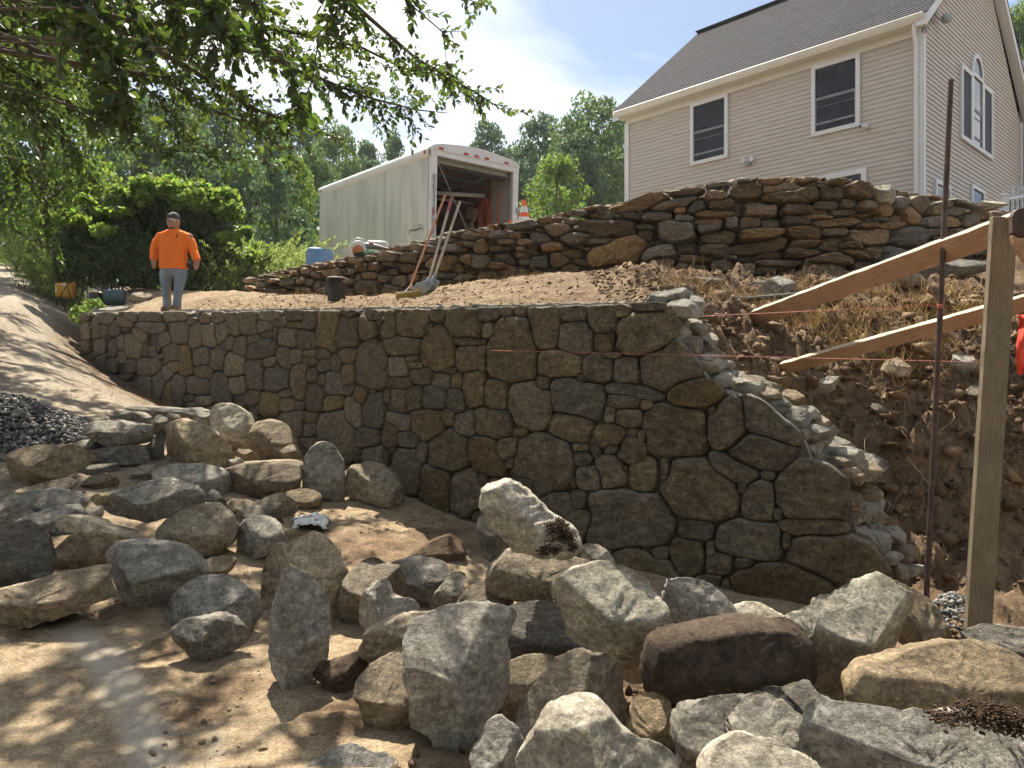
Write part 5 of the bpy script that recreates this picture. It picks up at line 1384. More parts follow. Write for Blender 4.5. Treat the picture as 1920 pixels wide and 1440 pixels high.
# bowed roof with rolled edges
prof = [(-0.03, TH - 0.10), (-0.035, TH), (-0.02, TH + 0.06), (0.05, TH + 0.11), (0.25, TH + 0.16), (0.7, TH + 0.215), (TW / 2, TH + 0.24), (TW - 0.7, TH + 0.215), (TW - 0.25, TH + 0.16), (TW - 0.05, TH + 0.11), (TW + 0.02, TH + 0.06), (TW + 0.035, TH), (TW + 0.03, TH - 0.10)]
inn = [(x * 0.97 + 0.03, z - 0.03) for x, z in prof][::-1]
ring = prof + inn
n = len(ring)
vs = [(x, y, z) for y in (0.02, TL + 0.02) for x, z in ring]
o = MB().add(vs, [(k, (k + 1) % n, n + (k + 1) % n, n + k) for k in range(n)]).build('roof', MAT['troof'], tr, angle=50)
# rear frame
MB().box((0.075, 0.0, TH / 2), (0.15, 0.10, TH), bev=0.015).build('rear_post', MAT['tpost'], tr)
MB().box((TW - 0.075, 0.0, TH / 2), (0.15, 0.10, TH), bev=0.015).build('rear_post', MAT['tpost'], tr)
hp = [(0.0, TH - 0.10)] + [(0.0, TH)] + prof[2:-2] + [(TW, TH), (TW, TH - 0.10)]
n = len(hp)
vs = [(x, y, z) for y in (-0.055, 0.05) for x, z in hp]
o = MB().add(vs, [tuple(range(n)), tuple(range(n, 2 * n))[::-1]] + [(k, (k + 1) % n, n + (k + 1) % n, n + k) for k in range(n)]).build('header', MAT['tpost'], tr); fix_normals(o)
MB().box((TW / 2, -0.062, TH + 0.02), (TW - 0.1, 0.012, 0.03)).build('header_rail', MAT['cream'], tr)
for x in (0.22, 0.85, 1.12, 1.39, 1.93):
    MB().box((x, -0.075, TH + 0.055), (0.11, 0.03, 0.045), bev=0.01).build('marker_light', MAT['redlens'], tr)
MB().box((-0.035, 0.16, TH - 0.02), (0.02, 0.09, 0.07), bev=0.008).build('marker_light', MAT['redlens'], tr)
MB().box((-0.035, TL - 0.1, TH - 0.02), (0.02, 0.09, 0.07), bev=0.008).build('marker_light', MAT['redlens'], tr)
for x in (0.075, TW - 0.075):
    for z in ((0.62, 0.98) if x < 1 else (0.42, 0.74)):
        MB().lathe((x, -0.05, z), [(0.055, 0), (0.055, 0.02), (0.04, 0.028)], 16, Matrix.Diagonal((0.62, 1, 1.8)) @ Matrix.Rotation(math.radians(90), 3, 'X')).build('tail_light', MAT['redlens'], tr, angle=40)
m = MB(); m.tube([(0.07, -0.085, 0.15), (0.07, -0.085, 1.72)], 0.016, 8)
for z in (0.2, 0.8, 1.5, 1.7): m.box((0.07, -0.075, z), (0.06, 0.05, 0.10), bev=0.012)
m.build('door_hinge_rod', MAT['steel'], tr, angle=40)
m = MB(); m.tube([(TW + 0.03, -0.06, 0.1), (TW + 0.03, -0.06, 1.35)], 0.012, 6); m.box((TW - 0.02, -0.07, 1.3), (0.08, 0.04, 0.12), bev=0.01)
m.build('latch_rod', MAT['steel'], tr, angle=40)
# inside
MB().box((TW / 2, TL / 2, 0.02), (TW - 0.1, TL - 0.1, 0.04)).build('floor', MAT['darkfloor'], tr)
MB().box((TW / 2, TL / 2, TH + 0.02), (TW - 0.12, TL - 0.1, 0.02)).build('ceiling', MAT['plyc'], tr)
for k in range(8):
    MB().box((TW / 2, 0.35 + k * 0.65, TH - 0.01), (TW - 0.12, 0.05, 0.05)).build('ceiling_rib', MAT['iron'], tr)
MB().box((TW - 0.04, 0.50, TH * 0.70), (0.02, 0.86, TH * 0.55)).build('liner_panel', MAT['panelw'], tr)
MB().box((TW - 0.04, 0.50, TH * 0.21), (0.02, 0.86, TH * 0.40)).build('liner_panel', MAT['ply'], tr)
for k in range(3):
    MB().box((TW - 0.04, 1.5 + k * 1.22, TH * 0.49), (0.02, 1.20, TH * 0.96)).build('liner_panel', MAT['ply'], tr)
    MB().box((0.04, 0.7 + k * 1.5, TH * 0.49), (0.02, 1.48, TH * 0.96)).build('liner_panel', MAT['ply'], tr)
MB().box((TW / 2, TL - 0.08, TH / 2), (TW - 0.12, 0.02, TH - 0.1)).build('liner_panel', MAT['darkfloor'], tr)
MB().tube([(0.2, 0.28, TH - 0.16), (TW - 0.2, 0.28, TH - 0.16)], 0.11, 16).build('door_spring_drum', MAT['iron'], tr, angle=40)
MB().box((TW / 2, 0.16, TH - 0.13), (TW - 0.32, 0.03, 0.12), bev=0.01).build('top_door_rail', MAT['lampgrey'], tr)
MB().box((TW / 2, 0.60, TH - 0.31), (TW - 0.6, 0.04, 0.05)).build('cross_rail', MAT['iron'], tr)
MB().tube([(0.17, -0.02, TH - 0.22), (1.35, -0.03, 0.02)], 0.009, 6).build('door_cable', MAT['steel'], tr)
# handwriting on the flank (marker strokes)
def strokes(lst, th=0.0048):
    m = MB()
    for st in lst:
        pts = []
        for (qx, qy) in st:
            px_, py_ = 750 + qx / 24.0, 410 + qy / 24.0
            a = (px_ - CX) / F
            v = (TRL[0] - TRL[1] * a) / (0.62 + 0.78 * a)
            d = TRL[1] + 0.78 * v
            z = (CY - py_) / F * d - TRL[2] - v * math.tan(math.radians(2.1))
            pts.append((-0.004, v, z))
        m.tube(pts, th, 5)
    return m.build('handwriting', MAT['ink'], tr)
strokes([[(400,480),(395,600),(385,740)],[(1020,340),(1010,480),(990,610)],[(720,320),(850,290),(985,255)],[(580,350),(640,340)],
         [(520,430),(500,520),(460,600)],[(500,520),(470,540),(470,590),(510,570)],[(540,500),(535,570),(590,560),(600,490)],[(600,490),(625,560)],[(690,470),(640,500),(640,560),(690,540),(700,470)],[(700,470),(715,545)],[(730,540),(735,460),(770,450)],
         [(760,480),(770,520),(820,500),(820,440),(780,450)],[(850,510),(850,430),(880,420)],[(905,350),(905,490)],[(905,430),(940,390)],[(905,430),(945,490)],[(840,590),(870,580)]])
# things kept in the trailer
def tl(x, y, z):
    return tr.matrix_world @ Vector((x, y, z))
bpy.context.view_layer.update()
MAT['cordorange'] = plain('orange_cord', (0.62, 0.14, 0.06), 0.5)
m = MB()
for k in range(11):
    pts = []
    w = rng.uniform(0.05, 0.22); h = rng.uniform(0.40, 0.62); cy = 1.06 + rng.normal(0, 0.03); ox = -0.10 + rng.normal(0, 0.02)
    for j in range(25):
        a = 2 * math.pi * j / 24
        pts.append(tl(TW + ox + 0.02 * math.sin(3 * a + k), cy + w * math.sin(a), 1.72 - h + h * math.cos(a)))
    m.tube(pts, 0.008, 5, cap=False)
tag(m.build('extension_cord', MAT['cordorange'], None, True), 'orange extension cord hung in long loops on the trailer wall', 'cord')
MAT['orangepaint'] = plain('orange_paint', (0.66, 0.17, 0.06), 0.45)
MB().tube([tl(TW - 0.10, 0.55, 0.05), tl(TW - 0.09, 0.55, 1.80)], 0.022, 8).build('long_pole', MAT['orangepaint'])
tag(bpy.data.objects['long_pole'], 'long orange pole standing upright against the trailer wall', 'pole')
MAT['canvas'] = plain('tan_canvas', (0.36, 0.28, 0.17), 0.85, var=0.25, scale=9, bump=0.4)
bag = empty('tool_pouch', tl(TW - 0.15, 1.52, 1.3), TA, 'tan canvas tool pouch hanging left of the orange cord in the trailer', 'tool pouch')
MB().box((0, 0, 0.12), (0.10, 0.34, 0.30), Matrix.Rotation(0.35, 3, 'X'), 0.04).build('pocket', MAT['canvas'], bag, angle=50)
MB().box((0, 0.05, -0.22), (0.08, 0.22, 0.30), Matrix.Rotation(-0.2, 3, 'X'), 0.035).build('pocket', MAT['canvas'], bag, angle=50)
for nm, a, b, r_, mt, lb in (('gutter_pipe', (0.7, 1.2, 1.66), (TW - 0.25, 0.9, 1.74), 0.05, 'panelw', 'pale pipe stored crosswise under the trailer ceiling'),
                     ('straight_edge', (0.5, 1.5, 1.60), (TW - 0.3, 1.2, 1.60), 0.028, 'steel', 'thin metal straight edge stored below the pale pipe')):
    tag(MB().tube([tl(*a), tl(*b)], r_, 8).build(nm, MAT[mt], None, True), lb, 'pipe')
tag(MB().box(tl(0.22, 0.35, 1.25), (0.10, 0.10, 0.62), Matrix.Rotation(0.16, 3, 'Y'), 0.02).build('orange_case', MAT['orangepaint'], None, angle=40), 'narrow orange case standing inside the trailer at the left', 'case')
# ------------------------------------------------------------------ tools and things on the site
MAT['coneorange'] = plain('cone_orange', (0.80, 0.13, 0.04), 0.45)
MAT['conewhite'] = plain('cone_reflective_white', (0.75, 0.74, 0.72), 0.4)
MAT['black'] = plain('black_rubber', (0.025, 0.025, 0.025), 0.7)
def cone(px, py_top, py_base, d, label):
    top, base = P(px, py_top, d), P(px, py_base, d)
    H = top.z - base.z
    c = empty('traffic_cone', base, 0.3, label, 'traffic cone', 'traffic cones behind the dry stone wall')
    def R(t): return lerp(0.175, 0.035, t) * H / 0.71
    def band(a, b, mt, nm): MB().lathe((0, 0, 0), [(R(a), a * H), (R(b), b * H)], 24).build(nm, mt, c, angle=40)
    band(0.03, 0.22, MAT['coneorange'], 'lower_body'); band(0.22, 0.46, MAT['conewhite'], 'lower_collar'); band(0.46, 0.60, MAT['coneorange'], 'middle_body'); band(0.60, 0.80, MAT['conewhite'], 'upper_collar'); band(0.80, 1.0, MAT['coneorange'], 'tip')
    MB().box((0, 0, 0.02), (0.36 * H / 0.71, 0.36 * H / 0.71, 0.04), bev=0.012).build('base_plate', MAT['black'], c)
cone(983, 375, 436, 12.9, 'tall orange and white traffic cone standing right of the trailer')
cone(957, 412, 452, 12.2, 'short traffic cone peeping over the wall beside the tall cone')

MAT['blue'] = plain('faded_blue_plastic', (0.13, 0.26, 0.46), 0.5, var=0.15, scale=3)
b = empty('blue_barrel', P(599, 520, 13.9), 0, 'faded blue plastic barrel behind the low end of the dry wall', 'barrel')
Rb, Hb = 0.245, 0.50
MB().lathe((0, 0, 0), [(Rb * 0.95, 0), (Rb, 0.03), (Rb, 0.22), (Rb * 1.03, 0.24), (Rb, 0.26), (Rb, 0.42), (Rb * 0.97, Hb)], 28).build('drum', MAT['blue'], b, angle=50)
MB().lathe((-0.08, 0, Hb - 0.01), [(Rb * 0.62, 0), (Rb * 0.62, 0.03), (Rb * 0.5, 0.05)], 20).build('lid', MAT['blue'], b, angle=40)
# concrete saw / blower behind the wall
MAT['sawwhite'] = plain('saw_body_white', (0.62, 0.62, 0.58), 0.4)
MAT['sawgreen'] = plain('saw_green', (0.16, 0.42, 0.27), 0.5)
MAT['rust'] = plain('rust_orange_grill', (0.40, 0.14, 0.06), 0.7, var=0.3, scale=20)
MAT['greyp'] = plain('grey_plastic', (0.12, 0.14, 0.14), 0.5)
dk = 12.75
bl = empty('leaf_blower', P(690, 500, dk), 0, 'white and orange backpack leaf blower lying on the dry wall near the trailer', 'leaf blower')
def L(px, py, dd=0.0): return P(px, py, dk + dd) - P(690, 500, dk)
RX = Matrix.Rotation(math.radians(90), 3, 'X')
MB().lathe(L(672, 467), [(0.12, -0.10), (0.155, -0.07), (0.155, 0.02), (0.13, 0.06), (0.10, 0.07)], 24, RX).build('fan_housing', MAT['sawwhite'], bl, angle=40)
MB().lathe(L(671, 470, -0.09), [(0.095, 0.0), (0.09, 0.03), (0.03, 0.035)], 20, RX).build('intake_grill', MAT['rust'], bl, angle=40)
MB().tube([L(657, 480), L(656, 463), L(660, 452), L(670, 447), L(680, 449), L(681, 455)], 0.018, 8).build('handle', MAT['sawwhite'], bl, angle=60)
MB().tube([L(686, 461), L(700, 462), L(715, 465), L(728, 469)], [0.055, 0.048, 0.04, 0.036], 12).build('blower_tube', MAT['greyp'], bl, angle=60)
MB().box(L(708, 459, 0.18), (0.36, 0.2, 0.12), Matrix.Rotation(0.05, 3, 'Y'), 0.04).build('engine_cover', MAT['sawwhite'], bl, angle=50)
MB().box(L(700, 476), (0.30, 0.22, 0.07), None, 0.02).build('fuel_tank', MAT['sawgreen'], bl, angle=50)
MB().box(L(673, 477, -0.12), (0.17, 0.06, 0.06), None, 0.015).build('shoulder_pad', MAT['black'], bl, angle=50)
MB().box(L(696, 456, -0.02), (0.07, 0.05, 0.03), None, 0.01).build('throttle', MAT['redlens'], bl, angle=50)

# pail of grout with a stone on it
MAT['pail'] = plain('dirty_black_pail', (0.03, 0.028, 0.026), 0.6, var=0.5, scale=14)
db = gp(631, 566)
bb = P(631, 564, db)
bk = empty('pail', bb, 0, 'dark muddy pail with a flat stone resting on its rim before the dry wall', 'pail')
MB().lathe((0, 0, 0), [(0.125, 0), (0.13, 0.02), (0.15, 0.30), (0.158, 0.30), (0.158, 0.33), (0.15, 0.335), (0.14, 0.30)], 24).build('bucket_body', MAT['pail'], bk, angle=40)
for z in (0.25, 0.275): MB().lathe((0, 0, z), [(0.151, 0), (0.158, 0.004), (0.158, 0.010), (0.151, 0.014)], 24).build('rib', MAT['pail'], bk, angle=60)
MB().tube([(-0.155, 0, 0.28), (-0.165, -0.03, 0.15), (-0.16, -0.05, 0.02)], 0.006, 6).build('bail_handle', MAT['steel'], bk)
V, fs, c, _s = rock_mesh([(613, 526), (614, 519), (630, 518), (645, 520), (651, 523), (650, 531), (640, 533), (620, 531)], db, 0.55, 5, [(.9, 0, .9)], 31, 40)
o = mk('flat_stone', V, fs, MAT['tan']); fix_normals(o); o.location = c
tag(o, 'flat tan stone lying on the rim of the muddy pail', 'stone')

# broom and two shovels leaning on the dry wall
MAT['handle1'] = plain('orange_brown_handle', (0.42, 0.19, 0.10), 0.5, var=0.15)
MAT['handle2'] = plain('weathered_ash_handle', (0.36, 0.31, 0.25), 0.7, var=0.2)
MAT['gripred'] = plain('maroon_grip', (0.28, 0.045, 0.07), 0.5)
MAT['bristle'] = plain('yellow_bristles', (0.60, 0.42, 0.08), 0.85, var=0.3, scale=40)
MAT['broomblock'] = plain('broom_block', (0.55, 0.46, 0.25), 0.7)
dt = min(gp(765, 558) + 0.33, 11.5)
br = empty('push_broom', P(765, 553, dt - 0.35), 0, 'push broom with orange handle and yellow bristles leaning on the dry wall', 'broom')
def LB(px, py, dd): return P(px, py, dt + dd) - P(765, 553, dt - 0.35)
MB().tube([LB(835, 366, 0.25), LB(768, 540, -0.33)], 0.016, 10).build('broom_handle', MAT['handle1'], br, angle=60)
MB().box(LB(765, 548, -0.33), (0.34, 0.07, 0.035), Matrix.Rotation(-0.17, 3, 'Y'), 0.008).build('block', MAT['broomblock'], br)
m = MB()
for k in range(150):
    u = -0.155 + 0.31 * (k % 25) / 24; w = -0.03 + 0.012 * (k // 25)
    p0 = LB(765, 550, -0.33) + Vector((u, w, 0.17 * u)); p1 = p0 + Vector((rng.normal(0, 0.012), rng.normal(0, 0.012), -0.065 - 0.01 * rng.random()))
    m.tube([p0, p1], 0.0045, 3, cap=False)
tag(m.build('bristles', MAT['bristle'], br), kind='stuff')
m = MB(); m.tube([LB(770, 535, -0.33), LB(756, 550, -0.35)], 0.006, 5); m.tube([LB(772, 532, -0.33), LB(773, 547, -0.35)], 0.006, 5); m.build('brace', MAT['conewhite'], br)
def shovel(p_top, p_neck, p_tip, d_top, d_bot, label, grip):
    base = P(*p_tip, d_bot)
    s = empty('shovel', base, 0, label, 'shovel', 'shovels leaning on the dry stone wall')
    def Q(p, d): return P(p[0], p[1], d) - base
    a, n_, t_ = Q(p_top, d_top), Q(p_neck, d_bot), Vector((0, 0, 0))
    MB().tube([a, a.lerp(n_, 0.5), n_], [0.017, 0.018, 0.019], 10).build('handle', MAT['handle2'], s, angle=60)
    if grip: MB().tube([a + (a - n_) * 0.005, a.lerp(n_, 0.18)], 0.0195, 10).build('grip', MAT['gripred'], s, angle=60)
    dirv = (t_ - n_); side = Vector((1, 0.1, 0)).normalized()
    vs, fs = [], []
    W = [0.02, 0.03, 0.11, 0.12, 0.12, 0.10, 0.05]
    for i, w in enumerate(W):
        c_ = n_ + dirv * (i / (len(W) - 1)) + Vector((0, -0.04 * math.sin(i / 6 * 3.1), 0))
        for j in range(7):
            u = (j - 3) / 3
            vs.append(c_ + side * w * u + Vector((0, -0.035 * (u * u) * (w / 0.12), 0.0)))
    for i in range(len(W) - 1):
        for j in range(6):
            q = i * 7 + j; fs.append((q, q + 1, q + 8, q + 7))
    o = mk('blade', vs, fs, MAT['steel'], s); md = o.modifiers.new('t', 'SOLIDIFY'); md.thickness = 0.005
shovel((847, 372), (806, 520), (782, 556), dt + 0.25, dt - 0.30, 'shovel with a maroon grip, middle of the three leaning tools', True)
shovel((863, 378), (815, 518), (800, 550), dt + 0.25, dt - 0.22, 'shovel with a plain grey handle, rightmost of the three leaning tools', False)

# ------------------------------------------------------------------ stakes, rails, string lines
def woodmat(name, a, b, c, axis=(1, 1, 14)):
    t = NT(name)
    v = t.vec('Object', scale=axis)
    g = t.noise(9, 8, 0.7, v, 0.8)
    col = t.ramp(g, [(0.3, a), (0.5, b), (0.7, c)])
    v2 = t.vec('Object')
    col = t.mix(0.4, col, t.ramp(t.noise(6, 6, 0.7, v2), [(0.3, 0.3), (0.7, 0.68)]), 'OVERLAY')
    t.set('Base Color', col); t.set('Roughness', 0.75); t.set('Specular IOR Level', 0.2)
    t.set('Normal', t.bump(g, 0.5, 0.006, t.bump(t.noise(40, 5, 0.7, v2), 0.35, 0.004)))
    return t.m
MAT['stake'] = woodmat('weathered_stake_wood', (0.13, 0.102, 0.066), (0.205, 0.165, 0.11), (0.275, 0.225, 0.155), (1, 14, 14))
MAT['rail'] = woodmat('rail_wood', (0.27, 0.15, 0.085), (0.42, 0.25, 0.15), (0.52, 0.34, 0.21), (1, 14, 14))
MAT['barkgrey'] = woodmat('muddy_board_edge', (0.30, 0.25, 0.17), (0.48, 0.41, 0.29), (0.62, 0.54, 0.40), (3, 14, 14))
MAT['rodrust'] = plain('rusty_pipe', (0.085, 0.055, 0.045), 0.6, 0.3, var=0.4, scale=14, bump=0.3)

def plank(name, pa, pb, w, t, mat, twist=0.0, label=None, cat=None, group=None, tip=False, edge_mat=None, jag=0.0):
    """a sawn board from pa to pb, w wide (upright) and t thick"""
    pa, pb = Vector(pa), Vector(pb)
    ax = (pb - pa); Ln = ax.length; ax.normalize()
    up = Vector((0, 0, 1)) if abs(ax.z) < 0.8 else Vector((1, 0, 0))
    side = ax.cross(up).normalized(); up2 = side.cross(ax).normalized()
    M3 = Matrix((ax, side, up2)).transposed() @ Matrix.Rotation(twist, 3, 'X')
    ns = 30
    vs, fs = [], []
    r = np.random.default_rng(int(Ln * 1000))
    for i in range(ns + 1):
        x = Ln * i / ns
        k = 1.0
        if tip and i <= 3: k = 0.35 + 0.65 * i / 3
        j = r.normal(0, jag, 4)
        for q, (s_, u_) in enumerate(((-1, -1), (1, -1), (1, 1), (-1, 1))):
            vs.append((x, s_ * t / 2 + j[q] * 0.6, u_ * w / 2 * k + j[q]))
    for i in range(ns):
        for q in range(4):
            q2 = (q + 1) % 4
            fs.append((i * 4 + q, i * 4 + q2, i * 4 + 4 + q2, i * 4 + 4 + q))
    fs += [(0, 1, 2, 3)[::-1], tuple(ns * 4 + q for q in range(4))]
    mi = []
    for i in range(ns):
        mi += [0, 0, 1, 0]
    mi += [0, 0]
    o = mk(name, vs, fs, [mat, edge_mat or mat], None, False, midx=mi)
    fix_normals(o)
    o.matrix_world = Matrix.Translation(pa) @ M3.to_4x4()
    bv = o.modifiers.new('b', 'BEVEL'); bv.width = 0.003; bv.segments = 1
    if label: tag(o, label, cat, group)
    return o
ds = 4.15
plank('wooden_stake', P(1828, 1260, ds), P(1882, 408, ds + 0.05), 0.14, 0.04, MAT['stake'], math.pi / 2 * 0 + 0.0, 'broad upright wooden stake standing in front of the dug bank at the right', 'stake', jag=0.001)
so = bpy.data.objects['wooden_stake']
# face the broad side to the camera
ax = (P(1882, 408, ds + 0.05) - P(1828, 1260, ds)).normalized()
sd = Vector((1, 0, 0)); sd = (sd - ax * sd.dot(ax)).normalized(); nn = ax.cross(sd)
so.matrix_world = Matrix.Translation(P(1828, 1260, ds)) @ Matrix((ax, nn, sd)).transposed().to_4x4()
plank('wooden_rail', P(1388, 606, 7.0), P(1912, 420, 4.16), 0.145, 0.055, MAT['rail'], -0.62, 'upper sloping wooden rail nailed to the top of the stake', 'rail', 'rails bracing the stake', True, MAT['barkgrey'], 0.0022)
plank('wooden_rail', P(1420, 703, 6.35), P(2000, 547, 4.45), 0.10, 0.055, MAT['rail'], -0.55, 'lower sloping wooden rail passing behind the stake', 'rail', 'rails bracing the stake', True, MAT['barkgrey'], 0.0022)
# rounded end of a log crossing at the top of the stake
lg = empty('board_end', P(1908, 425, 3.95), 0, 'round topped dark end of a plank standing before the stake at the right edge', 'plank')
def slab_px(pts, d, t, name, mat, parent, base):
    q = [P(x_, y_, d) - base for x_, y_ in pts]
    n_ = len(q)
    vs = [v for v in q] + [v + Vector((0.01, t, 0)) for v in q]
    o = mk(name, vs, [tuple(range(n_)), tuple(range(n_, 2 * n_))[::-1]] + [(k, (k + 1) % n_, n_ + (k + 1) % n_, n_ + k) for k in range(n_)], mat, parent, False)
    fix_normals(o)
    bv = o.modifiers.new('b', 'BEVEL'); bv.width = 0.006; bv.segments = 2
slab_px([(1899, 404), (1902, 396), (1909, 391), (1922, 389), (1960, 389), (1960, 440), (1912, 444), (1899, 438)], 3.95, 0.05, 'weathered_end', MAT['rodrust'], lg, P(1908, 425, 3.95))
slab_px([(1899, 440), (1912, 446), (1960, 442), (1960, 520), (1921, 486), (1911, 470), (1903, 455)], 3.95, 0.05, 'board', MAT['rail'], lg, P(1908, 425, 3.95))
# steel pin
dr = 4.62
rod = MB().tube([P(1734, 1185, dr), P(1758, 690, dr), P(1783, 150, dr + 0.06)], 0.0165, 12).build('steel_rod', MAT['rodrust'], None, angle=60)
tag(rod, 'tall rusty steel pipe leaning right beside the stake', 'rod')
MAT['string'] = plain('pink_mason_line', (0.62, 0.18, 0.15), 0.6)
st1 = MB().tube([P(1311, 593, 6.1), P(1763, 572, dr)], 0.0017, 5).build('string_line', MAT['string'], None, True)
tag(st1, 'upper pink string line tied to the steel pipe', 'string', 'string lines along the wall')
st2 = MB().tube([P(920, 657, 6.05), P(1340, 667, 5.02), P(1757, 677, dr), P(1880, 681, 4.13)], 0.0016, 5).build('string_line', MAT['string'], None, True)
tag(st2, 'lower pink string line stretched along the wall face', 'string', 'string lines along the wall')
m = MB()
for k in range(4): m.lathe(P(1763, 572, dr) + Vector((0, 0, -0.006 * k)), [(0.0170, -0.002), (0.0185, 0), (0.0170, 0.002)], 10)
tag(m.build('string_knot', MAT['string'], None, True), 'red string wound round the steel pipe', 'string')
# red flagging
MAT['flagred'] = plain('red_flagging', (0.78, 0.07, 0.04), 0.5)
fv, ff = [], []
for i in range(9):
    for j in range(4):
        p = P(1909 + j * 9 + 1.0 * i * -0.4 + 2 * math.sin(i * 0.9 + j), 590 + i * 14, 4.35 + 0.05 * math.sin(i * 0.8 + j * 1.3))
        fv.append(p)
for i in range(8):
    for j in range(3):
        q = i * 4 + j; ff.append((q, q + 1, q + 5, q + 4))
o = mk('warning_flag', fv, ff, MAT['flagred']); md = o.modifiers.new('t', 'SOLIDIFY'); md.thickness = 0.003
tag(o, 'bright red cloth flag hanging at the right edge', 'flag')

# ------------------------------------------------------------------ loose stones on the bank and along the upper wall
EXTRA = [
 ('flat_stone', [(1250,536),(1258,526),(1300,520),(1340,522),(1356,530),(1340,538),(1290,540)], 1, 'tan', .7, 'long flat stone lying in front of the dry wall'),
 ('rock', [(1430,548),(1440,528),(1466,516),(1485,528),(1493,545),(1470,553),(1442,555)], 1, 'grey', .45, 'pale peaked stone in front of the dry wall by the rail'),
 ('rock', [(1395,535),(1420,524),(1450,528),(1440,540),(1410,542)], 1, 'brown', .5, 'low brown stone left of the pale peaked one'),
 ('boulder', [(1448,655),(1460,640),(1490,636),(1520,645),(1525,660),(1500,668),(1465,668)], 1, 'brown', .45, 'brown stone bedded in the bank between the two rails'),
 ('rock', [(1520,738),(1530,718),(1560,706),(1582,706),(1578,725),(1550,738)], 1, 'pale', .45, 'pale egg shaped stone in the dug soil under the lower rail'),
 ('rock', [(1634,765),(1642,756),(1658,765),(1664,778),(1650,785),(1638,776)], 1, 'tan', .5, 'small tan cobble stuck in the dug bank'),
 ('boulder', [(1655,695),(1668,675),(1690,670),(1705,690),(1700,705),(1670,708)], 1, 'tan', .45, 'angular tan stone in the bank left of the steel pipe'),
 ('boulder', [(1782,690),(1790,668),(1810,660),(1828,672),(1830,695),(1805,702)], 1, 'grey', .45, 'grey stone in the bank between the pipe and the stake'),
 ('rock', [(1530,528),(1560,522),(1590,524),(1612,535),(1590,542),(1550,540)], 1, 'tan', .5, 'flat tan stone in the weeds below the dry wall'),
 ('rock', [(1650,520),(1690,508),(1730,512),(1740,530),(1700,540),(1660,536)], 1, 'tan', .5, 'low tan stone in the weeds beside the steel pipe'),
 ('rock', [(1808,738),(1830,722),(1850,730),(1856,748),(1836,757)], 1, 'brown', .5, 'small brown stone in the bank just left of the stake'),
 ('boulder', [(236,560),(244,550),(262,547),(282,549),(285,557),(270,568),(248,570)], 1, 'brown', .45, 'brown boulder on the terrace behind the far end of the wall'),
 ('boulder', [(1690,470),(1705,455),(1740,450),(1765,462),(1770,490),(1735,500),(1700,498)], 1, 'grey', .4, 'grey boulder at the foot of the dry wall behind the pipe'),
 ('boulder', [(1720,505),(1745,490),(1790,486),(1830,492),(1850,508),(1800,520),(1745,522)], 1, 'grey', .4, 'broad grey boulder in the weeds behind the stake'),
 ('flat_stone', [(1820,390),(1826,382),(1850,376),(1872,378),(1885,386),(1860,393),(1832,396)], 11.9, 'pale', .6, 'bright white flat stone on the dry wall at the far right'),
 ('boulder', [(1640,352),(1650,346),(1668,346),(1680,355),(1684,372),(1674,381),(1650,380),(1638,368)], 9.9, 'pale', .45, 'rounded pale boulder on top of the dry wall corner'),
]
for k, (nm, pts, kd, mt, th, lab) in enumerate(EXTRA):
    by = max(p[1] for p in pts); bx = np.mean([p[0] for p in pts if p[1] > by - 6])
    d = kd if kd > 1.5 else gp(bx, by - 2)
    V, fs, c, size = rock_mesh(pts, d, th, 3.2, None, 4000 + k, 44)
    o = mk(nm, V, fs, MAT[mt]); fix_normals(o); o.location = c
    tag(o, lab, 'boulder' if nm == 'boulder' else 'stone')

# black water pipe, offcuts
MAT['pipeblack'] = plain('dusty_black_pipe', (0.07, 0.065, 0.06), 0.6, var=0.3)
hd = gp(1400, 566) - 0.15
o = MB().tube([P(1337, 524, hd - 0.05), P(1322, 532, hd), P(1313, 545, hd), P(1316, 555, hd - 0.02), P(1330, 561, hd - 0.02), P(1350, 562, hd), P(1400, 561, hd), P(1450, 557, hd), P(1500, 552, hd)], [0.017, 0.017, 0.017, 0.018, 0.019, 0.022, 0.026, 0.026, 0.026], 8).build('water_pipe', MAT['pipeblack'], None, angle=60)
tag(o, 'curled dusty black water pipe lying on the terrace soil', 'pipe')
o = plank('wood_offcut', P(1371, 581, 7.15), P(1386, 563, 7.3), 0.028, 0.02, MAT['conewhite'], 0, 'short pale offcut sticking out of the soil by the rail end', 'offcut')

# crumpled white plastic
V = np.random.default_rng(5)
n_ = 26
uu, vv = np.meshgrid(np.linspace(-1, 1, n_), np.linspace(-1, 1, n_))
pq = np.stack([uu.ravel() * 2.2, vv.ravel() * 2.2, 0 * uu.ravel()], -1)
dpl = gp(585, 985)
cpl = P(585, 982, dpl)
hgt = 0.055 + 0.07 * np.abs(fbm(pq * 1.6 + 3, 4, 7)) - 0.05 * (uu.ravel() ** 2 + vv.ravel() ** 2) * 0.9
xx = uu.ravel() * 0.14 + 0.05 * fbm(pq * 1.3, 3, 8); yy = vv.ravel() * 0.11 + 0.05 * fbm(pq * 1.3 + 5, 3, 9)
ii2 = np.arange(n_ * n_).reshape(n_, n_)
MAT['plastic'] = plain('white_plastic_film', (0.70, 0.70, 0.68), 0.35, var=0.05)
o = mk('plastic_bag', np.stack([xx, yy, hgt], -1), np.stack([ii2[:-1, :-1], ii2[:-1, 1:], ii2[1:, 1:], ii2[1:, :-1]], -1).reshape(-1, 4), MAT['plastic'])
o.location = cpl; md = o.modifiers.new('t', 'SOLIDIFY'); md.thickness = 0.003
tag(o, 'crumpled white plastic lying among the stones', 'plastic')

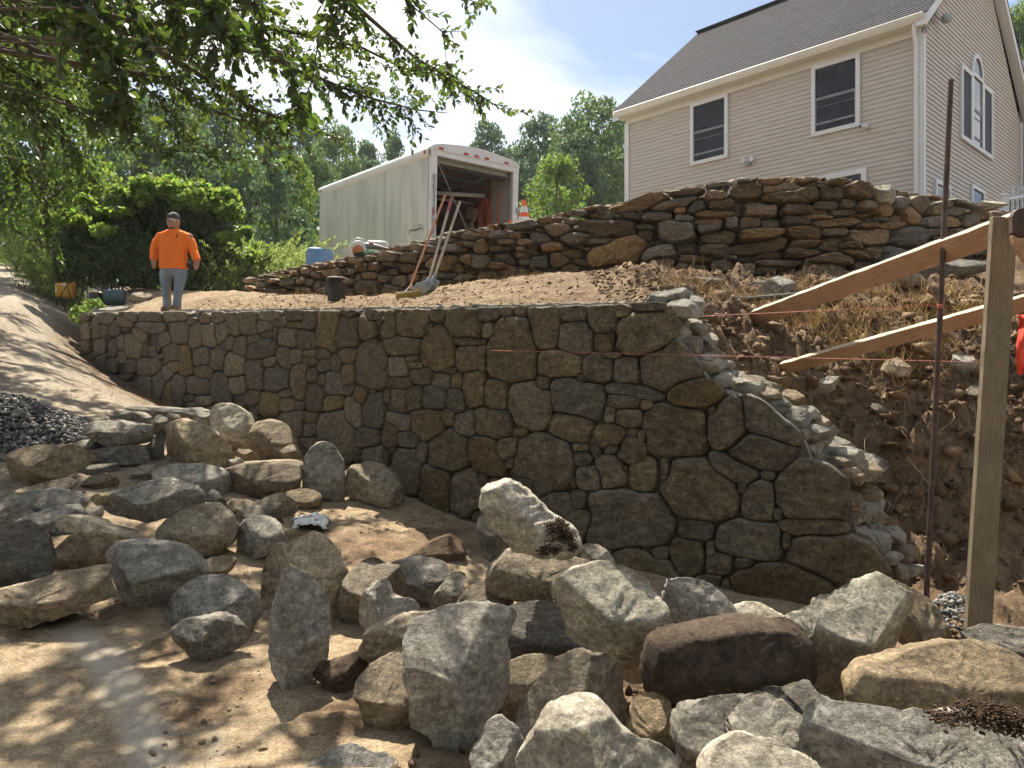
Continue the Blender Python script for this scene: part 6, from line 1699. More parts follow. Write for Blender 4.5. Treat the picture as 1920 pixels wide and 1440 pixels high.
# yellow case and compressor by the hedge
MAT['yellow'] = plain('yellow_ochre_plastic', (0.55, 0.27, 0.02), 0.5, var=0.08)
dy = 17.0
yb_ = min(gp(123, 561), 17.4)
yc0 = P(123, 558, yb_)
yc_ = empty('tool_case', yc0, 0.05, 'yellow plastic tool case standing on the driveway by the hedge', 'case')
s_ = yb_ / F
MB().box((0, 0, 14 * s_), (34 * s_, 12 * s_, 27 * s_), bev=0.035).build('case_body', MAT['yellow'], yc_, angle=50)
MB().box((0, -6.1 * s_, 23 * s_), (11 * s_, 0.02, 2.4 * s_), bev=0.006).build('handle_slot', MAT['conewhite'], yc_)
MB().box((-14 * s_, -6.1 * s_, 14 * s_), (2.2 * s_, 0.02, 8 * s_), bev=0.006).build('latch', MAT['conewhite'], yc_)
MB().box((9 * s_, 0, 27.5 * s_), (12 * s_, 10 * s_, 2.5 * s_), bev=0.01).build('dark_lid', MAT['black'], yc_)
MAT['teal'] = plain('dull_teal_metal', (0.06, 0.10, 0.12), 0.45, var=0.2)
dcp = 15.6
cb = P(190, 573, dcp)
cp = empty('compressor', cb, 0, 'dark teal portable compressor half hidden behind the far wall end', 'compressor')
MB().tube([Vector((0.05, 0, 0.18)), Vector((0.42, 0.15, 0.18))], 0.17, 20).build('tank', MAT['teal'], cp, angle=50)
MB().box((-0.10, 0, 0.15), (0.22, 0.26, 0.24), None, 0.03).build('motor', MAT['iron'], cp, angle=50)
MB().tube([(-0.21, -0.1, 0.0), (-0.21, -0.1, 0.30), (-0.12, -0.1, 0.34), (0.0, -0.1, 0.30)], 0.014, 8).build('frame_bar', MAT['steel'], cp, angle=60)
MB().lathe((0.02, -0.12, 0.06), [(0.06, -0.02), (0.07, 0), (0.06, 0.02)], 16, RX).build('wheel', MAT['black'], cp, angle=40)
# ------------------------------------------------------------------ the man on the terrace
MAT['skin'] = plain('skin', (0.33, 0.185, 0.125), 0.55, var=0.1)
def clothmat(name, col, scale, strength, vary=0.1):
    t = NT(name)
    v = t.vec('Object', scale=(1, 1, 0.55), rot=(0, 0.35, 0))
    n = t.noise(scale, 5, 0.6, v, 1.2)
    t.set('Base Color', t.ramp(t.noise(5, 5, 0.6, v), [(0.3, tuple(c * (1 - vary) for c in col)), (0.7, tuple(min(1, c * (1 + vary)) for c in col))]))
    t.set('Roughness', 0.85); t.set('Specular IOR Level', 0.15)
    t.set('Normal', t.bump(n, strength, 0.05))
    return t.m
MAT['shirt'] = clothmat('orange_shirt', (0.85, 0.20, 0.035), 9, 0.6, 0.06)
MAT['jeans'] = clothmat('blue_jeans', (0.20, 0.245, 0.30), 11, 0.5, 0.22)
MAT['boot'] = plain('tan_boot', (0.16, 0.10, 0.06), 0.7, var=0.2)
MAT['capgrey'] = plain('dark_grey_cap', (0.055, 0.055, 0.06), 0.8, var=0.2)
MAT['capbrim'] = plain('cap_brim', (0.50, 0.50, 0.49), 0.8)
dm = 13.0
xm = (325.5 - CX) / F * dm
SM = dm / F / 6.857
zg_m = float(ground(xm, dm))
man = empty('person', (xm, dm, zg_m - 0.01), 0, 'man in orange long sleeved shirt, jeans and dark cap walking along the terrace', 'person')
ZF = 1385
def q3(cx, cy, y=0.0): return Vector(((cx - 450) * SM, y, (ZF - cy) * SM))
def loft(m, rings, n=18):
    """rings: (centre x, row, half width, half depth, y) in picture rows"""
    b = len(m.v)
    for (cx, cy, hw, hd, y) in rings:
        c = q3(cx, cy, y)
        for k in range(n):
            a = 2 * math.pi * k / n
            m.v.append(tuple(c + Vector((math.cos(a) * hw * SM, math.sin(a) * hd * SM, 0))))
    for i in range(len(rings) - 1):
        for k in range(n):
            k2 = (k + 1) % n
            m.f.append((b + i * n + k, b + i * n + k2, b + (i + 1) * n + k2, b + (i + 1) * n + k))
    m.f.append(tuple(b + k for k in range(n))[::-1]); m.f.append(tuple(b + (len(rings) - 1) * n + k for k in range(n)))
def limb(m, pts, rs, n=14):
    m.tube([q3(*p) for p in pts], [r_ * SM for r_ in rs], n)
def ball(m, c, r, sx=1, sy=1, sz=1):
    pr = [(max(math.sin(t), 0.02) * r * SM, -math.cos(t) * r * SM * sz) for t in np.linspace(0.05, math.pi - 0.05, 9)]
    b = len(m.v); m.lathe((0, 0, 0), pr, 14)
    for k in range(b, len(m.v)):
        v = m.v[k]; m.v[k] = (v[0] * sx + c.x, v[1] * sy + c.y, v[2] + c.z)
def fuse(m, name, mat, parent, vox, smooth_it=4):
    o = mk(name, m.v, m.f, mat, parent)
    fix_normals(o)
    md = o.modifiers.new('r', 'REMESH'); md.mode = 'VOXEL'; md.voxel_size = vox; md.use_smooth_shade = True
    if smooth_it:
        md = o.modifiers.new('s', 'SMOOTH'); md.iterations = smooth_it; md.factor = 0.5
    return o
m = MB()
# head and neck
ball(m, q3(455, 225, -0.02), 106, 0.70, 0.88, 1.05)
ball(m, q3(455, 285, -0.045), 58, 0.95, 0.95, 0.75)
limb(m, [(455, 270, 0.0), (452, 380, 0.02)], [55, 62])
ball(m, q3(455, 245, -0.125), 15, 0.8, 1.0, 1.5)           # nose
ball(m, q3(455, 212, -0.105), 40, 1.1, 0.45, 0.3)          # brow
ball(m, q3(455, 287, -0.105), 24, 1.1, 0.5, 0.35)          # mouth
for s in (-1, 1): ball(m, q3(455 + 68 * s, 238, 0.0), 20, 0.45, 0.8, 1.3)
# trunk, arms, legs under the clothes
loft(m, [(450, 345, 60, 55, 0.02), (450, 385, 150, 80, 0.02), (450, 600, 135, 95, 0), (450, 800, 135, 95, 0), (450, 900, 130, 85, 0)])
ARM = [[(268, 385, 0.02), (200, 585, 0.03), (214, 715, -0.06)], [(636, 390, 0.02), (700, 590, 0.0), (788, 735, -0.10)]]
for A in ARM: limb(m, A, [50, 42, 28])
LEG = [[(355, 850, 0.02), (340, 1080, 0.06), (338, 1300, 0.16)], [(535, 850, 0.0), (535, 1080, -0.08), (515, 1310, -0.12)]]
for A in LEG: limb(m, A, [72, 52, 34])
# hands: palm, four fingers, thumb
for (wx, wy, y0, sg) in ((214, 715, -0.06, 1), (788, 735, -0.10, -1)):
    p = (wx + 8 * sg * 0.3, wy + 42, y0 - 0.01)
    limb(m, [(wx, wy, y0), (wx + 4 * sg, wy + 30, y0 - 0.005), (wx + 8 * sg, wy + 62, y0 - 0.012)], [26, 31, 30])
    for k, (ln, off) in enumerate(((46, -22), (54, -8), (50, 6), (40, 19))):
        bx_ = wx + 8 * sg + off; by_ = wy + 60
        limb(m, [(bx_, by_, y0 - 0.012), (bx_ + 3 * sg, by_ + ln * 0.5, y0 - 0.022), (bx_ + 8 * sg, by_ + ln, y0 - 0.010)], [9, 8.5, 7], 8)
    limb(m, [(wx + 22 * sg, wy + 24, y0 - 0.02), (wx + 38 * sg, wy + 46, y0 - 0.035), (wx + 38 * sg, wy + 70, y0 - 0.035)], [11, 10, 8], 8)
body = fuse(m, 'body', MAT['skin'], man, 0.008, 2)
for s in (-1, 1):
    e = MB(); ball(e, q3(455 + 28 * s, 222, -0.108), 15, 1.3, 0.5, 0.6); e.build('eye_with_brow_shade', MAT['black'], body, True)  # black eyes made oversized to paint in the brow shade
# shirt
m = MB()
loft(m, [(452, 312, 72, 62, 0.02), (450, 330, 112, 78, 0.02), (450, 352, 160, 92, 0.02), (450, 385, 186, 102, 0.02), (450, 450, 178, 118, 0.0), (450, 600, 172, 132, -0.01), (450, 730, 176, 138, -0.015), (450, 800, 176, 132, -0.01), (451, 832, 168, 122, -0.01)], 24)
for A, R_ in zip(ARM, ([66, 68, 66, 44], [66, 66, 62, 44])):
    a0, a1, a2 = A
    ball(m, q3(a0[0] + (12 if a0[0] < 450 else -12), a0[1] + 26, a0[2]), 64, 1.0, 1.0, 0.95)
    limb(m, [(lerp(a0[0], 450, 0.18), a0[1] + 20, a0[2]), (lerp(a0[0], a1[0], 0.5), lerp(a0[1], a1[1], 0.5), a0[2]), a1, (lerp(a1[0], a2[0], 0.97), lerp(a1[1], a2[1], 0.97), a2[2])], R_)
sh = fuse(m, 'shirt', MAT['shirt'], man, 0.011, 3)
dt_ = sh.modifiers.new('d', 'DISPLACE')
tx = bpy.data.textures.new('folds', 'CLOUDS'); tx.noise_scale = 0.09; tx.noise_depth = 3
dt_.texture = tx; dt_.strength = 0.028; dt_.mid_level = 0.5; dt_.texture_coords = 'LOCAL'
m = MB()
for (u0, v0, u1, v1) in ((538, 400, 556, 404), (534, 412, 548, 416), (540, 425, 562, 430), (550, 405, 553, 440), (538, 440, 560, 446), (544, 396, 548, 420)):
    a, b = q3(u0, v0, -0.168), q3(u1, v1, -0.168)
    m.tube([a, b], 0.0045, 5)
m.build('chest_print', MAT['ink'], sh)
# jeans
m = MB()
loft(m, [(450, 800, 158, 112, 0), (450, 860, 166, 112, 0), (448, 920, 160, 100, 0.0)], 22)
limb(m, [(358, 860, 0.02), (342, 960, 0.03), (332, 1080, 0.06), (326, 1200, 0.10), (326, 1318, 0.14)], [88, 74, 58, 50, 56])
limb(m, [(542, 860, 0.0), (545, 960, -0.03), (542, 1080, -0.08), (538, 1200, -0.11), (530, 1330, -0.12)], [88, 76, 60, 50, 54])
jn = fuse(m, 'jeans', MAT['jeans'], man, 0.011, 3)
dt_ = jn.modifiers.new('d', 'DISPLACE'); dt_.texture = tx; dt_.strength = 0.02; dt_.mid_level = 0.5; dt_.texture_coords = 'LOCAL'
MAT['collar'] = plain('shirt_collar_band', (0.55, 0.12, 0.02), 0.85)
e = MB(); e.lathe(q3(453, 322, 0.0), [(0.088, -0.008), (0.094, 0.0), (0.088, 0.008)], 18); e.build('collar', MAT['collar'], sh, True)
for (cx_, y_) in ((326, 0.14), (530, -0.12)):
    m = MB(); b_ = q3(cx_, 1350, y_); m.box((b_.x, b_.y - 0.05, 0.055), (0.105, 0.27, 0.10), None, 0.035)
    m.box((b_.x, b_.y + 0.02, 0.11), (0.10, 0.11, 0.12), None, 0.03); m.build('boot', MAT['boot'], man, angle=60)
# cap
cap = empty('cap'); cap.parent = man
MAT['goatee'] = plain('grey_stubble', (0.10, 0.085, 0.075), 0.9)
e = MB(); ball(e, q3(455, 306, -0.085), 30, 1.2, 0.75, 0.6); e.build('beard', MAT['goatee'], body, True)
m = MB(); ball(m, q3(453, 185, -0.01), 97, 0.82, 0.98, 0.95)
cr = [(v[0], v[1], max(v[2], (ZF - 190) * SM)) for v in m.v]
mk('cap_crown', cr, m.f, MAT['capgrey'], cap)
bv, bf = [], []
for i in range(9):
    a = math.pi * (0.06 + 0.88 * i / 8)
    for (r_, dz) in ((0.085, 0.0), (0.185, -0.035 - 0.01 * abs(math.cos(a)))):
        c_ = q3(453, 186, -0.02)
        bv.append((c_.x - math.cos(a) * (0.098 if r_ < 0.1 else 0.088), c_.y - math.sin(a) * r_, c_.z + dz - 0.012 * abs(math.cos(a))))
for i in range(8): bf.append((i * 2, i * 2 + 1, i * 2 + 3, i * 2 + 2))
o = mk('cap_brim', bv, bf, MAT['capbrim'], cap); md = o.modifiers.new('t', 'SOLIDIFY'); md.thickness = 0.006
m = MB()
for (u0, v0, u1, v1) in ((432, 150, 436, 128), (436, 128, 446, 148), (446, 148, 450, 126), (456, 128, 462, 148), (462, 148, 472, 126)):
    m.tube([q3(u0, v0, -0.118), q3(u1, v1, -0.118)], 0.004, 5)
m.build('cap_lettering', MAT['conewhite'], cap)
MB().box(q3(652, 775, -0.02), (0.05, 0.06, 0.09), None, 0.012).build('belt_pouch', MAT['black'], man, angle=50)
MB().tube([q3(655, 810, -0.05), q3(653, 845, -0.05)], 0.007, 6).build('keys', MAT['steel'], man)
# ------------------------------------------------------------------ trees, hedges, plants
def leaf_quads(C, size, r, aspect=0.55, axis=None, spread=1.0):
    """one flat diamond leaf per point"""
    n = len(C)
    a = r.normal(size=(n, 3))
    if axis is not None: a = a * spread + axis
    a /= np.linalg.norm(a, axis=1, keepdims=True)
    b = np.cross(a, r.normal(size=(n, 3))); b /= np.maximum(np.linalg.norm(b, axis=1, keepdims=True), 1e-6)
    s = np.asarray(size).reshape(-1, 1) * np.ones((n, 1))
    V = np.stack([C - a * s * 0.5, C + b * s * aspect * 0.5 - a * s * 0.05, C + a * s * 0.5, C - b * s * aspect * 0.5 - a * s * 0.05], 1).reshape(-1, 3)
    return V, np.arange(4 * n).reshape(n, 4)

def leaf_folded(C, A, size, r, aspect=0.55):
    """ovate leaves folded along the midrib: base C, direction A"""
    n = len(C)
    A = A / np.linalg.norm(A, axis=1, keepdims=True)
    up = np.tile(np.array([[0, 0, 1.0]]), (n, 1)) + r.normal(0, 0.45, (n, 3))
    B = np.cross(A, up); B /= np.maximum(np.linalg.norm(B, axis=1, keepdims=True), 1e-6)
    N = np.cross(B, A)
    s = np.asarray(size).reshape(-1, 1)
    w = s * aspect * 0.5; f = s * 0.10
    base = C; tip = C + A * s - N * s * 0.12
    L1, L2 = C + A * s * 0.28 + B * w + N * f, C + A * s * 0.66 + B * w * 0.8 + N * f * 0.6
    R1, R2 = C + A * s * 0.28 - B * w + N * f, C + A * s * 0.66 - B * w * 0.8 + N * f * 0.6
    V = np.stack([base, L1, L2, tip, R2, R1], 1).reshape(-1, 3)
    i = np.arange(n)[:, None] * 6
    Q = np.vstack([i + np.array([[0, 1, 2, 3]]), i + np.array([[0, 3, 4, 5]])])
    return V, Q

def make_tree(seed, H, R, mat, n_clump=75, per=85, ls=0.24, low=0.18, name='tree', shape=1.0):
    """prototype: trunk with limbs, crown of leaf clumps with gaps between them"""
    r = np.random.default_rng(seed)
    root = empty(name)
    m = MB()
    m.tube([(0, 0, -0.3), (0.05, 0, H * 0.25), (0.1, 0.05, H * 0.55), (0.05, 0.1, H * 0.88)], [0.035 * H, 0.026 * H, 0.016 * H, 0.004 * H], 8)
    cl = []
    for k in range(n_clump):
        t = r.uniform(0, 1) ** 0.8
        z = H * (low + (1 - low) * t)
        prof = math.sin(math.pi * min(1, 0.16 + 0.80 * t)) ** 0.65 * shape
        a = r.uniform(0, 6.28); rad = R * prof * math.sqrt(r.uniform(0.18, 1.0)) * r.uniform(0.75, 1.1)
        cl.append((math.cos(a) * rad, math.sin(a) * rad, z))
    cl = np.array(cl)
    for k in r.choice(n_clump, 16, replace=False):
        c = cl[k]; z0 = max(H * 0.18, c[2] - np.hypot(c[0], c[1]) * 0.8)
        m.tube([(0.05, 0.03, z0), (c[0] * 0.5, c[1] * 0.5, (z0 + c[2]) / 2 + 0.1), tuple(c)], [0.010 * H, 0.006 * H, 0.002 * H], 5)
    m.build('trunk', MAT['bark'], root, True)
    C = []
    for c in cl:
        rr_ = R * r.uniform(0.16, 0.30)
        d = r.normal(size=(per, 3)); d /= np.linalg.norm(d, axis=1, keepdims=True)
        d *= (r.uniform(0.35, 1, (per, 1)) ** 0.5) * rr_ * np.array([[1.15, 1.15, 0.62]])
        C.append(c + d)
    C = np.vstack(C)
    V, Q = leaf_quads(C, ls * r.uniform(0.6, 1.25, len(C)), r, 0.62)
    mk('crown', V, Q, mat, root)
    return root, H, R

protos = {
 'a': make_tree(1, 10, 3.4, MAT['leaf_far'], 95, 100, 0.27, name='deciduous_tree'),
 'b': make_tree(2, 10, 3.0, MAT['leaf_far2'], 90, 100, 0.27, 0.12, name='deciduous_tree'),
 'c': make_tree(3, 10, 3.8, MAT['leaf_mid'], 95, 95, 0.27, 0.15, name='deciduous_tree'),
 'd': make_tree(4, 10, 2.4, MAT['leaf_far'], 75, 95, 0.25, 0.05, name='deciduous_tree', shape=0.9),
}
used = {}
def place_tree(kind, px, py_top, d, rpx, label, rot=None):
    root, H, R = protos[kind]
    x = (px - CX) / F * d
    zg0 = float(ground(x, d)); zt = (CY - py_top) / F * d
    h = zt - zg0
    if kind not in used:
        o = root; used[kind] = 1
    else:
        o = copy_tree(root)
    o.location = (x, d, zg0 - 0.05)
    sr = rpx / F * d / R
    o.scale = (sr, sr, h / H)
    o.rotation_euler = (0, 0, rng.uniform(0, 6.28) if rot is None else rot)
    tag(o, label, 'tree', 'trees behind the site')
TREES = [
 ('a',1108,188,33,96,'big leafy tree rising just left of the house wall'),
 ('b',1010,222,37,66,'blue green tree between the trailer and the big tree by the house'),
 ('b',918,232,42,52,'slender tree top directly above the open trailer door'),
 ('c',1045,296,25,72,'low bright green tree right of the trailer behind the cones'),
 ('a',1165,215,40,60,'tree partly hidden behind the left corner of the house'),
 ('b',960,300,32,60,'dark tree behind the right side of the trailer'),
 ('d',735,252,46,36,'small treetop above the middle of the trailer roof'),
 ('d',690,268,43,36,'small treetop above the front of the trailer roof'),
 ('a',628,236,37,66,'tree rising just left of the trailer'),
 ('b',560,215,39,70,'hazy tree on the ridge left of the trailer'),
 ('a',485,212,36,80,'tree on the ridge under the tip of the overhanging branches'),
 ('b',405,190,37,80,'tree on the ridge above the vine covered hedge'),
 ('a',325,192,33,84,'tall tree on the ridge above the man'),
 ('b',250,172,34,84,'tall tree on the ridge left of the man'),
 ('a',170,160,29,90,'tall tree behind the left part of the hedge'),
 ('c',545,300,25,62,'bright tree behind the feathery shrub near the trailer'),
 ('b',628,345,23,46,'dark rounded tree against the front of the trailer'),
 ('a',455,290,26,70,'tree close behind the vine covered hedge'),
 ('b',350,285,25,76,'dark tree close behind the hedge above the man'),
 ('c',85,120,20,120,'leafy tree filling the upper left behind the branches'),
 ('a',-30,60,22,150,'large tree at the left edge beyond the driveway'),
 ('b',60,330,30,70,'shadowy tree beyond the top of the driveway'),
 ('b',140,300,26,70,'shadowy tree between the driveway and the hedge'),
 ('b',-60,350,33,80,'shadowy tree beyond the driveway at the far left'),
 ('b',385,235,44,60,'pale tree filling the skyline gap above the man'),
 ('b',690,300,40,60,'pale tree filling the gap behind the front of the trailer'),
 ('a',255,255,40,70,'pale tree behind the middle of the hedge'),
 ('a',590,285,29,58,'leafy tree just left of the trailer front, behind the feathery shrub'),
 ('b',520,310,22,56,'rounded green tree behind the right end of the hedge'),
 ('a',650,300,32,52,'tree seen over the front corner of the trailer roof'),
 ('b',1080,255,31,66,'dense tree filling the gap left of the house corner'),
 ('c',1912,18,34,46,'yellow green treetop behind the porch at the top right'),
 ('a',1960,60,40,70,'treetop cut by the right edge behind the porch'),
]
for t_ in TREES: place_tree(*t_)

# unseen wood behind the camera, added to cut sky light from the front
r = np.random.default_rng(55)
n = 15000
x = r.uniform(-19, 19, n); y = -11 + 3.5 * r.normal(size=n) * 0.6 + 0.012 * x * x
z = -1.5 + 11.5 * r.uniform(0, 1, n) + 1.5 * fbm(np.stack([x * 0.3, y * 0.3, 0 * x], -1), 3, 24)
keep = fbm(np.stack([x * 0.45, y * 0.45, z * 0.45], -1), 3, 34) > -0.12
V, Q = leaf_quads(np.stack([x, y, z], -1)[keep], r.uniform(0.4, 0.8, keep.sum()), r, 0.65)
tag(mk('unseen_sky_blocking_wood', V, Q, MAT['leaf_far']), 'unseen wood added behind the viewpoint to block sky light', 'wood', kind='stuff')

# distant wood closing the view behind the single trees
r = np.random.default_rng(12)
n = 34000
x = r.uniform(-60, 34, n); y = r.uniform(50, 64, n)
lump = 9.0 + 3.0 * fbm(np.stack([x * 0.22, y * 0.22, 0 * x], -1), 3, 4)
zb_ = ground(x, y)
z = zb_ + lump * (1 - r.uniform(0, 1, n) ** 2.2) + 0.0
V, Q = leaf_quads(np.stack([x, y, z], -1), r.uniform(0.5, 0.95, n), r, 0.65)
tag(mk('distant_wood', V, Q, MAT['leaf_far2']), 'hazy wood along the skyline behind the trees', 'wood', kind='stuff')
# scrub along the foot of the trees
n = 16000
x = np.concatenate([r.uniform(-24, 10, n)]); y = r.uniform(21.5, 27, n)
h = 1.7 + 1.1 * fbm(np.stack([x * 0.5, y * 0.5, 0 * x], -1), 3, 14)
keep = (x > -0.50 * y) | (x < -0.72 * y) | (y > 27)
z = ground(x, y) + h * r.uniform(0, 1, n) ** 0.8
V, Q = leaf_quads(np.stack([x, y, z], -1)[keep], r.uniform(0.14, 0.28, keep.sum()), r, 0.6)
tag(mk('undergrowth', V, Q, MAT['leaf_far']), 'low scrub at the foot of the trees', 'scrub', kind='stuff')
n = 5200
x = r.uniform(-34, -15.5, n); y = r.uniform(36, 42, n)
z = ground(x, y) + 0.9 * r.uniform(0, 1, n)
V, Q = leaf_quads(np.stack([x, y, z], -1), r.uniform(0.15, 0.4, n), r, 0.4)
tag(mk('meadow_grass', V, Q, MAT['leaf_bright']), 'sunlit grass at the top of the driveway', 'grass', kind='stuff')

# ---- hedge
def bush(name, lumps, n, mat, size, label, cat, seed, aspect=0.3, low=None, stems=0, stem_mat='twig', shell=0.55, sink=None):
    r = np.random.default_rng(seed)
    cx = np.mean([l[0] for l in lumps]); d0 = np.mean([l[2] for l in lumps])
    base = Vector(((cx - CX) / F * d0, d0, float(ground((cx - CX) / F * d0, d0))))
    root = empty(name, base, 0, label, cat)
    Cs = []
    vol = np.array([l[3] * l[4] for l in lumps]); vol = vol / vol.sum()
    for l, v in zip(lumps, vol):
        px, py, d, rx, ry = l
        c = np.array(P(px, py, d)); RX_, RZ = rx / F * d, ry / F * d
        k = int(n * v)
        u = r.normal(size=(k, 3)); u /= np.linalg.norm(u, axis=1, keepdims=True)
        rad = (shell + (1 - shell) * r.uniform(0, 1, k) ** 0.6)
        q = u * rad[:, None]
        q = q * (1 + 0.22 * fbm(q * 2.6 + px, 3, seed))[:, None]
        Cs.append(c + q * np.array([RX_, RX_ * 0.8, RZ]))
    C = np.vstack(Cs)
    g = ground(C[:, 0], C[:, 1])
    C = C[C[:, 2] > g + 0.03]
    V, Q = leaf_quads(C - np.array(base), size * r.uniform(0.6, 1.3, len(C)), r, aspect, axis=np.array([[0, -0.3, 0.25]]))
    mk('foliage', V, Q, mat, root)
    if stems:
        m = MB()
        for k in range(stems):
            l = lumps[int(r.integers(len(lumps)))]
            x0 = (l[0] + r.uniform(-0.8, 0.8) * l[3] - CX) / F * l[2]; y0 = l[2] + r.uniform(-0.5, 0.4)
            z0 = float(ground(x0, y0)); h = r.uniform(0.6, 1.5)
            m.tube([Vector((x0, y0, z0)) - base, Vector((x0 + r.normal(0, 0.12), y0 + r.normal(0, 0.1), z0 + h * 0.5)) - base, Vector((x0 + r.normal(0, 0.25), y0 + r.normal(0, 0.2), z0 + h)) - base], [0.016, 0.012, 0.006], 5)
        m.build('stem', MAT[stem_mat], root, True)
    return root
HL = [(165, 470, 17.2, 58, 70), (215, 440, 17.6, 60, 70), (255, 405, 17.9, 52, 55), (310, 400, 18.0, 55, 60), (360, 410, 17.8, 55, 58), (405, 430, 17.5, 50, 55), (440, 475, 17.0, 45, 55), (470, 500, 16.8, 34, 40), (135, 495, 18.2, 34, 46), (250, 490, 17.2, 80, 55), (340, 495, 17.0, 80, 55), (190, 395, 17.9, 36, 36), (285, 372, 18.1, 36, 30), (345, 370, 18.1, 36, 30), (400, 390, 17.8, 32, 28), (140, 440, 17.3, 34, 40)]
bush('evergreen_hedge', HL, 46000, MAT['leaf_hemlock'], 0.125, 'dark dense evergreen hedge behind the man', 'hedge', 21, 0.26, stems=90, shell=0.5)
VL = [(r_[0] + rng.uniform(-30, 30), r_[1] - r_[4] * rng.uniform(0.4, 0.95), r_[2] - rng.uniform(0.0, 0.9), rng.uniform(14, 34), rng.uniform(9, 20)) for r_ in HL[:8] + HL[11:] for _q in range(4)]
bush('climbing_vine', VL, 12000, MAT['leaf_bright'], 0.135, 'bright green vine spread over the top of the dark hedge', 'vine', 22, 0.7, shell=0.3)
bush('weedy_shrub', [(150, 590, 14.6, 22, 18), (175, 572, 15.0, 20, 14), (140, 575, 15.6, 14, 12)], 900, MAT['leaf_mid'], 0.07, 'small weeds beside the far left end of the wall', 'weeds', 25, 0.5)

def feathery(name, base_pts, n_stem, hmax, lean, mat, label, seed, ls=0.06, per=46):
    r = np.random.default_rng(seed)
    px, d = base_pts[0]
    b0_ = Vector(((px - CX) / F * d, d, float(ground((px - CX) / F * d, d))))
    root = empty(name, b0_, 0, label, 'shrub')
    Cs, As = [], []
    m = MB()
    for k in range(n_stem):
        bp = base_pts[int(r.integers(len(base_pts)))]
        x0 = (bp[0] + r.normal(0, 16) - CX) / F * bp[1]; y0 = bp[1] + r.normal(0, 0.35)
        z0 = float(ground(x0, y0))
        h = hmax * r.uniform(0.45, 1.0)
        dr = np.array([lean + r.normal(0, 0.42), r.normal(0, 0.4) - 0.1, 0])
        pts = []
        for t in np.linspace(0, 1, 7):
            pts.append(np.array([x0, y0, z0]) + dr * h * t ** 1.6 + np.array([0, 0, h * (t - 0.22 * t ** 3)]))
        pts = np.array(pts)
        m.tube([Vector(p) - b0_ for p in pts], [0.008 * (1 - 0.8 * t) for t in np.linspace(0, 1, 7)], 3, cap=False)
        tt = r.uniform(0.04, 1, per) ** 0.8
        q = np.stack([np.interp(tt, np.linspace(0, 1, 7), pts[:, i]) for i in range(3)], -1)
        off = r.normal(0, 1, (per, 3)) * 0.075 * (1.15 - tt)[:, None]
        Cs.append(q + off); As.append(np.tile(dr * 0.8 + np.array([0, 0, 0.9]), (per, 1)))
    C = np.vstack(Cs) - np.array(b0_)
    V, Q = leaf_quads(C, ls * r.uniform(0.6, 1.4, len(C)), r, 0.22, axis=np.vstack(As), spread=0.6)
    mk('foliage', V, Q, mat, root)
    m.build('stem', MAT['twig'], root, True)
feathery('feathery_shrub', [(480, 16.6), (505, 16.5), (460, 16.8), (525, 16.3), (440, 16.9)], 300, 1.75, 0.42, MAT['leaf_feather'], 'light green feathery shrub leaning right between hedge and trailer', 31, 0.085, 70)
feathery('feathery_shrub', [(112, 18.6), (95, 18.8), (130, 18.4), (80, 19.2)], 190, 1.9, -0.22, MAT['leaf_feather'], 'light green feathery shrub at the left end of the hedge by the driveway', 32, 0.085, 80)
feathery('dry_brush', [(455, 16.0), (430, 16.0), (470, 15.8)], 60, 1.0, 0.1, MAT['leaf_mid'], 'thin brownish brush at the foot of the hedge near the dry wall', 33, per=16)

# ---- overhanging tree at the upper left
near_tree = empty('overhanging_tree', (-7.6, 4.6, float(ground(-7.6, 4.6))), 0, 'broadleaf tree reaching its dark leafy boughs in from the upper left', 'tree')
nb = np.array(near_tree.location)
r = np.random.default_rng(77)
crown_c, crown_a, crown_s = [], [], []
limbs = []   # (list of 3D points, start radius, leaf size, twig spacing, twig length)
def limb3(pts, r0, ls, step, tw):
    limbs.append(([np.array(P(a, b, d)) for a, b, d in pts], r0, ls, step, tw))
limb3([(-160,20,6.2),(30,75,6.2),(90,105,6.3),(160,125,6.4),(230,142,6.5),(350,143,6.6)],0.022,0.072,0.075,0.40)
limb3([(-120,-120,5.4),(150,10,5.8),(340,120,6.3),(480,205,6.9),(560,235,7.1),(640,262,7.3)],0.024,0.072,0.07,0.42)
limb3([(120,-120,6.0),(370,30,6.6),(480,50,7.0),(600,68,7.3),(680,90,7.6),(760,130,8.0),(850,145,8.3)],0.022,0.072,0.06,0.45)
limb3([(520,-120,6.0),(700,40,6.6),(780,110,6.8),(850,150,7.0),(900,178,7.2),(950,212,7.4)],0.016,0.072,0.06,0.36)
limb3([(400,60,6.4),(560,130,6.8),(680,180,7.2),(780,206,7.5),(840,212,7.7)],0.014,0.072,0.055,0.34)
limb3([(300,143,6.6),(380,200,7.0),(450,226,7.3),(520,232,7.5),(610,240,7.8)],0.012,0.072,0.07,0.34)
limb3([(150,-90,4.2),(175,60,3.95),(190,130,3.85),(215,190,3.8),(240,225,3.75)],0.008,0.095,0.04,0.2)
limb3([(330,-90,4.3),(385,-10,4.1),(400,40,4.0),(415,90,3.95)],0.008,0.095,0.035,0.2)
limb3([(60,-60,4.6),(110,40,4.4),(120,80,4.3)],0.007,0.095,0.04,0.2)
limb3([(640,-60,5.2),(650,0,5.1),(600,60,5.1),(585,150,5.1),(560,215,5.1)],0.007,0.11,0.05,0.16)
limb3([(700,-60,5.6),(760,0,5.5),(830,60,5.5),(840,140,5.5)],0.007,0.072,0.06,0.2)
limb3([(840,-60,7),(880,0,7),(905,8,7)],0.006,0.072,0.05,0.2)
limb3([(-100,160,7.5),(40,190,8.0),(120,260,8.4),(170,330,8.8)],0.014,0.072,0.05,0.5)
limb3([(-120,60,7.0),(60,150,8.0),(180,230,9.0),(260,280,9.6)],0.016,0.072,0.05,0.5)
